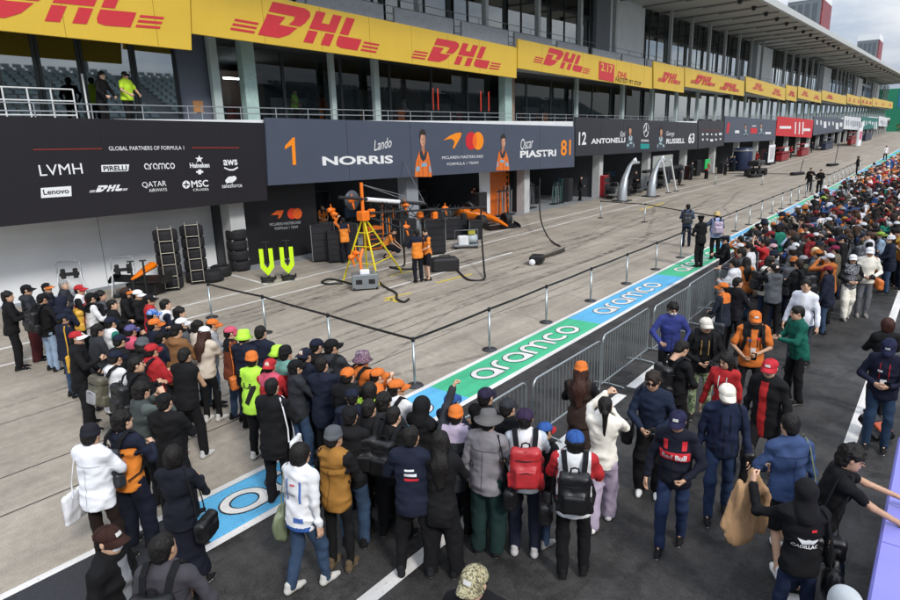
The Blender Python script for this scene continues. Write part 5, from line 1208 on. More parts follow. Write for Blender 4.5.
# lime front jacks
LIME = mat('lime_plate', '#c8f01e', rough=.45, var=.05); JB = mat('jack_black', '#161618', rough=.5)
for i, (u, v, lab) in enumerate(((269, 279, 'black jack with lime chevron plate next to the tyre stack'), (289, 277, 'black jack with lime chevron plate nearer the white pillar'))):
    a = PZ(u, v); t = empty('chevron_jack', (a[0], a[1], 0), math.radians(50)); t.scale = (.88,)*3; tag(t, lab, 'jack', 'lime chevron jacks')
    ang = math.radians(-14); fn = lambda x, z, h: (x, h*math.cos(ang)-z*math.sin(ang)*-1*.25-.12, z)
    MB().prism([(-.26, 1.25), (-.26, .50), (0, .16), (.26, .50), (.26, 1.25), (.10, 1.25), (.10, .60), (0, .47), (-.10, .60), (-.10, 1.25)], -.02, .02, fn).build('chevron_plate', LIME, t)
    MB().prism([(-.035, 1.20), (-.035, .72), (-.12, .72), (0, .54), (.12, .72), (.035, .72), (.035, 1.20)], -.030, -.014, fn).build('arrow', JB, t)
    MB().tube([(0, .02, .05), (0, .2, 1.45)], .03, 8).tube([(-.16, .2, 1.45), (.16, .2, 1.45)], .02, 8).build('handle', JB, t)
    MB().bbox(-.25, .25, -.42, -.05, .0, .09, .02).tube([(-.2, -.42, .06), (-.22, -.75, .05), (.22, -.75, .05), (.2, -.42, .06)], .03, 8).build('base', JB, t)
    for s in (-1, 1): MB().lathe([(.001, -.03), (.08, -.03), (.08, .03), (.001, .03)], 12, c=(s*.27, -.1, .08), axis='x').build('wheel', RUBB, t)
# rear jacks / trolleys with U frames by the white wall, orange front wing, handles
GREYP = mat('trolley_grey', '#8a9096', rough=.4, metal=.4)
for i, (u, v, lab) in enumerate(((74, 301, 'grey U frame trolley with black pads behind the red cap'), (127, 296, 'grey U frame trolley with black pads above the orange wing'))):
    a = PZ(u, v); t = empty('wing_trolley', (a[0], a[1], 0), math.radians(58)); tag(t, lab, 'trolley', 'wing trolleys by the white wall')
    MB().tube([(-.32, 0, .1), (-.32, .1, 1.18), (-.27, .11, 1.24), (.27, .11, 1.24), (.32, .1, 1.18), (.32, 0, .1)], .022, 8).build('frame', GREYP, t)
    for s in (-1, 1): MB().bbox(s*.17-.06, s*.17+.06, -.02, .12, .72, 1.02, .02).build('pad', RUBB, t)
    MB().bbox(-.27, .27, .0, .10, .80, .90, .02).build('cross_bar', JB, t); MB().tube([(.40, -.15, .05), (.30, .05, .9)], .014, 6).tube([(-.40, -.15, .05), (-.30, .05, .9)], .014, 6).build('stay', WALLW, t)
    MB().bbox(-.36, .36, -.25, .25, .06, .12, .02).build('base', JB, t)
    for sx in (-.32, .32):
        for sy in (-.22, .22): MB().lathe([(.001, -.02), (.06, -.02), (.06, .02), (.001, .02)], 12, c=(sx, sy, .06), axis='x').build('wheel', RUBB, t)
ORG = mat('car_orange', '#f07a10', rough=.3, var=.05, coat=.5); CARB = mat('carbon_black', '#151619', rough=.35, var=.2)
def front_wing(parent, m1=ORG, m2=CARB):
    b = MB(); pr = [(0, .05), (.18, .06), (.36, .045)]
    for k in range(3):
        y0 = -.1-.14*k; z0 = .05+.05*k; v = []; n = 8
        for i in range(n+1):
            x = -.9+1.8*i/n; c = .06*abs(x)/.9; v += [(x, y0+c, z0+c*.5), (x, y0-.17+c, z0+.035+c*.5), (x, y0-.17+c, z0+.02+c*.5), (x, y0+c, z0-.012+c*.5)]
        f = [];
        for i in range(n):
            for q in range(4): f.append((4*i+q, 4*i+4+q, 4*i+4+(q+1) % 4, 4*i+(q+1) % 4))
        b.add(v, f)
    b.build('wing_elements', m2, parent)
    for s in (-1, 1): MB().prism([(-.62, .02), (.0, .02), (.05, .10), (-.1, .22), (-.6, .34)], s*.9-.01, s*.9+.01, lambda a, c, h: (h, a, c)).build('end_plate', m2, parent)
    MB().tube([(0, .12, .20), (0, -.1, .24), (0, -.5, .33), (0, -1.0, .42)], [.05, .09, .13, .17], 12, flat=.7).build('nose_cone', m1, parent)
a = PZ(147, 300); t = empty('front_wing', (a[0]-.6, a[1], .42), math.radians(-150)); tag(t, 'spare orange nose cone with black front wing on a trolley', 'car part'); front_wing(t); MB().bbox(-.5, .5, -.8, -.2, -.40, -.02, .02).build('stand', JB, t)
for u, v, lab in ((141.5, 300, 'black jack handle standing against the white wall'), (154, 299, 'taller black jack handle by the tyre rack')):
    a = PZ(u, v); t = empty('jack_handle', (a[0]-.4, a[1], 0), math.radians(55)); tag(t, lab, 'jack', 'black jacks by the wall'); MB().tube([(0, 0, .1), (0, .10, 1.15)], .030, 8).build('shaft', JB, t); MB().tube([(-.10, .10, 1.16), (.10, .10, 1.16)], .025, 8).build('grip', JB, t); MB().bbox(-.16, .16, -.5, .12, .04, .16, .03).build('body', JB, t); MB().lathe([(.001, -.2), (.07, -.2), (.07, .2), (.001, .2)], 12, c=(0, .05, .07), axis='x').build('wheel', RUBB, t)
# ------------------------------------------------------------------ team gantry and its kit
YEL = mat('gantry_yellow', '#e5d21c', rough=.45, var=.08); ORP = mat('gantry_orange', '#e8751a', rough=.45, var=.1); SILV = mat('silver_tube', '#aab0b4', rough=.3, metal=.8)
g = empty('pit_gantry', (-14.75, 14.2, 0)); tag(g, 'yellow ladder gantry with orange mast and long overhead booms', 'gantry')
def rel(P): return (float(P[0]+14.75), float(P[1]-14.2), float(P[2]))
apex = (0, 0, 2.25); feet4 = [rel(PZ(343, 282)), rel(PZ(379, 285)), rel(PZ(402, 272)), (-.9, .9, 0)]
for p in feet4: MB().tube([p, apex], .032, 8).build('ladder_leg', YEL, g)
for (p, q) in ((0, 1), (1, 2)):
    for k in (.3, .55, .75):
        A = Vector(feet4[p]).lerp(Vector(apex), k); B = Vector(feet4[q]).lerp(Vector(apex), k); MB().tube([A, B], .018, 6).build('rung', YEL, g)
MB().tube([(0, 0, 2.1), (0, 0, 3.3)], .055, 10).build('mast', ORP, g); MB().bbox(-.16, .16, -.16, .16, 2.1, 2.4, .03).build('mast_collar', ORP, g)
bt = Vector(rel(PX(425, 204, -15.2))); b0 = Vector((0, 0, 2.78))
BOOM = mat('boom_dark', '#2b2d31', rough=.4, metal=.3); MB().tube([b0+(b0-bt)*.30, b0, bt], [.05, .06, .06], 10).build('boom', BOOM, g); MB().tube([b0.lerp(bt, .06), b0.lerp(bt, .55)], .075, 10).build('boom_sleeve', WALLW, g)
b2 = Vector(rel(PX(486, 207, -15.4))); MB().tube([(.1, .2, 2.32), b2], .035, 8).build('boom', BOOM, g); b3 = Vector(rel(PX(418, 233, -14.2))); MB().tube([(.1, .1, 2.2), b3], .03, 8).build('boom', BOOM, g)
for k in range(2): MB().tube([(0, 0, 3.25), Vector((0, 0, 3.25)).lerp(bt, .5)+Vector((0, 0, -.05+.1*k)), bt+Vector((0, 0, .05))], .009, 5).build('stay_cable', mat('cable_grey', '#8d8f92', rough=.5), g)
MB().tube([bt+Vector((0, 0, 0)), rel(PX(403, 160, -19.8))], .02, 6).build('stay_rod', SILV, g)
for (u, v, X) in ((334, 214, -16.5), (331, 210, -16.6), (352, 200, -15.2), (405, 205, -15), (406, 227, -14.6), (356, 253, -14.9), (352, 257, -14.9), (445, 208, -15.6)):
    p = rel(PX(u, v, X)); r = random.Random(u); bb = MB(); bb.lathe([(.001, -.13), (.06, -.13), (.085, -.10), (.085, .05), (.05, .08), (.05, .16), (.001, .16)], 12, c=p, axis=r.choice(['x', 'y'])); bb.tube([(p[0], p[1], p[2]-.05), (p[0]+.06, p[1]+.03, p[2]-.30)], [.045, .03], 7); bb.tube([(p[0], p[1], p[2]+.05), (p[0], p[1], p[2]+.2)], .02, 5); bb.build('hose_reel', ORP, g)
pd = rel(PX(352, 200, -15.6)); MB().lathe([(.001, -.05), (.30, -.05), (.33, 0), (.30, .05), (.001, .05)], 20, c=pd, axis='x').build('grey_shield', mat('shield_grey', '#3f444c', rough=.4), g)
pv = rel(PX(362, 268, -14.5)); MB().tube([(.1, -.2, 1.2), (.15, -.4, .9), (.2, -.4, .2)], .05, 8).build('orange_hose', ORP, g)
rg = random.Random(9)
for k in range(12):
    A = b0.lerp(b2 if k % 2 else bt, rg.uniform(.0, .9)); B = (b0 if k % 3 else Vector((0, 0, 2.3))).lerp(b2 if k % 2 else bt, rg.uniform(.1, 1)); sag = rg.uniform(.2, .9)
    MB().tube([A.lerp(B, q/8)+Vector((0, 0, -sag*4*(q/8)*(1-q/8))) for q in range(9)], .016, 5).build('looped_cable', mat('cable_black', '#121214', rough=.5), g)
for k in range(7):
    A = b0.lerp(b2 if k % 2 else bt, .12+.13*k); MB().bbox(A.x-.09, A.x+.09, A.y-.12, A.y+.12, A.z-.55, A.z-.30, .03).build('wheel_gun', JB if k % 3 else ORP, g); MB().tube([(A.x, A.y, A.z), (A.x, A.y, A.z-.3)], .012, 5).build('gun_cable', JB, g)
HOSE = mat('hose_black', '#141416', rough=.5)
def hose(pts, lab, r=.035, z=.035):
    P = []
    for p in pts:
        if len(p) == 2: q = PZ(*p); P.append(Vector((q[0], q[1], z)))
        else: P.append(Vector(p))
    Q = []
    for i in range(len(P)-1):
        a0, a1, a2, a3 = P[max(i-1, 0)], P[i], P[i+1], P[min(i+2, len(P)-1)]
        for k in range(6):
            s = k/6; Q.append(.5*((2*a1)+(-a0+a2)*s+(2*a0-5*a1+4*a2-a3)*s*s+(-a0+3*a1-3*a2+a3)*s**3))
    Q.append(P[-1]); o = MB().tube(Q, r, 8).build('air_hose', HOSE); tag(o, lab, 'hose', 'black hoses on the pit lane')
hose([(343, 284), (328, 285), (322, 283), (330, 280), (345, 283), (362, 288)], 'black hose curled left of the silver box'); hose([(377, 281), (385, 288), (396, 294), (397, 300), (404, 303), (409, 300)], 'black hose snaking away from the silver box')
z = lambda u, v, X: tuple(map(float, PX(u, v, X))); hose([z(403, 226, -14.3), z(404, 250, -14.2), (404, 266), (394, 268), (390, 268), (400, 270), (418, 270)], 'black hose hanging from the boom beside the ladder'); hose([(455, 268), (462, 276), (470, 281), (484, 280), z(484, 268, -12.2), z(482, 240, -13.3), z(481, 208, -15)], 'black hose rising to the far boom end'); hose([(560, 247), (553, 243), (547, 236), z(541, 220, -15.2), z(539.5, 200, -17.6), z(540, 178, -19.4)], 'black hose hanging from the banner to the quick jack')
t = empty('power_unit_box', tuple(PZ(366, 290)), math.radians(48)); tag(t, 'silver grey equipment box under the yellow ladder', 'equipment box'); MB().bbox(-.42, .42, -.05, .55, .05, .50, .02).build('case', mat('case_silver', '#8a9297', rough=.35, metal=.5), t); MB().bbox(-.15, .15, .1, .3, .50, .62, .02).build('valve', WALLW, t); MB().box(-.3, -.1, -.054, -.05, .2, .35).box(.1, .3, -.054, -.05, .2, .35).build('vent', JB, t)
for k, s in enumerate((-1, 1)): MB().lathe([(.001, -.03), (.06, -.03), (.06, .03), (.001, .03)], 12, c=(s*.36, 0, .06), axis='x').build('castor', RUBB, t)
t = empty('hose_reel_case', tuple(PZ(446, 272)), math.radians(48)); tag(t, 'low black reel case beside the standing engineers', 'equipment box'); MB().bbox(-.5, .5, 0, .55, .04, .48, .08).build('case', mat('case_black', '#19191c', rough=.6), t); MB().tube([(-.2, .27, .48), (-.2, .27, .55), (.2, .27, .55), (.2, .27, .48)], .02, 6).build('handle', JB, t)
def cabinet(u, v, w_, d, h, lab, m=None, rz=0, X=None, trim=True, drawers=5, y=None):
    p = PZ(u, v) if X is None else (X, y, zg(y)); t = empty('tool_cabinet', (p[0], p[1], zg(p[1])), rz); tag(t, lab, 'cabinet', 'tool cabinets by the garages'); m = m or mat('cab_black', '#16161a', rough=.4)
    MB().bbox(-w_/2, w_/2, 0, d, .06, h, .015).build('case', m, t)
    if trim:
        for s in (-1, 1): MB().box(s*w_/2-.012, s*w_/2+.012, -.012, .0, .06, h-.02).build('edge_trim', SILV, t)
    for k in range(drawers): MB().box(-w_/2+.04, w_/2-.04, -.010, .0, .12+(h-.2)*k/drawers, .10+(h-.2)*(k+.9)/drawers).build('drawer', mat('drawer_dark', '#232429', rough=.35), t)
    for sx in (-w_/2+.08, w_/2-.08): MB().lathe([(.001, -.02), (.04, -.02), (.04, .02), (.001, .02)], 10, c=(sx, .1, .04), axis='x').build('castor', RUBB, t)
cabinet(436, 255, .85, .7, 1.45, 'tall black tool cabinet with silver edges behind the engineers', rz=math.radians(52)); cabinet(325, 262, .9, .7, 1.5, 'black equipment cabinet beside the white pillar', rz=math.radians(52)); cabinet(338, 263, .7, .7, 1.25, 'lower black cabinet behind the ladder', rz=math.radians(52), trim=False)
cabinet(0, 0, .8, .7, 1.6, 'red cabinet beside the pale pillar', mat('cab_red', '#8e1a20', rough=.45), math.radians(90), X=-20.0, y=44.3, trim=False, drawers=3)
# workshop trolley with pale machine
t = empty('workshop_trolley', tuple(PZ(467, 249)), math.radians(48)); tag(t, 'wheeled trolley carrying a pale machine near the orange car', 'trolley'); MB().bbox(-.55, .55, 0, .5, .12, .18, .02).build('deck', GREYP, t); MB().tube([(-.5, .1, .18), (-.5, .1, .8), (.5, .1, .8), (.5, .1, .18)], .02, 6).build('frame', GREYP, t); MB().bbox(-.35, .1, .05, .4, .18, .55, .05).build('machine', WALLW, t); MB().lathe([(.001, -.2), (.18, -.2), (.2, 0), (.18, .2), (.001, .2)], 14, c=(.28, .25, .4), axis='x').build('drum', mat('drum_pale', '#a8b2b6', rough=.4), t); MB().bbox(.1, .4, .1, .3, .6, .78, .03).build('yellow_tool', mat('tool_olive', '#a8a23a', rough=.5), t)
for sx in (-.45, .45):
    for sy in (.05, .45): MB().lathe([(.001, -.02), (.06, -.02), (.06, .02), (.001, .02)], 12, c=(sx, sy, .06), axis='x').build('castor', RUBB, t)
for i, (u, v, h) in enumerate(((476, 240, .9), (462, 238, .95), (452, 240, 1.0))): cabinet(u, v, .6, .5, h, ['small dark cabinet left of the orange car', 'dark cabinet behind the wheeled trolley', 'dark cabinet next to the tall silver edged one'][i], rz=math.radians(52), trim=i == 0, drawers=3)
# racing car
def racing_car(loc, rz, lab, m1=ORG):
    t = empty('racing_car', loc, rz); tag(t, lab, 'racing car')
    front_wing(t, m1); secs = [(-.5, .10, .33, .10), (-1.0, .16, .42, .15), (-1.6, .24, .48, .20), (-2.2, .34, .50, .24), (-2.7, .48, .48, .30), (-3.3, .62, .50, .36), (-3.9, .50, .56, .40), (-4.5, .26, .50, .28), (-5.1, .12, .40, .16)]; n = 14; v = []; f = []
    for y, w_, zc, h in secs:
        for k in range(n):
            a_ = 2*math.pi*k/n; cx = math.copysign(abs(math.cos(a_))**.6, math.cos(a_)); cz = math.copysign(abs(math.sin(a_))**.6, math.sin(a_)); v.append((w_*cx, y, zc+h*cz*(1 if cz < 0 else .8)))
    for i in range(len(secs)-1):
        for k in range(n): f.append((i*n+k, i*n+(k+1) % n, (i+1)*n+(k+1) % n, (i+1)*n+k))
    MB().add(v, f, 0, True).build('body', m1, t); MB().tube([(0, -3.0, .85), (0, -3.5, 1.0), (0, -4.2, .85), (0, -4.9, .6)], [.16, .2, .16, .06], 12).build('engine_cover', CARB, t); MB().tube([(-.33, -2.9, .72), (-.30, -2.3, .92), (0, -2.05, .94), (.30, -2.3, .92), (.33, -2.9, .72)], .03, 8).tube([(0, -2.05, .94), (0, -1.75, .66)], .03, 8).build('halo', CARB, t)
    MB().bbox(-.75, .75, -3.9, -1.9, .05, .10, .03).build('floor', CARB, t)
    MB().prism([(-5.3, .6), (-4.95, .62), (-4.95, .68), (-5.3, .75)], -.5, .5, lambda a_, c, h: (h, a_, c)).build('rear_wing', CARB, t)
    for s in (-1, 1):
        for yy, xx in ((-1.1, .78), (-4.6, .76)):
            o = link('wheel', _TPL['tyre'], TYRE, t, loc=(s*xx, yy, .36), rot=(0, math.radians(90), 0)); link('rim', _TPL['rim'], RIM, o); MB().tube([(s*.15, yy+.1, .42), (s*.6, yy, .42)], .02, 6).tube([(s*.15, yy-.15, .3), (s*.6, yy, .3)], .02, 6).build('wishbone', CARB, t)
    return t
n0, n1 = PZ(514, 229), PZ(484, 226.5); racing_car((n0[0]-.25, n0[1]-.35, 0), math.radians(-112), 'orange and black single seater with its nose out of the garage')
a = PZ(537, 264); t = empty('quick_jack', (a[0], a[1], 0), math.radians(-70)); tag(t, 'small wheeled quick jack lying alone on the pit lane', 'jack'); MB().bbox(-.28, .28, -.25, .25, .10, .34, .04).build('body', JB, t); MB().tube([(.1, .15, .25), (.25, .9, .55), (.28, 1.05, .6)], [.06, .075, .05], 8).build('arm', mat('jack_olive', '#55524a', rough=.4, metal=.4), t); MB().tube([(.12, 1.02, .66), (.44, 1.0, .66)], .02, 6).build('handle', JB, t)
for s in (-1, 1): MB().lathe([(.001, -.04), (.10, -.04), (.12, 0), (.10, .04), (.001, .04)], 14, c=(s*.33, -.12, .12), axis='x').build('wheel', WALLW, t)
# orange garage panel and dark interior fittings
t = empty('orange_panel', (-21.3, 0, 0)); tag(t, 'orange garage divider panel with black vertical lettering', 'panel'); y0, y1 = ypx(490, 190, -21.3), ypx(509, 190, -21.3); MB().box(-.05, 0, y0, y1, .02, 3.4).build('panel', mat('panel_orange', '#d9691a', rough=.5, var=.08), t); MB().box(-.05, 0, y1+.02, y1+.75, .02, 3.4).build('dark_panel', mat('panel_charcoal', '#2a2a2e', rough=.5), t); MB().box(-.05, .02, ypx(480, 190, -21.3), y0-.02, .02, 3.4).build('pale_post', WALLW, t)
for k in range(7): MB().box(.002, .006, y1-.30, y1-.10, .6+k*.36, .6+k*.36+.24).build('print', mat('ink_black', '#15130f'), t)
# ---- generic garage kit, one set per garage
r_ = random.Random(21)
def kit(y0, y1, acc, names, Xf=-21.5):
    """shelving, screens and cases inside one garage"""
    for k in range(3):
        y = y0+.9+(y1-y0-1.8)*(k+.5)/3+r_.uniform(-.4, .4); t = empty('garage_shelf', (Xf-r_.uniform(3, 7), y, zg(y))); tag(t, 'dark %s shelving unit %s' % (['low', 'middle', 'tall'][k], names), 'shelf', 'garage shelving')
        h = [1.1, 1.6, 2.2][k]
        MB().box(-.25, .25, -.9, .9, .05, .08).box(-.25, .25, -.9, .9, h-.04, h).box(-.25, .25, -.9, .9, h*.5, h*.5+.03).box(-.25, .25, -.9, -.86, .05, h).box(-.25, .25, .86, .9, .05, h).build('frame', mat('shelf_dark', '#303236', rough=.5), t)
        for q in range(4):
            yy = -.7+.4*q; MB().bbox(-.18, .18, yy, yy+.28, .085, .085+r_.uniform(.2, .4), .02).build('case', mat('case_'+acc, acc, rough=.5), t) if q % 2 == 0 else MB().bbox(-.15, .15, yy, yy+.25, h*.5+.031, h*.5+.031+r_.uniform(.15, .35), .02).build('case', WALLG, t)
    for k in range(2):
        y = y0+1.5+(y1-y0-3)*k; t = empty('monitor_stand', (Xf-1.2, y, zg(y))); tag(t, '%s black monitor on a stand %s' % (['tall', 'low'][k], names), 'monitor', 'garage monitors')
        MB().tube([(0, 0, 0), (0, 0, 1.9-.5*k)], .03, 6).build('stand', JB, t); MB().bbox(-.04, .04, -.4, .4, 1.5-.5*k, 2.0-.5*k, .01).build('screen', mat('screen_blue', '#2f4355', rough=.2), t); MB().box(-.3, .3, -.3, .3, .0, .03).build('foot', JB, t)
nm = ['in the orange team garage', 'in the second orange garage', 'in the garage with green kit', 'behind the silver gantry', 'behind the black trolley', 'in the blue team garage', 'beside the blue drum', 'left of the red stands', 'behind the red stands', 'past the red stands', 'near the far white sign']
for i in range(len(py)-1):
    if i >= 11: break
    kit(py[i]+.4, py[i+1]-.4, ['#b85a1c', '#b85a1c', '#1d6a63', '#1d6a63', '#2a3c6a', '#2a3c6a', '#2a3c6a', '#8e1a20', '#8e1a20', '#8e1a20', '#50608a'][i], nm[i])
# silver gantry of the next team
SILW = mat('gantry_silver', '#b4bac0', rough=.3, metal=.5, var=.05)
for i, (u, v, lab) in enumerate(((622, 201, 'curved silver gantry leg nearer the red cabinet'), (651, 196.5, 'curved silver gantry leg under the white beam'))):
    a = PZ(u, v); t = empty('gantry_leg', (a[0], a[1], 0)); tag(t, lab, 'gantry', 'silver gantry legs')
    MB().tube([(0, 0, 0), (0, .03, .8), (0, .35, 1.6), (0, 1.1, 2.35), (0, 1.8, 2.7)], [.36, .31, .21, .13, .10], 14, flat=.8).build('leg', SILW, t); MB().bbox(-.55, .55, -.5, .5, 0, .06, .02).build('foot_plate', JB, t); MB().tube([(0, 1.7, 2.65), (0, 2.05, 2.78), (0, 2.15, 2.6)], .10, 8).build('elbow', WALLW, t)
    MB().tube([(0, 1.5, 2.52), (-.2, 3.2, 2.48)], .10, 8).build('beam', SILW, t)
for k, (u, v) in enumerate(((668, 193), (676, 191))):
    a = PZ(u, v); t = empty('diagonal_strut', (a[0], a[1], 0)); tag(t, ['slanting white strut by the silver gantry', 'longer slanting white strut right of the silver gantry'][k], 'strut', 'white struts'); MB().tube([(0, 0, .05), (0, -1.6, 2.5)], .07, 8).build('tube', WALLW, t); MB().bbox(-.2, .2, -.2, .2, 0, .05, .01).build('foot', JB, t)
t = empty('overhead_beam', (-18.6, 50.5, 0)); tag(t, 'black overhead equipment beam with a pale glass screen', 'gantry'); MB().bbox(-.2, .2, -2.5, 6.0, 1.55, 1.75, .03).build('beam', JB, t); MB().bbox(-.05, .05, -.8, 3.6, 1.8, 2.75, .02).build('screen', mat('screen_pale', '#9aa09c', rough=.2), t); MB().tube([(0, 5.8, 0), (0, 5.8, 1.6)], .08, 8).build('leg', JB, t); MB().bbox(-.4, .4, 5.4, 6.2, 0, .05, .01).build('foot', JB, t)
for k in range(5):
    y = 43.5+k*2.4; t = empty('wheel_trolley', (-19.3+.3*(k % 2), y, 0), k); tag(t, 'dark wheel trolley %s near the silver gantry' % ['first from the red cabinet', 'second from the red cabinet', 'standing between the legs', 'under the pale screen', 'right of the struts'][k], 'trolley', 'wheel trolleys'); MB().bbox(-.4, .4, -.5, .5, .1, .16, .02).build('deck', JB, t); MB().tube([(-.35, .45, .16), (-.35, .45, 1.1), (.35, .45, 1.1), (.35, .45, .16)], .02, 6).build('handle', GREYP, t); o = link('wheel', _TPL['tyre'], TYRE, t, loc=(0, 0, .53), rot=(0, 0, 0)); link('rim', _TPL['rim'], RIM, o)
    for sx in (-.35, .35): MB().lathe([(.001, -.02), (.05, -.02), (.05, .02), (.001, .02)], 10, c=(sx, .3, .05), axis='x').build('castor', RUBB, t)
# farther garages
def stand(x, y, w_, h, m, lab, nm='pit_stand', screen=None):
    z = zg(y); t = empty(nm, (x, y, z)); tag(t, lab, 'pit stand', 'equipment in front of the far garages'); MB().bbox(-.4, .4, -w_/2, w_/2, h*.62, h*.74, .03).build('table', m, t); MB().bbox(-.35, .35, -w_/2+.1, w_/2-.1, .1, h*.55, .03).build('body', m, t)
    for s in (-1, 1): MB().tube([(0, s*w_/2*.9, 0), (0, s*w_/2*.9, h)], .05, 6).build('post', m, t)
    MB().bbox(-.5, .3, -w_/2-.1, w_/2+.1, h, h+.12, .03).build('canopy', m, t)
    if screen: MB().bbox(.36, .42, -w_/4, w_/4, h*.75, h*1.05, .01).build('screen', screen, t)
RED = mat('stand_red', '#86191f', rough=.45, var=.1); NAVY = mat('stand_navy', '#1d2540', rough=.45, var=.1)
WSC = mat('screen_white', '#cfd6d8', rough=.3)
stand(-18.3, 97, 5, 1.7, RED, 'red pit stand carrying a white screen under the red banner', screen=WSC); stand(-18.2, 111, 6, 1.7, RED, 'second red pit stand with white screen farther along', screen=WSC); stand(-18.3, 135, 9, 2.0, NAVY, 'navy pit stand beyond the red ones'); stand(-17.2, 160, 10, 2.4, RED, 'small red stand far down the lane'); stand(-17.4, 190, 14, 2.4, NAVY, 'distant navy stand below the white banner')
y = 76.3; t = empty('blue_drum', (-18.4, y, zg(y))); tag(t, 'tall dark blue equipment drum by the second banner group', 'drum'); MB().lathe([(.001, 0), (.95, 0), (1.0, .1), (1.0, 2.3), (.9, 2.5), (.001, 2.5)], 20).build('drum', mat('drum_navy', '#1e2947', rough=.4, var=.15), t); MB().lathe([(1.01, 2.1), (1.05, 2.12), (1.05, 2.25), (1.01, 2.27)], 20).build('rim_band', GREYP, t); MB().bbox(-1.1, 1.1, -1.1, 1.1, .0, .08, .02).build('base', JB, t)
y = 69; t = empty('wheeled_cart', (-15.3, y, zg(y))); tag(t, 'black two axle cart standing out on the pit lane', 'cart'); MB().bbox(-.6, .6, -1.6, 1.6, .5, .7, .03).build('deck', JB, t); MB().bbox(-.5, .5, -1.4, 1.4, 1.0, 1.5, .05).build('load', CARB, t); MB().tube([(0, -1.2, .7), (0, -1.2, 1.0)], .08, 6).tube([(0, 1.2, .7), (0, 1.2, 1.0)], .08, 6).build('post', JB, t)
for sx in (-.55, .55):
    for sy in (-1.2, 1.2): o = link('wheel', _TPL['tyre'], TYRE, t, loc=(sx, sy, .36), rot=(0, math.radians(90), 0)); link('rim', _TPL['rim'], RIM, o)
y = 64; t = empty('green_board', (-18.6, y, zg(y))); tag(t, 'small bright green signal board on a dark stand', 'board'); MB().bbox(-.05, .05, -.7, .7, 1.0, 1.9, .03).build('face', mat('signal_green', '#12b45c', rough=.4), t); MB().tube([(0, 0, 0), (0, 0, 1.2)], .05, 6).build('stand', JB, t)
y = 88; t = empty('white_panel', (-17.9, y, zg(y))); tag(t, 'white printed panel standing left of the red stands', 'panel'); MB().bbox(-.05, .05, -1.6, 1.6, .3, 2.4, .02).build('face', WALLW, t); MB().box(.052, .056, -1.0, -.6, .6, 2.1).box(.052, .056, -.2, .2, .6, 2.1).box(.052, .056, .6, 1.0, .6, 2.1).build('print', mat('print_grey3', '#8a8088'), t); MB().box(-.3, .3, -1.5, 1.5, 0, .3).build('foot', JB, t)
y = 152; t = empty('sponsor_tower', (-15.2, y, zg(y))); tag(t, 'white upright sign with pink centre far down the lane', 'sign'); MB().bbox(-.2, .2, -3.0, 2.2, 0, 3.4, .05).build('board', WALLW, t); MB().bbox(-.2, .2, 1.2, 2.6, 3.41, 4.6, .1).build('crest', WALLW, t); MB().box(.202, .21, -2.4, 1.6, 1.2, 2.8).build('print', mat('print_pink', '#c25a78'), t)
for k, (u, v) in enumerate(((755, 178), (797, 176), (832, 168))):
    a = PZ(u, v); t = empty('floor_jack', (a[0], a[1], zg(a[1])), 1.2); tag(t, ['dark floor jack beside the black cart', 'dark floor jack near the walking pair', 'dark floor jack with pole far along the lane'][k], 'jack', 'dark floor jacks'); MB().bbox(-.9, .9, -.25, .25, .05, .3, .05).build('body', JB, t); MB().tube([(.5, 0, .3), (.8, 0, 1.5 if k < 2 else 2.6)], .04, 6).build('pole', JB, t); MB().tube([(-.6, -.3, .1), (-.6, .3, .1)], .1, 8).build('axle', RUBB, t)
# ------------------------------------------------------------------ the far end
t = empty('green_hoarding', (-21, 305, zg(305))); tag(t, 'green and blue painted block closing the far end of the lane', 'building'); MB().box(-12, 6.2, 0, 8, 0, 16).build('green_wall', mat('hoard_green', '#1c7a5c', rough=.7), t); MB().box(1.6, 6.3, -.06, 0, 9, 18.5).build('blue_panel', mat('hoard_blue', '#2f6f9e', rough=.7), t)
t = empty('far_stand', (-9, 330, zg(330))); tag(t, 'distant grey spectator stand beyond the lane end', 'grandstand')
for k in range(6): MB().box(-12, 25, k*2, k*2+2, 0, 2.5+k*1.2).build('tier', mat('tier_grey%d' % (k % 3), ['#8b9096', '#9aa0a5', '#787d84'][k % 3], rough=.8, var=.4, vscale=1.5), t)
t = empty('far_fence', (-14, 285, zg(285))); tag(t, 'low olive hedge at the end of the pit lane', 'hedge'); 
b = MB(); r = random.Random(3)
for k in range(500):
    x, y, z = r.uniform(-3.5, 25), r.uniform(-1, 1), r.uniform(0, 3.0); s = r.uniform(.2, .45); a_ = r.uniform(0, 6.28); b.add([(x-s*math.cos(a_), y-s*math.sin(a_), z-s*.5), (x+s*math.cos(a_), y+s*math.sin(a_), z-s*.4), (x+.2*s, y, z+s)], [(0, 1, 2)])
o = b.build('foliage', mat('hedge_olive', '#5e6238', rough=.9, var=.4, vscale=.8), t); o['kind'] = 'stuff'
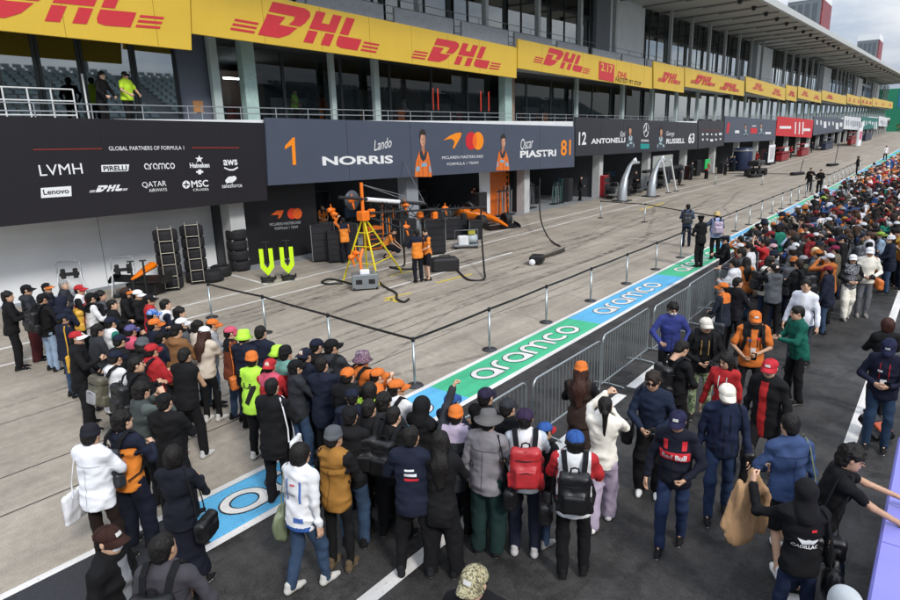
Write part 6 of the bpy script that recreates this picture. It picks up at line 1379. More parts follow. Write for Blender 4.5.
# ------------------------------------------------------------------ main grandstand across the track (seen mirrored in the glazing)
t = empty('main_grandstand', (30, 60, 0)); tag(t, 'large stepped grandstand of pale seats across the track', 'grandstand')
GS = mat('stand_concrete', '#83898c', rough=.8, var=.15, vscale=.6); SEAT = mat('stand_seat', '#9fb0b4', rough=.5, var=.25, vscale=.5)
for k in range(22):
    x = k*1.05; z = 3.0+k*.55; MB().box(x, x+1.07, -90, 130, 0, z).build('tier', GS, t)
    b = MB()
    for q in range(160):
        y = -88+q*1.35
        if (q % 18) < 2: continue
        b.box(x+.25, x+.65, y, y+1.0, z+.3, z+.38); b.box(x+.62, x+.7, y, y+1.0, z+.38, z+.75)
    s = b.build('seat_row', SEAT, t); s['kind'] = 'stuff'
MB().box(0, .3, -90, 130, 0, 4.2).build('front_wall', WALLW, t)
for q in range(10): MB().box(22.5, 23.2, -85+q*22, -84+q*22, 0, 24).build('mast', GS, t)
MB().box(8, 26, -92, 132, 23, 23.6).build('stand_roof', mat('stand_roof', '#6d7275', rough=.7), t)

# racks of rods and hoses across the garage fronts
r_ = random.Random(4)
def rod_rack(x, y, n, lab, m, h=1.7):
    t = empty('rod_rack', (x, y, zg(y))); tag(t, lab, 'rack', 'racks at the garage fronts'); MB().box(-.2, .2, -n*.09, n*.09, .03, .09).build('base', JB, t); MB().box(-.03, .03, -n*.09, n*.09, h*.85, h*.9).build('top_bar', JB, t)
    for k in range(n): MB().tube([(r_.uniform(-.1, .1), -n*.09+.18*k+.09, .09), (0, -n*.09+.18*k+.09+r_.uniform(-.05, .05), h*r_.uniform(.8, 1.1))], r_.choice([.018, .03, .04]), 6).build('rod', m if k % 2 else GREYP, t)
rod_rack(-20.6, 31.5, 9, 'rack of pale rods right of the racing car', JB); rod_rack(-21.2, 35.0, 10, 'rack of dark rods beside the pale pillar', GREYP); rod_rack(-21.0, 38.6, 8, 'rack of green rods in the shaded garage', mat('rod_green', '#1d5a50', rough=.5), 1.5); rod_rack(-21.4, 22.4, 8, 'rack of orange rods inside the orange garage', ORP, 1.6); rod_rack(-20.8, 57.5, 9, 'rack of rods left of the green board', GREYP); rod_rack(-20.9, 84, 9, 'rack of rods left of the white panel', RED)
for i, (x, y, w_, h, c) in enumerate(((-19.2, 17.6, .8, 1.3, '#1a1a1d'), (-19.0, 19.0, .7, 1.0, '#b85a1c'), (-18.4, 20.4, .9, 1.2, '#202226'), (-18.6, 22.6, .7, 1.4, '#1a1a1d'), (-19.4, 24.2, .9, 1.1, '#2c2e33'), (-21.0, 29.8, .8, 1.5, '#232428'), (-21.4, 33.4, .8, 1.3, '#1d4a44'), (-20.9, 40.4, .9, 1.6, '#26282c'))):
    cabinet(0, 0, w_, .6, h, ['black cabinet just past the white pillar', 'orange low cabinet behind the gantry', 'dark cabinet behind the crouching engineer', 'tall dark cabinet left of the silver edged one', 'grey black cabinet behind the trolley', 'cabinet behind the racing car', 'green cabinet between two rod racks', 'wide cabinet left of the red one'][i], mat('cab_'+c.strip('#'), c, rough=.45), math.radians(70+i*4), X=x, y=y, trim=i % 2 == 0, drawers=4)
# tables with chairs behind the upper glazing
for k in range(14):
    y = 14.8+k*2.5; t = empty('guest_table', (-23.3-(k % 2)*.9, y, 5.12)); tag(t, '%s small table with chairs after the mint column behind the upper glazing' % ORD[k+1], 'table', 'tables behind the upper glazing'); MB().lathe([(.001, .70), (.45, .70), (.45, .74), (.001, .74)], 16).build('table_top', WALLW, t); MB().tube([(0, 0, 0), (0, 0, .7)], .04, 6).build('table_leg', JB, t)
    for q in range(3):
        a_ = q*2.1+k; m_ = [RED, mat('chair_dark', '#2a2c30', rough=.6), ORP][(q+k) % 3]; MB().box(-.2, .2, -.2, .2, .42, .46).box(-.2, .2, .18, .22, .46, .95).box(-.2, -.16, -.2, -.16, 0, .42).box(.16, .2, -.2, -.16, 0, .42).box(-.2, -.16, .16, .2, 0, .42).box(.16, .2, .16, .2, 0, .42).build('chair', m_, t, loc=(.75*math.cos(a_), .75*math.sin(a_), 0), rot=(0, 0, a_-1.57))

r_ = random.Random(8)
for i in range(14):
    y = 55+i*4.1; cabinet(0, 0, r_.uniform(.6, 1.0), .6, r_.uniform(.9, 1.8), '%s dark cabinet past the silver gantry along the garage fronts' % ORD[i+1], mat('cabf_%d' % (i % 4), ['#1c1e24', '#2c3242', '#3a1a1e', '#26282c'][i % 4], rough=.45), math.radians(90+r_.uniform(-20, 20)), X=-19.6+r_.uniform(-1.2, .8), y=y, trim=i % 2 == 0, drawers=3)
# ------------------------------------------------------------------ the crowd
CN = {'K': ('#17171a', 'black'), 'N': ('#1c2338', 'navy'), 'G': ('#5c6066', 'grey'), 'D': ('#34373d', 'dark grey'), 'W': ('#dcdde0', 'white'), 'R': ('#c22028', 'red'), 'O': ('#e2761c', 'orange'), 'L': ('#b8f03a', 'lime'), 'T': ('#8a6038', 'tan'), 'B': ('#cdbfae', 'beige'),
      'M': ('#5a2428', 'maroon'), 'J': ('#39506e', 'denim blue'), 'j': ('#8fa6c0', 'light denim'), 'S': ('#9a9ba0', 'silver grey'), 'U': ('#2c5ca8', 'blue'), 'V': ('#0f7d68', 'green'), 'Y': ('#dba51f', 'yellow'), 'P': ('#d4526e', 'pink'), 'C': ('#e4dfd2', 'cream'), 'X': ('#5f5b4a', 'khaki'), 'H': ('#a8752a', 'mustard'), 'Q': ('#5b5890', 'purple blue'), 'Z': ('#2b5550', 'dark teal'), 'I': ('#b9a9c0', 'pale lilac'), 'b': ('#40302a', 'dark brown'), 'g': ('#7f8a6a', 'olive')}
MUTE = {'R': '#8c1e24', 'O': '#bd6a24', 'W': '#cccdd2', 'L': '#8fb53a', 'Y': '#b48a2a', 'U': '#2c4a7e', 'P': '#a35466'}
def cc(k): return CN[k][0] if k in CN else k
def cm(k): return MUTE.get(k, cc(k))
PEOPLE = []
NEARG = 'spectators standing on the pit lane'
def per(u, v, face, who, top, tcs, bot, bc, arms='down', h=1.70, legs=None, hair='short', hat=None, hc='K', bp=None, tote=None, held=None, lean=3, twist=0, head=None, fem=None, shoe='#1b1b1d', sole='#d8d6d0', extra=None, res=.019, skin_i=None, hairc='#14110f', bulk=.93, brim=None, hatrot=0, group=NEARG, at=None, z0=0.0, bpp=None, armd=((0, 0, 0), (0, 0, 0)), near=True, crouch=0):
    i = len(PEOPLE); fem = hair in ('long', 'bob', 'ponytail') if fem is None else fem; r = random.Random(i*7+1)
    dist = np.linalg.norm(np.array(PZ(u, v, 1.6)[:2] if at is None else at[:2]))
    if near: res, near = (.0188, True) if dist < 8.5 else ((.0245, True) if dist < 13 else (.030, False))
    if armd == ((0, 0, 0), (0, 0, 0)) and near: armd = tuple(tuple(round(r.uniform(-.05, .05), 2) for _ in range(3)) for _ in range(2)); lean = lean+r.choice([-2, 0, 0, 2, 5]); twist = twist+r.choice([-8, -4, 0, 4, 8])
    aL, aR = arms if isinstance(arms, tuple) else (arms, arms)
    if arms == 'down': aL, aR = r.choice([('down', 'loose'), ('loose', 'down'), ('pocket', 'down'), ('down', 'belly'), ('strap', 'down')])
    if not near and at is not None: legs = legs or 'contra'; head = head or (0, 0); aL, aR = ('belly', 'belly') if arms == 'down' else (aL, aR)
    legs = legs or r.choice(['contra', 'stand', 'wide', 'close', 'contra']); head = head or (r.randint(-14, 14), r.choice([-4, 0, 4]))
    g = figure(armL=aL, armR=aR, legs=legs, lean=lean, twist=twist, top=top, bot=bot, res=res, head=head, fem=fem, bulk=bulk, seed=i % 9 if near else i % 2, near=near, armLd=armd[0], armRd=armd[1], crouch=crouch); g['topkind'] = top
    k = h/1.72
    if at is None:
        zh = z0+float(g['HC'][2])*k; P = PZ(u, v, zh); off = rotz(math.radians(face)) @ np.array([g['HC'][0], g['HC'][1], 0])*k; at = (P[0]-off[0], P[1]-off[1])
    loc = (float(at[0]), float(at[1]), z0+zg(at[1])); tl = [cc(c) if c else None for c in tcs]
    p = put_person(loc, face, g, dict(top=tl, bot=cc(bc), kind=top, bkind=bot), 'person in '+who, h, group, r.choice([0, 0, 1, 2]) if skin_i is None else skin_i, hair, hairc, hat, cc(hc), cc(brim) if brim else None, hatrot, True, shoe, sole, extra)
    w_ = ' '.join(who.split()[:9]).rstrip(','); w_ = w_[:-4] if w_.endswith(' and') else w_; w_ = w_[:-5] if w_.endswith(' with') else w_; w_ = w_[:-2] if w_.endswith(' a') else w_
    if bp: put_backpack(p, g, cc(bp), '%s backpack on the person in %s' % (CN.get(bp, ('', 'patterned'))[1], w_), pocketc=cc(bpp) if bpp else None)
    if tote: put_tote(p, g, cc(tote[0]), '%s bag of the person in %s' % (CN.get(tote[0], ('', 'soft'))[1], w_), tote[1], tote[2])
    if held: put_held(p, g, held, '%s held by the person in %s' % (held, w_))
    PEOPLE.append((p, g)); return p, g
# --- left crowd, back rows
per(8, 297, -22, 'black jacket and black trousers, bare headed, at the wall end', 'jacket', ['K'], 'trousers', 'K', 'phone', 1.74, hair='messy', legs='stand')
per(27, 290, -28, 'dark grey hooded jacket and maroon trousers', 'hoodie', ['D'], 'wide', 'M', 'belly', 1.76, hat='cap', hc='K')
per(47, 288, -40, 'navy jacket and black cap with orange band', 'jacket', ['N', None, 'D'], 'trousers', 'K', 'phone', 1.70, hat='cap', hc='K', brim='O')
per(43, 299, 10, 'black jacket and light jeans', 'jacket', ['K'], 'jeans', 'j', 'strap', 1.70, hat='cap', hc='K', bp='K')
per(64, 285, -35, 'dark coat with silver grey hair', 'coat', ['D'], 'trousers', 'K', 'phone', 1.70, hair='short', hairc='#8c8c8c')
per(63, 302, 15, 'navy hood pulled up', 'jacket', ['N'], 'trousers', 'K', 'belly', 1.68, hat='hood', hc='N')
per(80, 290, -40, 'red and white jacket and red cap', 'jacket', ['R', 'K', 'W'], 'trousers', 'K', 'phone', 1.72, hat='cap', hc='R')
per(91, 298, -10, 'white jacket and black cap', 'jacket', ['W', None, 'K'], 'jeans', 'J', 'phone', 1.68, hat='cap', hc='K', bp='Y', bpp='K')
per(101, 296, -30, 'black coat and grey scarf', 'coat', ['K', None, 'G'], 'trousers', 'K', 'belly', 1.66, hair='messy')
per(63, 319, 5, 'navy jacket and navy cap with white mark', 'jacket', ['N'], 'jeans', 'J', 'phone', 1.66, hat='cap', hc='N', tote=('Y', 1, 'tote'))
per(77, 338, -25, 'long black coat and red cap with white brim', 'coat', ['K'], 'wide', 'K', ('belly', 'phone'), 1.72, hat='cap', hc='R', brim='W', legs='wide', held='phone')
per(113, 305, -20, 'black coat, bare headed with face turned', 'coat', ['K'], 'trousers', 'K', 'phone', 1.64, hair='short')
per(111, 323, -8, 'white jacket with green stripes and navy cap', 'jacket', ['W', 'V', 'W', 'V', 'V'], 'trousers', 'K', 'belly', 1.70, hat='cap', hc='N')
per(126, 293, -38, 'black coat and orange trimmed headband', 'coat', ['K'], 'trousers', 'K', 'phone', 1.72, hair='bob', hat='cap', hc='b', brim='O')
per(138, 295, -45, 'black jacket and white cap', 'jacket', ['K'], 'trousers', 'K', 'belly', 1.66, hat='cap', hc='W')
per(150, 300, -30, 'red jacket and black cap', 'jacket', ['R', None, None, 'K'], 'trousers', 'K', 'phone', 1.70, hat='cap', hc='K')
per(166, 305, -20, 'navy jacket with white shoulder bars, bare headed', 'jacket', ['N', None, 'W'], 'jeans', 'J', 'belly', 1.70, hair='short')
per(153, 315, 0, 'navy jacket and blue patterned cap', 'jacket', ['N'], 'trousers', 'K', 'phone', 1.64, hat='cap', hc='floral')
per(180, 313, -25, 'black jacket and tousled dark hair', 'jacket', ['K'], 'trousers', 'N', 'phone', 1.68, hair='messy')
per(155, 325, -18, 'navy and orange jacket and orange cap', 'jacket', ['N', 'K', None, 'O'], 'trousers', 'K', 'phone', 1.70, hat='cap', hc='O')
per(131, 331, 0, 'black and pink jacket and purple blue cap', 'jacket', ['K', None, 'P'], 'jeans', 'J', 'eye', 1.66, hat='cap', hc='Q')
per(182, 324, -10, 'grey jacket and plain white cap', 'jacket', ['G'], 'trousers', 'K', 'phone', 1.66, hat='cap', hc='W')
per(177, 331, 15, 'tan hooded parka and black cap', 'parka', ['T'], 'trousers', 'K', 'phone', 1.74, hat='cap', hc='K')
per(198, 327, 0, 'beige jacket and wild dark hair', 'jacket', ['B'], 'jeans', 'J', 'phone', 1.62, hair='messy')
per(213, 325, -30, 'orange cap and grey jacket', 'jacket', ['S'], 'jeans', 'J', 'phone', 1.66, hat='cap', hc='O')
per(205, 333, 25, 'beige sweater and white cap with long brown hair', 'sweater', ['B'], 'slim', 'K', 'phone', 1.68, hair='long', hairc='#3a2119', hat='cap', hc='W', held='phone', legs='contra', shoe='#c9c7c2')
# --- left crowd, front rows
per(116, 358, 15, 'white hoodie and navy cap', 'hoodie', ['W'], 'trousers', 'K', 'phone', 1.72, hat='cap', hc='N', bp='X', bpp='S')
per(137, 365, 10, 'black jacket with black backpack, bare headed', 'jacket', ['K'], 'trousers', 'K', 'phone', 1.72, hair='short', bp='K', head=(-25, 0))
per(152, 351, 15, 'red jacket and red cap', 'jacket', ['R'], 'trousers', 'K', 'phone', 1.72, hat='cap', hc='R', bp='K', bulk=1.08)
per(185, 356, 28, 'black quilted vest with white sleeves', 'vest', ['K'], 'trousers', 'K', 'phone', 1.72, hair='short', shoe='#c0bfc0')
per(142, 391, 0, 'grey green jacket with hands at the face', 'jacket', ['#454d4c', '#5b6664'], 'trousers', 'K', 'eye', 1.70, hair='messy')
per(165, 402, 25, 'long black coat at the front of the spectators', 'coat', ['K'], 'wide', 'K', 'phone', 1.70, hair='short', hat='cap', hc='K')
per(231, 333, -10, 'rust jacket, blue jeans and pink cap', 'jacket', ['#7a3a22', None, 'K'], 'jeans', 'J', 'phone', 1.68, hat='cap', hc='P', tote=('O', 1, 'bag'))
per(244, 337, 20, 'navy jacket and lime bucket hat', 'jacket', ['N'], 'trousers', 'K', 'phone', 1.70, hat='bucket', hc='L')
per(261, 333, 25, 'navy jacket, bare headed, with round black hair', 'jacket', ['N'], 'trousers', 'K', 'phone', 1.74, hair='short')
BIB = per(252, 360, 20, 'lime bib with a black seven and orange beanie', 'loose_tee', ['L', 'K'], 'trousers', 'K', 'phone', 1.68, hat='beanie', hc='O', shoe='#d4d2cc', legs='stand')
per(279, 353, 5, 'teal jacket and lime bucket hat', 'jacket', ['#6fa59a'], 'jeans', 'J', 'phone', 1.64, hat='bucket', hc='L')
per(286, 354, 10, 'pink red jacket and black beanie', 'jacket', ['R', 'P', '#6fa59a'], 'trousers', 'K', 'phone', 1.68, hat='beanie', hc='K')
per(270, 366, 15, 'red jacket and red cap worn backwards', 'jacket', ['R', None, 'P'], 'trousers', 'K', 'phone', 1.62, hat='cap', hc='R', hatrot=180)
per(305, 356, 15, 'navy team jacket and navy cap with red collar', 'jacket', ['N', None, None, None, None], 'trousers', 'K', 'phone', 1.72, hat='cap', hc='N', hatrot=180)
per(317, 346, -15, 'black jacket and navy cap facing the garages', 'jacket', ['K'], 'trousers', 'K', 'phone', 1.70, hat='cap', hc='N')
per(332, 347, 12, 'dark grey hooded jacket and pale grey trousers', 'hoodie', ['D'], 'trousers', '#8f9094', 'phone', 1.78, hat='cap', hc='K', brim='K', bp='K', head=(-30, 0), legs='stand', shoe='#b8bcc0')
per(363, 359, -5, 'orange jacket and purple plaid bucket hat', 'jacket', ['O'], 'trousers', 'K', 'phone', 1.70, hat='bucket', hc='plaid', bp='K')
per(378, 376, -30, 'orange jacket and orange cap', 'jacket', ['O'], 'trousers', 'K', 'eye', 1.64, hat='cap', hc='O')
per(272, 387, 30, 'long black hooded coat, bare headed, at the strip', 'coat', ['K'], 'trousers', 'K', 'phone', 1.72, hair='short', tote=('W', 1, 'tote'))
per(370, 391, 10, 'lime safety vest over a white shirt', 'vest', ['L'], 'trousers', 'K', 'phone', 1.66, hair='bob')
per(397, 388, 5, 'white shirt and orange cap', 'shirt', ['W'], 'trousers', 'K', 'phone', 1.70, hat='cap', hc='O', bp='K', hair='messy', head=(-35, 0))
per(369, 409, 25, 'black sweater, bare headed, with black backpack', 'sweater', ['K'], 'trousers', 'K', 'phone', 1.70, hair='short', bp='K', tote=('T', -1, 'bag'))
per(423, 406, 5, 'black coat and raised black hood', 'coat', ['K'], 'trousers', 'K', ('phone', 'reach'), 1.64, hat='hood', hc='K')
per(394, 416, 15, 'black jacket beside the hooded woman', 'jacket', ['K'], 'trousers', 'K', 'phone', 1.64, hair='short', bp='K')
NAVYJ = per(411, 437, 30, 'navy team jacket with white and red print on the back', 'jacket', ['N'], 'trousers', 'K', 'phone', 1.73, hair='short', legs='wide', shoe='#26262a')
per(334, 438, 22, 'mustard vest and grey beanie', 'jacket', ['H', 'K', 'H'], 'slim', 'K', 'phone', 1.68, hair='short', hat='beanie', hc='G', legs='stand', shoe='#6b5a42', tote=('K', -1, 'bag'))
W51 = per(301, 454, 0, 'white and blue team jacket and blue jeans', 'jacket', ['W', None, 'W', None, 'U'], 'jeans', 'J', 'down', 1.66, hair='bob', fem=False, tote=('g', -1, 'drawstring'), shoe='#c8c6c0', legs='step')
per(456, 416, 20, 'dark coat and orange knitted hat', 'coat', ['D', None, 'I'], 'trousers', 'K', ('high', 'phone'), 1.62, hat='beanie', hc='O')
per(440, 441, 20, 'black coat between the hooded woman and the bucket hat', 'coat', ['K'], 'wide', 'K', 'phone', 1.68, hair='long', fem=True)
per(486, 397, -5, 'black jacket and navy red cap by the fence', 'jacket', ['K'], 'trousers', 'K', 'phone', 1.72, hat='cap', hc='#2a2440')
per(488, 421, 15, 'grey jacket and grey hat with orange band', 'jacket', ['#8b878c'], 'wide', '#1f3a38', ('pocket', 'belly'), 1.74, hair='short', hat='wide', hc='#6c6a6a', tote=('K', 1, 'bag'), legs='stand')
per(525, 419, 25, 'white top and purple cap', 'shirt', ['W', '#b9c4cf'], 'trousers', '#23263a', 'phone', 1.76, hat='cap', hc='#3a2a4a', hatrot=0, bp='R', legs='stand', shoe='#c0bcbc')
per(545, 431, -10, 'black vest and blue white cap', 'vest', ['K'], 'jeans', 'J', 'phone', 1.52, hat='cap', hc='U', brim='R', bp='R', shoe='#9a9a9c')
per(575, 441, 28, 'white and red team shirt and blue cap', 'loose_tee', ['W', 'R', 'W'], 'trousers', 'K', 'phone', 1.70, hat='cap', hc='U', bp='K', hair='bob', fem=False, tote=('K', -1, 'bag'))
per(605, 406, 20, 'cream sweater and pale lilac trousers with a ponytail', 'sweater', ['C'], 'wide', 'I', ('up', 'phone'), 1.66, hair='ponytail', shoe='#e6e6e4', legs='step', armd=((-.06, .0, -.06), (0, 0, .25)))
per(581, 371, 10, 'black jacket, brown skirt and orange beanie', 'jacket', ['b', 'K'], 'skirt', 'b', 'phone', 1.66, hair='long', hairc='#3a2119', hat='beanie', hc='O')
# --- more of the packed left group
_fill = ((120, 341, 'K', 'cap', 'N', 'bent over a phone', 'belly'), (98, 331, 'D', None, 'K', 'among the capped men', 'phone'), (162, 338, 'N', 'cap', 'K', 'behind the tan parka', 'phone'), (143, 346, 'K', 'beanie', 'G', 'left of the red cap', 'belly'), (296, 367, 'D', 'cap', 'K', 'behind the long black coat', 'phone'), (322, 365, 'N', None, 'K', 'between two backpacks', 'phone'), (348, 376, 'K', 'cap', 'O', 'under the plaid bucket hat', 'belly'), (352, 397, 'N', 'cap', 'N', 'left of the lime safety vest', 'phone'), (384, 402, 'D', None, 'K', 'behind the black sweater', 'phone'), (350, 416, 'K', 'cap', 'K', 'beside the mustard vest', 'phone'), (452, 402, 'N', 'cap', 'U', 'behind the orange knitted hat', 'phone'), (508, 408, 'K', 'cap', 'D', 'behind the wide grey hat', 'phone'))
for q_ in _fill:
    per(q_[0], q_[1], random.Random(q_[0]).uniform(-15, 35), '%s jacket %s%s' % (CN[q_[2]][1], q_[5], ' and %s %s' % (CN[q_[4]][1], q_[3]) if q_[3] else ' and bare head'), random.Random(q_[1]).choice(['jacket', 'hoodie', 'coat']), [q_[2]], 'trousers', random.Random(q_[0]+1).choice(['K', 'N', 'J', 'D']), q_[6], random.Random(q_[0]+2).uniform(1.6, 1.74), hat=q_[3], hc=q_[4], hair=random.Random(q_[0]+5).choice(['short', 'messy']))
# --- walkers on the dark asphalt
WG = 'people on the dark asphalt'
per(653, 381, 196, 'navy sweater, sunglasses and white trainers holding a camera', 'sweater', ['#1f2c45'], 'wide', 'K', 'belly', 1.74, hair='messy', hairc='#2a211c', held='camera', extra=['sunglasses'], shoe='#e4e4e2', tote=('K', 1, 'bag'), group=WG, legs='stand', res=.016, head=(0, -6))
RB = per(678, 421, 192, 'navy team jacket with a red chest band and white words', 'jacket', ['#171a2c'], 'jeans', '#26375c', ('belly', 'loose'), 1.68, hat='cap', hc='#28264a', group=WG, res=.016, legs='step', head=(-5, -12))
per(727, 394, 197, 'dark blue jacket, blue jeans and white cap', 'jacket', ['#1f2a48'], 'jeans', '#2b3f63', 'down', 1.74, hat='cap', hc='#e6e0d0', group=WG, legs='step', res=.016, tote=('K', -1, 'bag'), head=(10, -16))
per(682, 349, -38, 'black jacket looking at a phone, seen from the side', 'jacket', ['K'], 'trousers', 'K', 'belly', 1.72, hair='short', bp='K', held='phone', group=WG, head=(0, -30))
per(726, 361, 178, 'red team jacket with long black hair', 'jacket', ['#cc2226'], 'trousers', 'K', 'loose', 1.62, hair='long', group=WG, head=(-20, -12), legs='step')
per(770, 368, 165, 'black coat, red scarf and red cap', 'coat', ['K', None, None, '#d02020'], 'trousers', 'K', 'loose', 1.76, hat='cap', hc='#d02030', group=WG, head=(10, -6), legs='stride', shoe='#5a3020', extra=['glasses'])
per(706, 325, 198, 'black top, camouflage trousers and white cap', 'jacket', ['K'], 'jeans', 'camo_green', 'belly', 1.76, hat='cap', hc='#d8d2c4', held='camera', group=WG, skin_i=2, legs='stand', bp='N')
ORT = per(755, 318, 196, 'orange shirt with black yoke and orange cap', 'loose_tee', ['O', 'O', 'K'], 'trousers', 'K', 'belly', 1.76, hat='cap', hc='O', held='phone', group=WG, res=.017, head=(5, -15), bp='K')
per(797, 313, 128, 'green jacket facing sideways, bare headed', 'jacket', ['#0d6b5a'], 'trousers', 'K', 'phone', 1.74, hair='short', held='phone', group=WG)
per(806, 286, 168, 'white and blue hooded jacket', 'hoodie', ['#e6e8f2', None, '#e6e8f2', 'W', 'U'], 'jeans', '#3c4552', 'loose', 1.78, hair='messy', group=WG, head=(25, 8), legs='step')
per(853, 259, 205, 'grey printed top, cream trousers and white cap', 'jacket', ['mono_print', 'K'], 'wide', 'C', 'belly', 1.62, hair='long', hat='cap', hc='W', group=WG, shoe='#8c8a88', legs='step')
per(870, 252, 198, 'cream sweater, grey trousers and white cap with a camera', 'sweater', ['C'], 'jeans', '#6e7076', 'belly', 1.76, hat='cap', hc='W', held='camera', group=WG, tote=('O', -1, 'bag'), shoe='#8a8a8a')
per(887, 325, 25, 'dark sweater with shoulder length brown hair', 'sweater', ['K'], 'trousers', 'K', 'phone', 1.66, hair='bob', hairc='#3a1d16', group=WG)
TEAM = per(889, 347, 185, 'navy team jacket and jeans with a red lanyard', 'jacket', ['#1c2038', None, '#1c2038', '#1c2038'], 'jeans', '#28405e', 'belly', 1.74, hat='cap', hc='#22284a', held='phone', group=WG, head=(0, -28))
per(790, 425, 30, 'denim shirt with an olive sling bag', 'shirt', ['#3d5482'], 'shorts', 'K', ('belly', 'down'), 1.76, hair='short', group=WG, legs='stride', shoe='#e2e2de', tote=('g', 1, 'bag'), res=.016)
POLO = per(852, 458, -72, 'black polo shirt reaching out to the purple desk', 'tee', ['#121215'], 'jeans', '#1c2a44', ('far_reach', 'reach'), 1.78, hair='messy', group=WG, res=.015, skin_i=2, lean=14, extra=['glasses'], legs='step', tote=('K', 1, 'bag'), armd=((0, .05, 0), (0, .05, .0)))
CAD = per(806, 492, 28, 'black headscarf and black shirt with a white crest', 'shirt', ['#121216'], 'slim', '#1e2c4c', ('wide_up', 'down'), 1.66, hat='headscarf', hc='K', group=WG, res=.015, fem=True, armd=((-.14, .08, -.06), (0, 0, 0)), tote=('K', 1, 'drawstring'))
per(842, 603, 40, 'pale grey hooded jacket by the purple desk', 'hoodie', ['#b9c0c4'], 'jeans', 'J', 'down', 1.62, hat='hood', hc='#b9c0c4', group=WG)
CAMO = per(474, 583, 205, 'black jacket, glasses and a camouflage cap', 'jacket', ['K'], 'jeans', 'J', 'down', 1.74, hat='cap', hc='camo', extra=['glasses'], group=WG, head=(-18, 0))
per(109, 540, -48, 'black coat over a grey shirt, brown cap and face mask', 'coat', ['#131316', None, None, '#8c8f94'], 'trousers', 'K', 'down', 1.72, hat='cap', hc='#3a2018', extra=['mask'], group=WG, res=.016, head=(-5, 0))
per(164, 548, 38, 'grey fleece with black straps, short hair', 'jacket', ['#4a484f'], 'trousers', 'K', 'down', 1.74, hair='short', group=WG, res=.016, bp='K')
per(91, 436, 32, 'white shirt and dark beanie with a white tote', 'loose_tee', ['#e6e8ee', '#e6e8ee'], 'slim', '#2a1d18', 'phone', 1.72, hair='short', hat='beanie', hc='#20202a', tote=('W', -1, 'tote'))
VESTB = per(123, 421, 22, 'orange shirt with navy sleeves', 'jacket', ['#f08a18', 'N', 'N'], 'wide', '#171c2e', 'phone', 1.72, hair='messy', bp='D')
per(174, 456, 30, 'navy jacket, long navy skirt and black leather bag', 'jacket', ['#171a28'], 'long_skirt', '#15182a', 'phone', 1.66, hair='bob', tote=('K', 1, 'bag'))
per(673, 309, 205, 'purple blue jacket and face mask leaning on the fence', 'jacket', ['#34408c'], 'trousers', 'K', 'fence', 1.72, hair='messy', extra=['mask'], group=WG, head=(5, -18), lean=10)
# officers and others near the strip
per(701, 219, 60, 'black police uniform, taller officer by the strip', 'jacket', ['K'], 'trousers', 'K', 'belly', 1.80, hat='police', hc='K', group='police officers', head=(-40, 0))
per(725, 240, 115, 'black police uniform and flat cap beside the fence', 'coat', ['K'], 'trousers', 'K', 'phone', 1.74, hat='police', hc='#2a2e38', group='police officers')
per(688, 207, 20, 'blue grey shirt and bare head by the belt', 'shirt', ['#4a5a78'], 'trousers', 'N', 'phone', 1.74, bp='#3a3c44')
per(717, 215, 30, 'white and blue printed shirt and straw hat', 'loose_tee', ['blue_print', '#4a5a78'], 'trousers', 'K', 'down', 1.74, hat='bucket', hc='#c9b070', bp='I')
per(741, 253, 95, 'grey jacket with arms on the fence', 'jacket', ['#4b4b52'], 'trousers', 'K', 'reach', 1.70, hair='messy')
per(723, 288, 80, 'dark jacket and orange cap by the fence end', 'jacket', ['#232a3a', None, 'O'], 'trousers', 'K', 'belly', 1.66, hat='cap', hc='O', tote=('D', -1, 'bag'))
per(738, 283, -30, 'black team shirt with red trim', 'jacket', ['#1f1f26', None, 'K', 'R'], 'trousers', 'K', 'phone', 1.68, hair='short')
per(770, 262, -40, 'cream hoodie with a black backpack', 'hoodie', ['C'], 'jeans', '#31415e', 'belly', 1.72, hair='messy', bp='K')
per(773, 248, 70, 'white jacket and pink cap', 'jacket', ['W', 'R'], 'trousers', 'K', 'phone', 1.70, hat='cap', hc='#c9a0a8')
per(765, 243, 80, 'bright red shirt holding a phone up', 'loose_tee', ['R'], 'trousers', 'K', 'up', 1.70, hair='messy', held='phone')
per(795, 240, 75, 'black jacket with blue lining', 'jacket', ['K', 'U', None, 'V'], 'trousers', 'K', 'phone', 1.76, hair='messy')
per(815, 252, 60, 'navy coat with blond hair', 'coat', ['N'], 'trousers', 'K', 'phone', 1.68, hair='bob', hairc='#c9b58a')
per(835, 250, 75, 'khaki coat and magenta cap', 'coat', ['#6e6450'], 'trousers', 'K', 'phone', 1.72, hat='cap', hc='#8e1f4a', tote=('Z', 1, 'bag'))
per(803, 260, 70, 'olive jacket and grey cap', 'jacket', ['#4c5440', 'W'], 'trousers', 'K', 'phone', 1.66, hat='cap', hc='S')
for (u, v, f, wh, tp, tc_, bt_, bc_, ar) in ((811, 169.5, 190, 'all black clothing walking beside another on the far lane', 'jacket', ['K'], 'trousers', 'K', 'down'), (821, 171, 170, 'black coat, the shorter of a walking pair', 'coat', ['K'], 'trousers', 'K', 'belly'), (858, 158.5, 100, 'black suit standing at the far strip', 'jacket', ['K'], 'trousers', 'K', 'belly'), (874, 164, 40, 'pale shirt and jeans on the far lane', 'shirt', ['S'], 'jeans', 'U', 'down'), (886, 149.5, 30, 'white jacket far down the lane', 'jacket', ['#e9dede'], 'trousers', 'N', 'down')):
    per(u, v, f, wh, tp, tc_, bt_, bc_, ar, 1.75, res=.026, near=False, group='people on the far lane')
per(824, 188, 60, 'blue denim jacket and white hat on the strip', 'jacket', ['#3c5a8a'], 'jeans', 'J', 'phone', 1.74, hat='bucket', hc='W', res=.024, near=False)
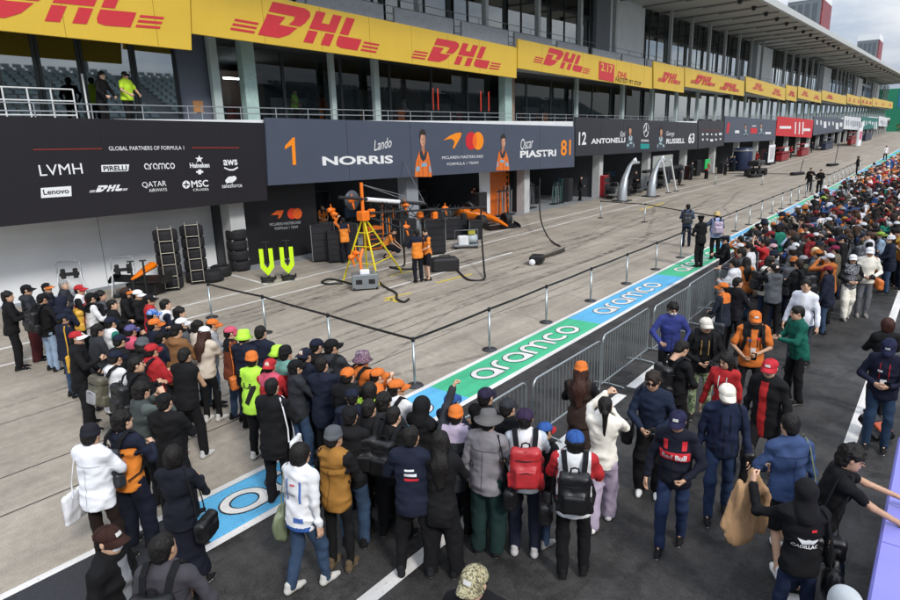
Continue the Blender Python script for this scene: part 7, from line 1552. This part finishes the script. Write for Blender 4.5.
# engineers of the orange team, staff on the balcony
EG = 'engineers in orange team kit'
per(425, 232, 160, 'orange team shirt with navy shoulders and dark shorts', 'tee', ['#f08a18', '#f08a18', '#2a2f3e'], 'shorts', '#1a1c28', 'belly', 1.76, group=EG, legs='close', head=(20, -15))
per(416, 233, 60, 'orange team shirt with headset beside a colleague', 'jacket', ['#f08a18', 'N', 'N'], 'trousers', '#1a1c28', 'phone', 1.76, group=EG, extra=['earmuff'])
per(350, 221, 70, 'orange shirt bending behind the yellow ladder', 'jacket', ['#f08a18', 'O', 'N'], 'trousers', '#1a1c28', ('up', 'phone'), 1.76, group=EG, at=PZ(346, 263)[:2])
per(384, 240, -60, 'orange shirt crouching at the trolley', 'tee', ['#f08a18', '#f08a18', 'N'], 'shorts', '#1a1c28', 'reach', 1.74, group=EG, at=PZ(386, 258)[:2], crouch=.42, lean=35, legs='wide')
for i, (x, y, f) in enumerate(((-23.0, 19.5, -90), (-22.6, 23.8, -60), (-23.6, 26.2, -100), (-22.4, 30.8, -90))): per(0, 0, f, 'orange shirt inside the garage, %s' % ['by the low shelf', 'beside a monitor', 'near the orange panel', 'past the racing car'][i], 'tee', ['#e8801a', '#e8801a', 'N'], 'trousers', '#1a1c28', 'belly', 1.74, at=(x, y), res=.024, near=False, group=EG)
for i, (x, y, f) in enumerate(((-20.5, 41.0, -60), (-19.2, 47.8, -120), (-19.6, 62.5, -80), (-18.9, 74.6, -90), (-18.8, 93, -90), (-18.6, 104, -90), (-18.8, 122, -90), (-18.2, 140, -90))): per(0, 0, f, ['black kit near the red cabinet', 'black kit behind the silver leg', 'dark kit by the green board', 'navy kit beside the blue drum', 'red kit left of the first red stand', 'red kit behind the second red stand', 'navy kit before the navy stand', 'dark kit past the navy stand'][i], 'jacket', [['K', 'K', 'D', 'N', 'R', 'R', 'N', 'K'][i]], 'trousers', 'K', 'belly', 1.74, at=(x, y), res=.028, near=False, group='crew at the far garages')
for i in range(9): per(0, 0, -90+random.Random(i).uniform(-70, 70), '%s team kit, %s crew member after the silver gantry' % (CN['KNRDNKRNK'[i]][1], ORD[i+1]), 'jacket', ['KNRDNKRNK'[i]], 'trousers', 'K', 'belly', 1.74, at=(-18.9+random.Random(i+3).uniform(-1, 1), 53.5+i*5.3), res=.028, near=False, hat='cap' if i % 2 else None, hc='K', group='crew at the far garages')
q = PX(125, 83, -20.75); per(0, 0, -70, 'lime safety vest and dark cap on the balcony', 'tee', ['#c8f01e', '#c8f01e'], 'trousers', 'K', 'fence', 1.76, hat='cap', hc='#26282c', at=(q[0], q[1]), z0=5.13, group='staff on the balcony', extra=['sunglasses'], bulk=1.1)
q = PX(100, 88, -20.8); per(0, 0, -62, 'black jacket on the balcony beside the lime vest', 'jacket', ['K'], 'trousers', 'K', 'fence', 1.72, hair='messy', at=(q[0], q[1]), z0=5.13, group='staff on the balcony', lean=10)
for i, (y, x, f, tp, c) in enumerate(((18.6, -23.2, -60, 'tee', '#b8f03a'), (20.5, -24.5, 60, 'jacket', '#2a2c33'), (24.0, -23.6, -90, 'jacket', '#8e1a20'), (27.5, -24.8, -40, 'jacket', '#d0d0d0'), (36.2, -23.4, -90, 'tee', '#9adf3a'), (41.5, -24, -90, 'jacket', '#30343c'), (22.2, -25.5, 10, 'jacket', '#c0561c'))):
    per(0, 0, f, '%s behind the upper glazing' % ['a lime vest standing', 'a dark jacket near the lime vest', 'a dark red jacket', 'a pale jacket', 'a light green vest', 'a charcoal jacket', 'a rust jacket'][i], tp, [c, c], 'trousers', 'K', 'belly', 1.74, at=(x, y), z0=5.13, res=.026, near=False, group='guests behind the upper glazing')
# --- prints on clothing: letters projected onto the garment
def garment_print(pg, kind, s, size, cx, cz, back=True, m=INKW, off=.006, sx=1.0, mesh=None, **kw):
    p, g = pg; me0 = mesh or text_mesh(s, size, sx=sx, align='CENTER', **kw); gm = g['top']; n = len(gm.vertices)
    bv = BVHTree.FromPolygons([v.co.copy() for v in gm.vertices], [tuple(q.vertices) for q in gm.polygons])
    import bmesh
    bm = bmesh.new(); bm.from_mesh(me0); bmesh.ops.triangulate(bm, faces=bm.faces[:]); bmesh.ops.subdivide_edges(bm, edges=[e for e in bm.edges if e.calc_length() > .03], cuts=1)
    for v in bm.verts:
        x, z = (v.co.x, v.co.y); lx = cx+(x if back else -x); o = Vector((lx, -1.0 if back else 1.0, cz+z)); o = Vector(g['piv'])+Vector((g['RU'] @ np.array([o.x, o.y, o.z-.95])).tolist()); d = Vector((g['RU'] @ np.array([0, 1.0 if back else -1.0, 0])).tolist())
        hit = bv.ray_cast(o, d)
        v.co = (hit[0]-d*off) if hit[0] is not None else o+d*(.86)
    me = bpy.data.meshes.new('lettering'); bm.to_mesh(me); bm.free()
    for ch in p.children:
        if ch.name.split('.')[0] in ('jacket', 't_shirt', 'vest', 'shirt'): return link('lettering', me, m, ch)
def rect_mesh(w_, h, nx=8, ny=3):
    V = [(-w_/2+w_*i/nx, -h/2+h*j/ny, 0) for j in range(ny+1) for i in range(nx+1)]; return mesh_np('band', V, [(j*(nx+1)+i, j*(nx+1)+i+1, (j+1)*(nx+1)+i+1, (j+1)*(nx+1)+i) for j in range(ny) for i in range(nx)])
garment_print(BIB, 't', '7', .42, .0, .98, True, mat('ink_black', '#15130f'), bold=.02)
garment_print(RB, 't', '', 0, 0, 1.22, False, mat('team_red', '#c3202c', rough=.7), off=.010, mesh=rect_mesh(.33, .105, 14, 5)); garment_print(RB, 't', '', 0, .10, 1.35, False, mat('team_red', '#c3202c'), mesh=rect_mesh(.05, .11)); garment_print(RB, 't', '', 0, -.10, 1.35, False, mat('team_red', '#c3202c'), mesh=rect_mesh(.05, .11)); garment_print(RB, 't', 'Red Bull', .084, 0, 1.195, False, INKW, off=.022, bold=.002, sx=.95)
garment_print(NAVYJ, 't', '', 0, 0, 1.25, True, INKW, mesh=rect_mesh(.13, .03)); garment_print(NAVYJ, 't', '', 0, .01, 1.20, True, mat('team_red', '#c3202c'), mesh=rect_mesh(.15, .025)); garment_print(NAVYJ, 't', '', 0, -.01, 1.30, True, INKW, mesh=rect_mesh(.10, .02))
garment_print(CAD, 't', 'CADILLAC', .046, -.01, 1.125, True, INKW, sx=1.0, bold=.001); garment_print(CAD, 't', '', 0, 0.01, 1.19, True, INKW, mesh=mesh_np('crest', [(-.09, .03, 0), (-.05, -.025, 0), (.05, -.025, 0), (.09, .03, 0), (.03, .018, 0), (0, .026, 0), (-.03, .018, 0)], [(0, 1, 6), (6, 1, 5), (5, 1, 2), (5, 2, 4), (4, 2, 3)])); garment_print(CAD, 't', '', 0, .05, 1.30, True, mat('team_red', '#c3202c'), mesh=rect_mesh(.045, .025))
garment_print(TEAM, 't', '', 0, .05, 1.28, False, INKW, mesh=rect_mesh(.06, .03)); garment_print(ORT, 't', '', 0, 0.06, 1.27, False, mat('print_blue', '#3a5a9a'), mesh=rect_mesh(.05, .03)); garment_print(ORT, 't', '', 0, -.06, 1.30, False, INKR, mesh=rect_mesh(.05, .03)); garment_print(VESTB, 't', '', 0, 0, 1.26, True, mat('ink_black', '#15130f'), mesh=rect_mesh(.2, .03))
for cx, cz, w_, h_, m_ in ((-.09, 1.24, .022, .24, mat('print_blue2', '#4a6cb0')), (.09, 1.24, .022, .24, mat('print_blue2', '#4a6cb0')), (0, 1.31, .06, .022, mat('print_rose', '#b85a62')), (.07, .93, .11, .06, mat('print_blue2', '#4a6cb0')), (-.01, 1.20, .10, .018, mat('print_grey3', '#8a8088'))): garment_print(W51, 't', '', 0, cx, cz, True, m_, mesh=rect_mesh(w_, h_))
def find(w_): return [q for q in PEOPLE if w_ in q[0]['label']][0]
_blk = mat('ink_black', '#15130f')
for w_, sc_, bc_ in (('sunglasses and white trainers', '#2a2a2e', None), ('camouflage trousers', '#b08a4a', '#1a1a1c'), ('black yoke and orange cap', '#2a2a2e', '#d8d8d4'), ('white and blue hooded', '#4a6cb0', None), ('grey trousers and white cap', '#1a1a1c', None), ('red lanyard', '#b02028', '#d8d8d4'), ('red team jacket with long', '#d8d8d4', None), ('dark blue jacket, blue jeans', '#0e1220', None)):
    q = find(w_); m_ = cloth(sc_)
    for sx_ in (-1, 1): garment_print(q, 't', '', 0, sx_*.055, 1.27, False, m_, mesh=rect_mesh(.014, .24, 1, 8))
    if bc_: garment_print(q, 't', '', 0, 0, 1.10, False, cloth(bc_), off=.012, mesh=rect_mesh(.075, .10, 3, 3))
for w_ in ('dark blue jacket, blue jeans', 'purple blue jacket', 'green jacket facing', 'white and blue hooded', 'red team jacket with long', 'red chest band'):
    q = find(w_); garment_print(q, 't', '', 0, 0, 1.02, False, _blk, off=.004, mesh=rect_mesh(.008, .34, 1, 10))
    for sx_ in (-1, 1): garment_print(q, 't', '', 0, sx_*.10, .96, False, _blk, off=.004, mesh=rect_mesh(.012, .11, 1, 4))
for w_, c_ in (('grey fleece', '#33323a'), ('denim shirt', '#2a3a60'), ('grey jacket and grey hat', '#5a5a60'), ('long black hooded coat', '#2a2a2e'), ('beige sweater', '#a89a88'), ('tan hooded parka', '#5a3a20'), ('mustard vest', '#6a4a18'), ('white shirt and dark beanie', '#b4b8c0')):
    q = find(w_)
    garment_print(q, 't', '', 0, 0, 1.31, True, cloth(c_), off=.004, mesh=rect_mesh(.30, .010, 10, 1))
    garment_print(q, 't', '', 0, 0, 1.08, True, cloth(c_), off=.004, mesh=rect_mesh(.008, .42, 1, 10))
# jacket held out by the woman with the headscarf
hp_, hg = CAD; P = person_matrix(hp_); w0 = P @ Vector((hg['wr'][-1]+np.array([0, .05, 0])).tolist())
f = Fld((-.42, -.16, -.86), (.42, .16, .16), .014)
f.cone((0, 0, .06), (-.04, 0, -.22), .035, .17, .03, vax=(0, 1, 0), q=.32); f.cone((-.04, 0, -.22), (-.06, 0, -.66), .18, .20, .03, vax=(0, 1, 0), q=.26); f.cone((.02, .02, .02), (.24, .03, -.30), .05, .055, .02); f.cone((.24, .03, -.30), (.22, .04, -.74), .055, .045, .02); f.cone((-.10, .04, -.10), (-.25, .06, -.62), .05, .045, .02)
f.folds(.012, 2, (.05, .06, .28)); V, Q = f.nets()
o = link('held_jacket', mesh_np('held_jacket', V, Q, True), cloth('#b08a62'), loc=(w0.x, w0.y, w0.z+.03), rot=(0, 0, math.radians(48)), scale=.84); tag(o, 'beige jacket held out by the woman in the black headscarf', 'jacket')
# bag set down on the asphalt
bag, pk, st, hd = backpack_parts(); q = PZ(874, 437); rt = link('backpack', bag, cloth('#16171d', True), loc=(q[0], q[1]-.2, -.10), rot=(math.radians(-55), 0, math.radians(40))); rt.matrix_world = Matrix.Translation((q[0], q[1], .17)) @ Matrix.Rotation(math.radians(50), 4, 'Z') @ Matrix.Rotation(math.radians(-62), 4, 'X') @ Matrix.Translation((0, .235, -1.16)); tag(rt, 'black backpack with orange and red trims set down on the asphalt', 'backpack', 'backpacks worn in the crowd'); link('pocket', pk, cloth('#c8501c', True), rt); link('handle', hd, cloth('#b02028'), rt)
# ------------------------------------------------------------------ the dense crowd along the strip
poly = [(735, 268), (742, 230), (765, 205), (800, 190), (842, 170), (872, 150), (893, 138), (930, 120), (930, 236), (893, 240), (872, 238), (846, 242), (838, 268), (812, 266), (786, 270), (764, 272)]
def inpoly(x, y):
    c = False; j = len(poly)-1
    for i in range(len(poly)):
        if (poly[i][1] > y) != (poly[j][1] > y) and x < (poly[j][0]-poly[i][0])*(y-poly[i][1])/(poly[j][1]-poly[i][1])+poly[i][0]: c = not c
        j = i
    return c
rr = random.Random(77); pts = []; taken = [(p.location.x, p.location.y) for p, g in PEOPLE]
for _ in range(30000):
    y = 15+88*rr.random()**1.2; x = rr.uniform(-4.5, 0); u, v, d = PROJ((x, y, 1.6+zg(y)))
    if u > 908 or not inpoly(u, v): continue
    md = .52+.013*max(0, y-25)
    if all((x-a)**2+(y-b)**2 > md*md for a, b in taken): taken.append((x, y)); pts.append((x, y))
pts.sort(key=lambda p: p[1]); pass
ARCH = []
for i, (ar, tp, fm, bt_) in enumerate((('phone', 'jacket', False, 'trousers'), ('pocket', 'jacket', False, 'jeans'), ('eye', 'hoodie', False, 'trousers'), ('down', 'jacket', True, 'slim'), ('belly', 'coat', False, 'trousers'), ('strap', 'tee', False, 'jeans'), ('phone', 'sweater', True, 'wide'), ('belly', 'loose_tee', False, 'trousers'), (('down', 'up'), 'shirt', True, 'jeans'), ('loose', 'parka', False, 'trousers'), ('eye', 'jacket', True, 'slim'), ('pocket', 'coat', True, 'trousers'))):
    aL, aR = ar if isinstance(ar, tuple) else (ar, ar); g = figure(armL=aL, armR=aR, legs=['contra', 'stand', 'wide'][i % 3], lean=3, top=tp, bot=bt_, res=.029, head=([-15, 0, 12][i % 3], 0), fem=fm, seed=i, near=False); g['topkind'] = tp
    ARCH.append((g, tp, bt_, fm, {'phone': 'hands raised to the chest', 'up': 'arms raised', 'eye': 'hands at the face', 'down': 'arms hanging', 'belly': 'hands together', 'strap': 'hands at the straps', 'high': 'both arms up high', 'loose': 'arms loose', 'pocket': 'hands in pockets'}[ar if isinstance(ar, str) else 'up']))
TCW = 'K'*30+'N'*18+'D'*10+'G'*9+'W'*13+'j'*5+'R'*8+'O'*6+'B'*4+'X'*4+'V'*3+'U'*4+'P'*2+'Y'*2+'S'*4+'T'*3; HCW = 'K'*30+'R'*14+'O'*12+'W'*14+'N'*20+'U'*4+'S'*4+'Y'*3+'L'*2+'B'*3+'P'*2
used = set(); MAXIND = 172
for n_, (x, y) in enumerate(pts[:MAXIND]):
    for tries in range(60):
        g, tp, bt_, fm, ps = ARCH[rr.randrange(len(ARCH))]; t_ = rr.choice(TCW); sl_ = rr.choice(TCW) if rr.random() < .25 else None; bc_ = rr.choice('KKKNNDJJG')
        hat = rr.choice(['cap']*11+['bucket', 'beanie', None, None, None, None, None, None]); hcx = rr.choice(HCW); hair = rr.choice(['long', 'bob', 'ponytail', 'long']) if fm else rr.choice(['short', 'short', 'messy']); bpc = rr.choice('KKKNGRUX') if rr.random() < .30 else None
        lab = '%s %s%s, %s, %s%s' % (CN[t_][1], TOPNAME[tp].replace('_', '-'), ' with %s sleeves' % CN[sl_][1] if sl_ and sl_ != t_ else '', ('%s %s' % (CN[hcx][1], {'cap': 'cap', 'bucket': 'bucket hat', 'beanie': 'beanie'}[hat])) if hat else '%s dark hair' % {'short': 'short', 'messy': 'tousled', 'long': 'long', 'bob': 'bobbed', 'ponytail': 'ponytailed'}[hair], ps, ', %s backpack' % CN[bpc][1] if bpc else '')
        if lab not in used and len(lab.split()) <= 14: break
    used.add(lab)
    p = put_person((x, y, zg(y)), 70+rr.uniform(-38, 38), g, dict(top=[cm(t_), cm(sl_) if sl_ else None], bot=cc(bc_), kind=tp, bkind=bt_), 'person in '+lab, rr.uniform(1.58, 1.80), 'spectators packed along the painted strip', rr.choice([0, 0, 1, 2]), hair, rr.choice(['#14110f', '#14110f', '#241812', '#3a2618']), hat, cm(hcx), None, rr.choice([0, 0, 0, 180]), shoes=y < 30)
    if bpc: put_backpack(p, g, cm(bpc), ' '.join(('%s backpack worn with a %s' % (CN[bpc][1], lab.split(', '+CN[bpc][1]+' backpack')[0])).split()[:16]), group='backpacks in the packed crowd')
# the farthest spectators read as one mass: joined into one object
def joined(points):
    VV = []; FF = []; MI = []; off = 0; cols = [cc(c) for c in 'KNDWROGBU']; mats = [cloth(c) for c in cols]+[skin(0), hairmat()]
    bank = []
    for q_ in (('phone', 'jacket'), ('belly', 'coat'), ('eye', 'hoodie'), ('loose', 'jacket')):
        g = figure(armL=q_[0], armR=q_[0], legs='stand', top=q_[1], bot='trousers', res=.06, near=False)
        parts = []
        for me, sl in ((g['body'], 9), (g['top'], -1), (g['bot'], -2)):
            n = len(me.vertices); co = np.empty(n*3); me.vertices.foreach_get('co', co); parts.append((co.reshape(-1, 3), [tuple(q.vertices) for q in me.polygons], sl))
        hm = cap_meshes()[0]; n = len(hm.vertices); co = np.empty(n*3); hm.vertices.foreach_get('co', co); parts.append((co.reshape(-1, 3) @ g['HR'].T+g['HC'], [tuple(q.vertices) for q in hm.polygons], -3)); bank.append(parts)
    for x, y in points:
        parts = bank[rr.randrange(len(bank))]; R = rotz(math.radians(70+rr.uniform(-40, 40))); t = np.array([x, y, zg(y)]); c1, c2, c3 = rr.randrange(9), rr.choice([0, 1, 2]), rr.choice([10, 10, 0, 4, 5, 3])
        for co, fc, sl in parts:
            VV.append(co @ R.T*rr.uniform(.96, 1.04)+t); FF += [tuple(i+off for i in q) for q in fc]; MI += [{-1: c1, -2: c2, -3: c3}.get(sl, sl)]*len(fc); off += len(co)
    me = mesh_np('crowd', np.concatenate(VV), FF, True, MI); o = link('crowd', me, mats); tag(o, 'far off mass of spectators packed beyond the countable ones', 'crowd', kind='stuff')
if len(pts) > MAXIND: joined(pts[MAXIND:MAXIND+120])
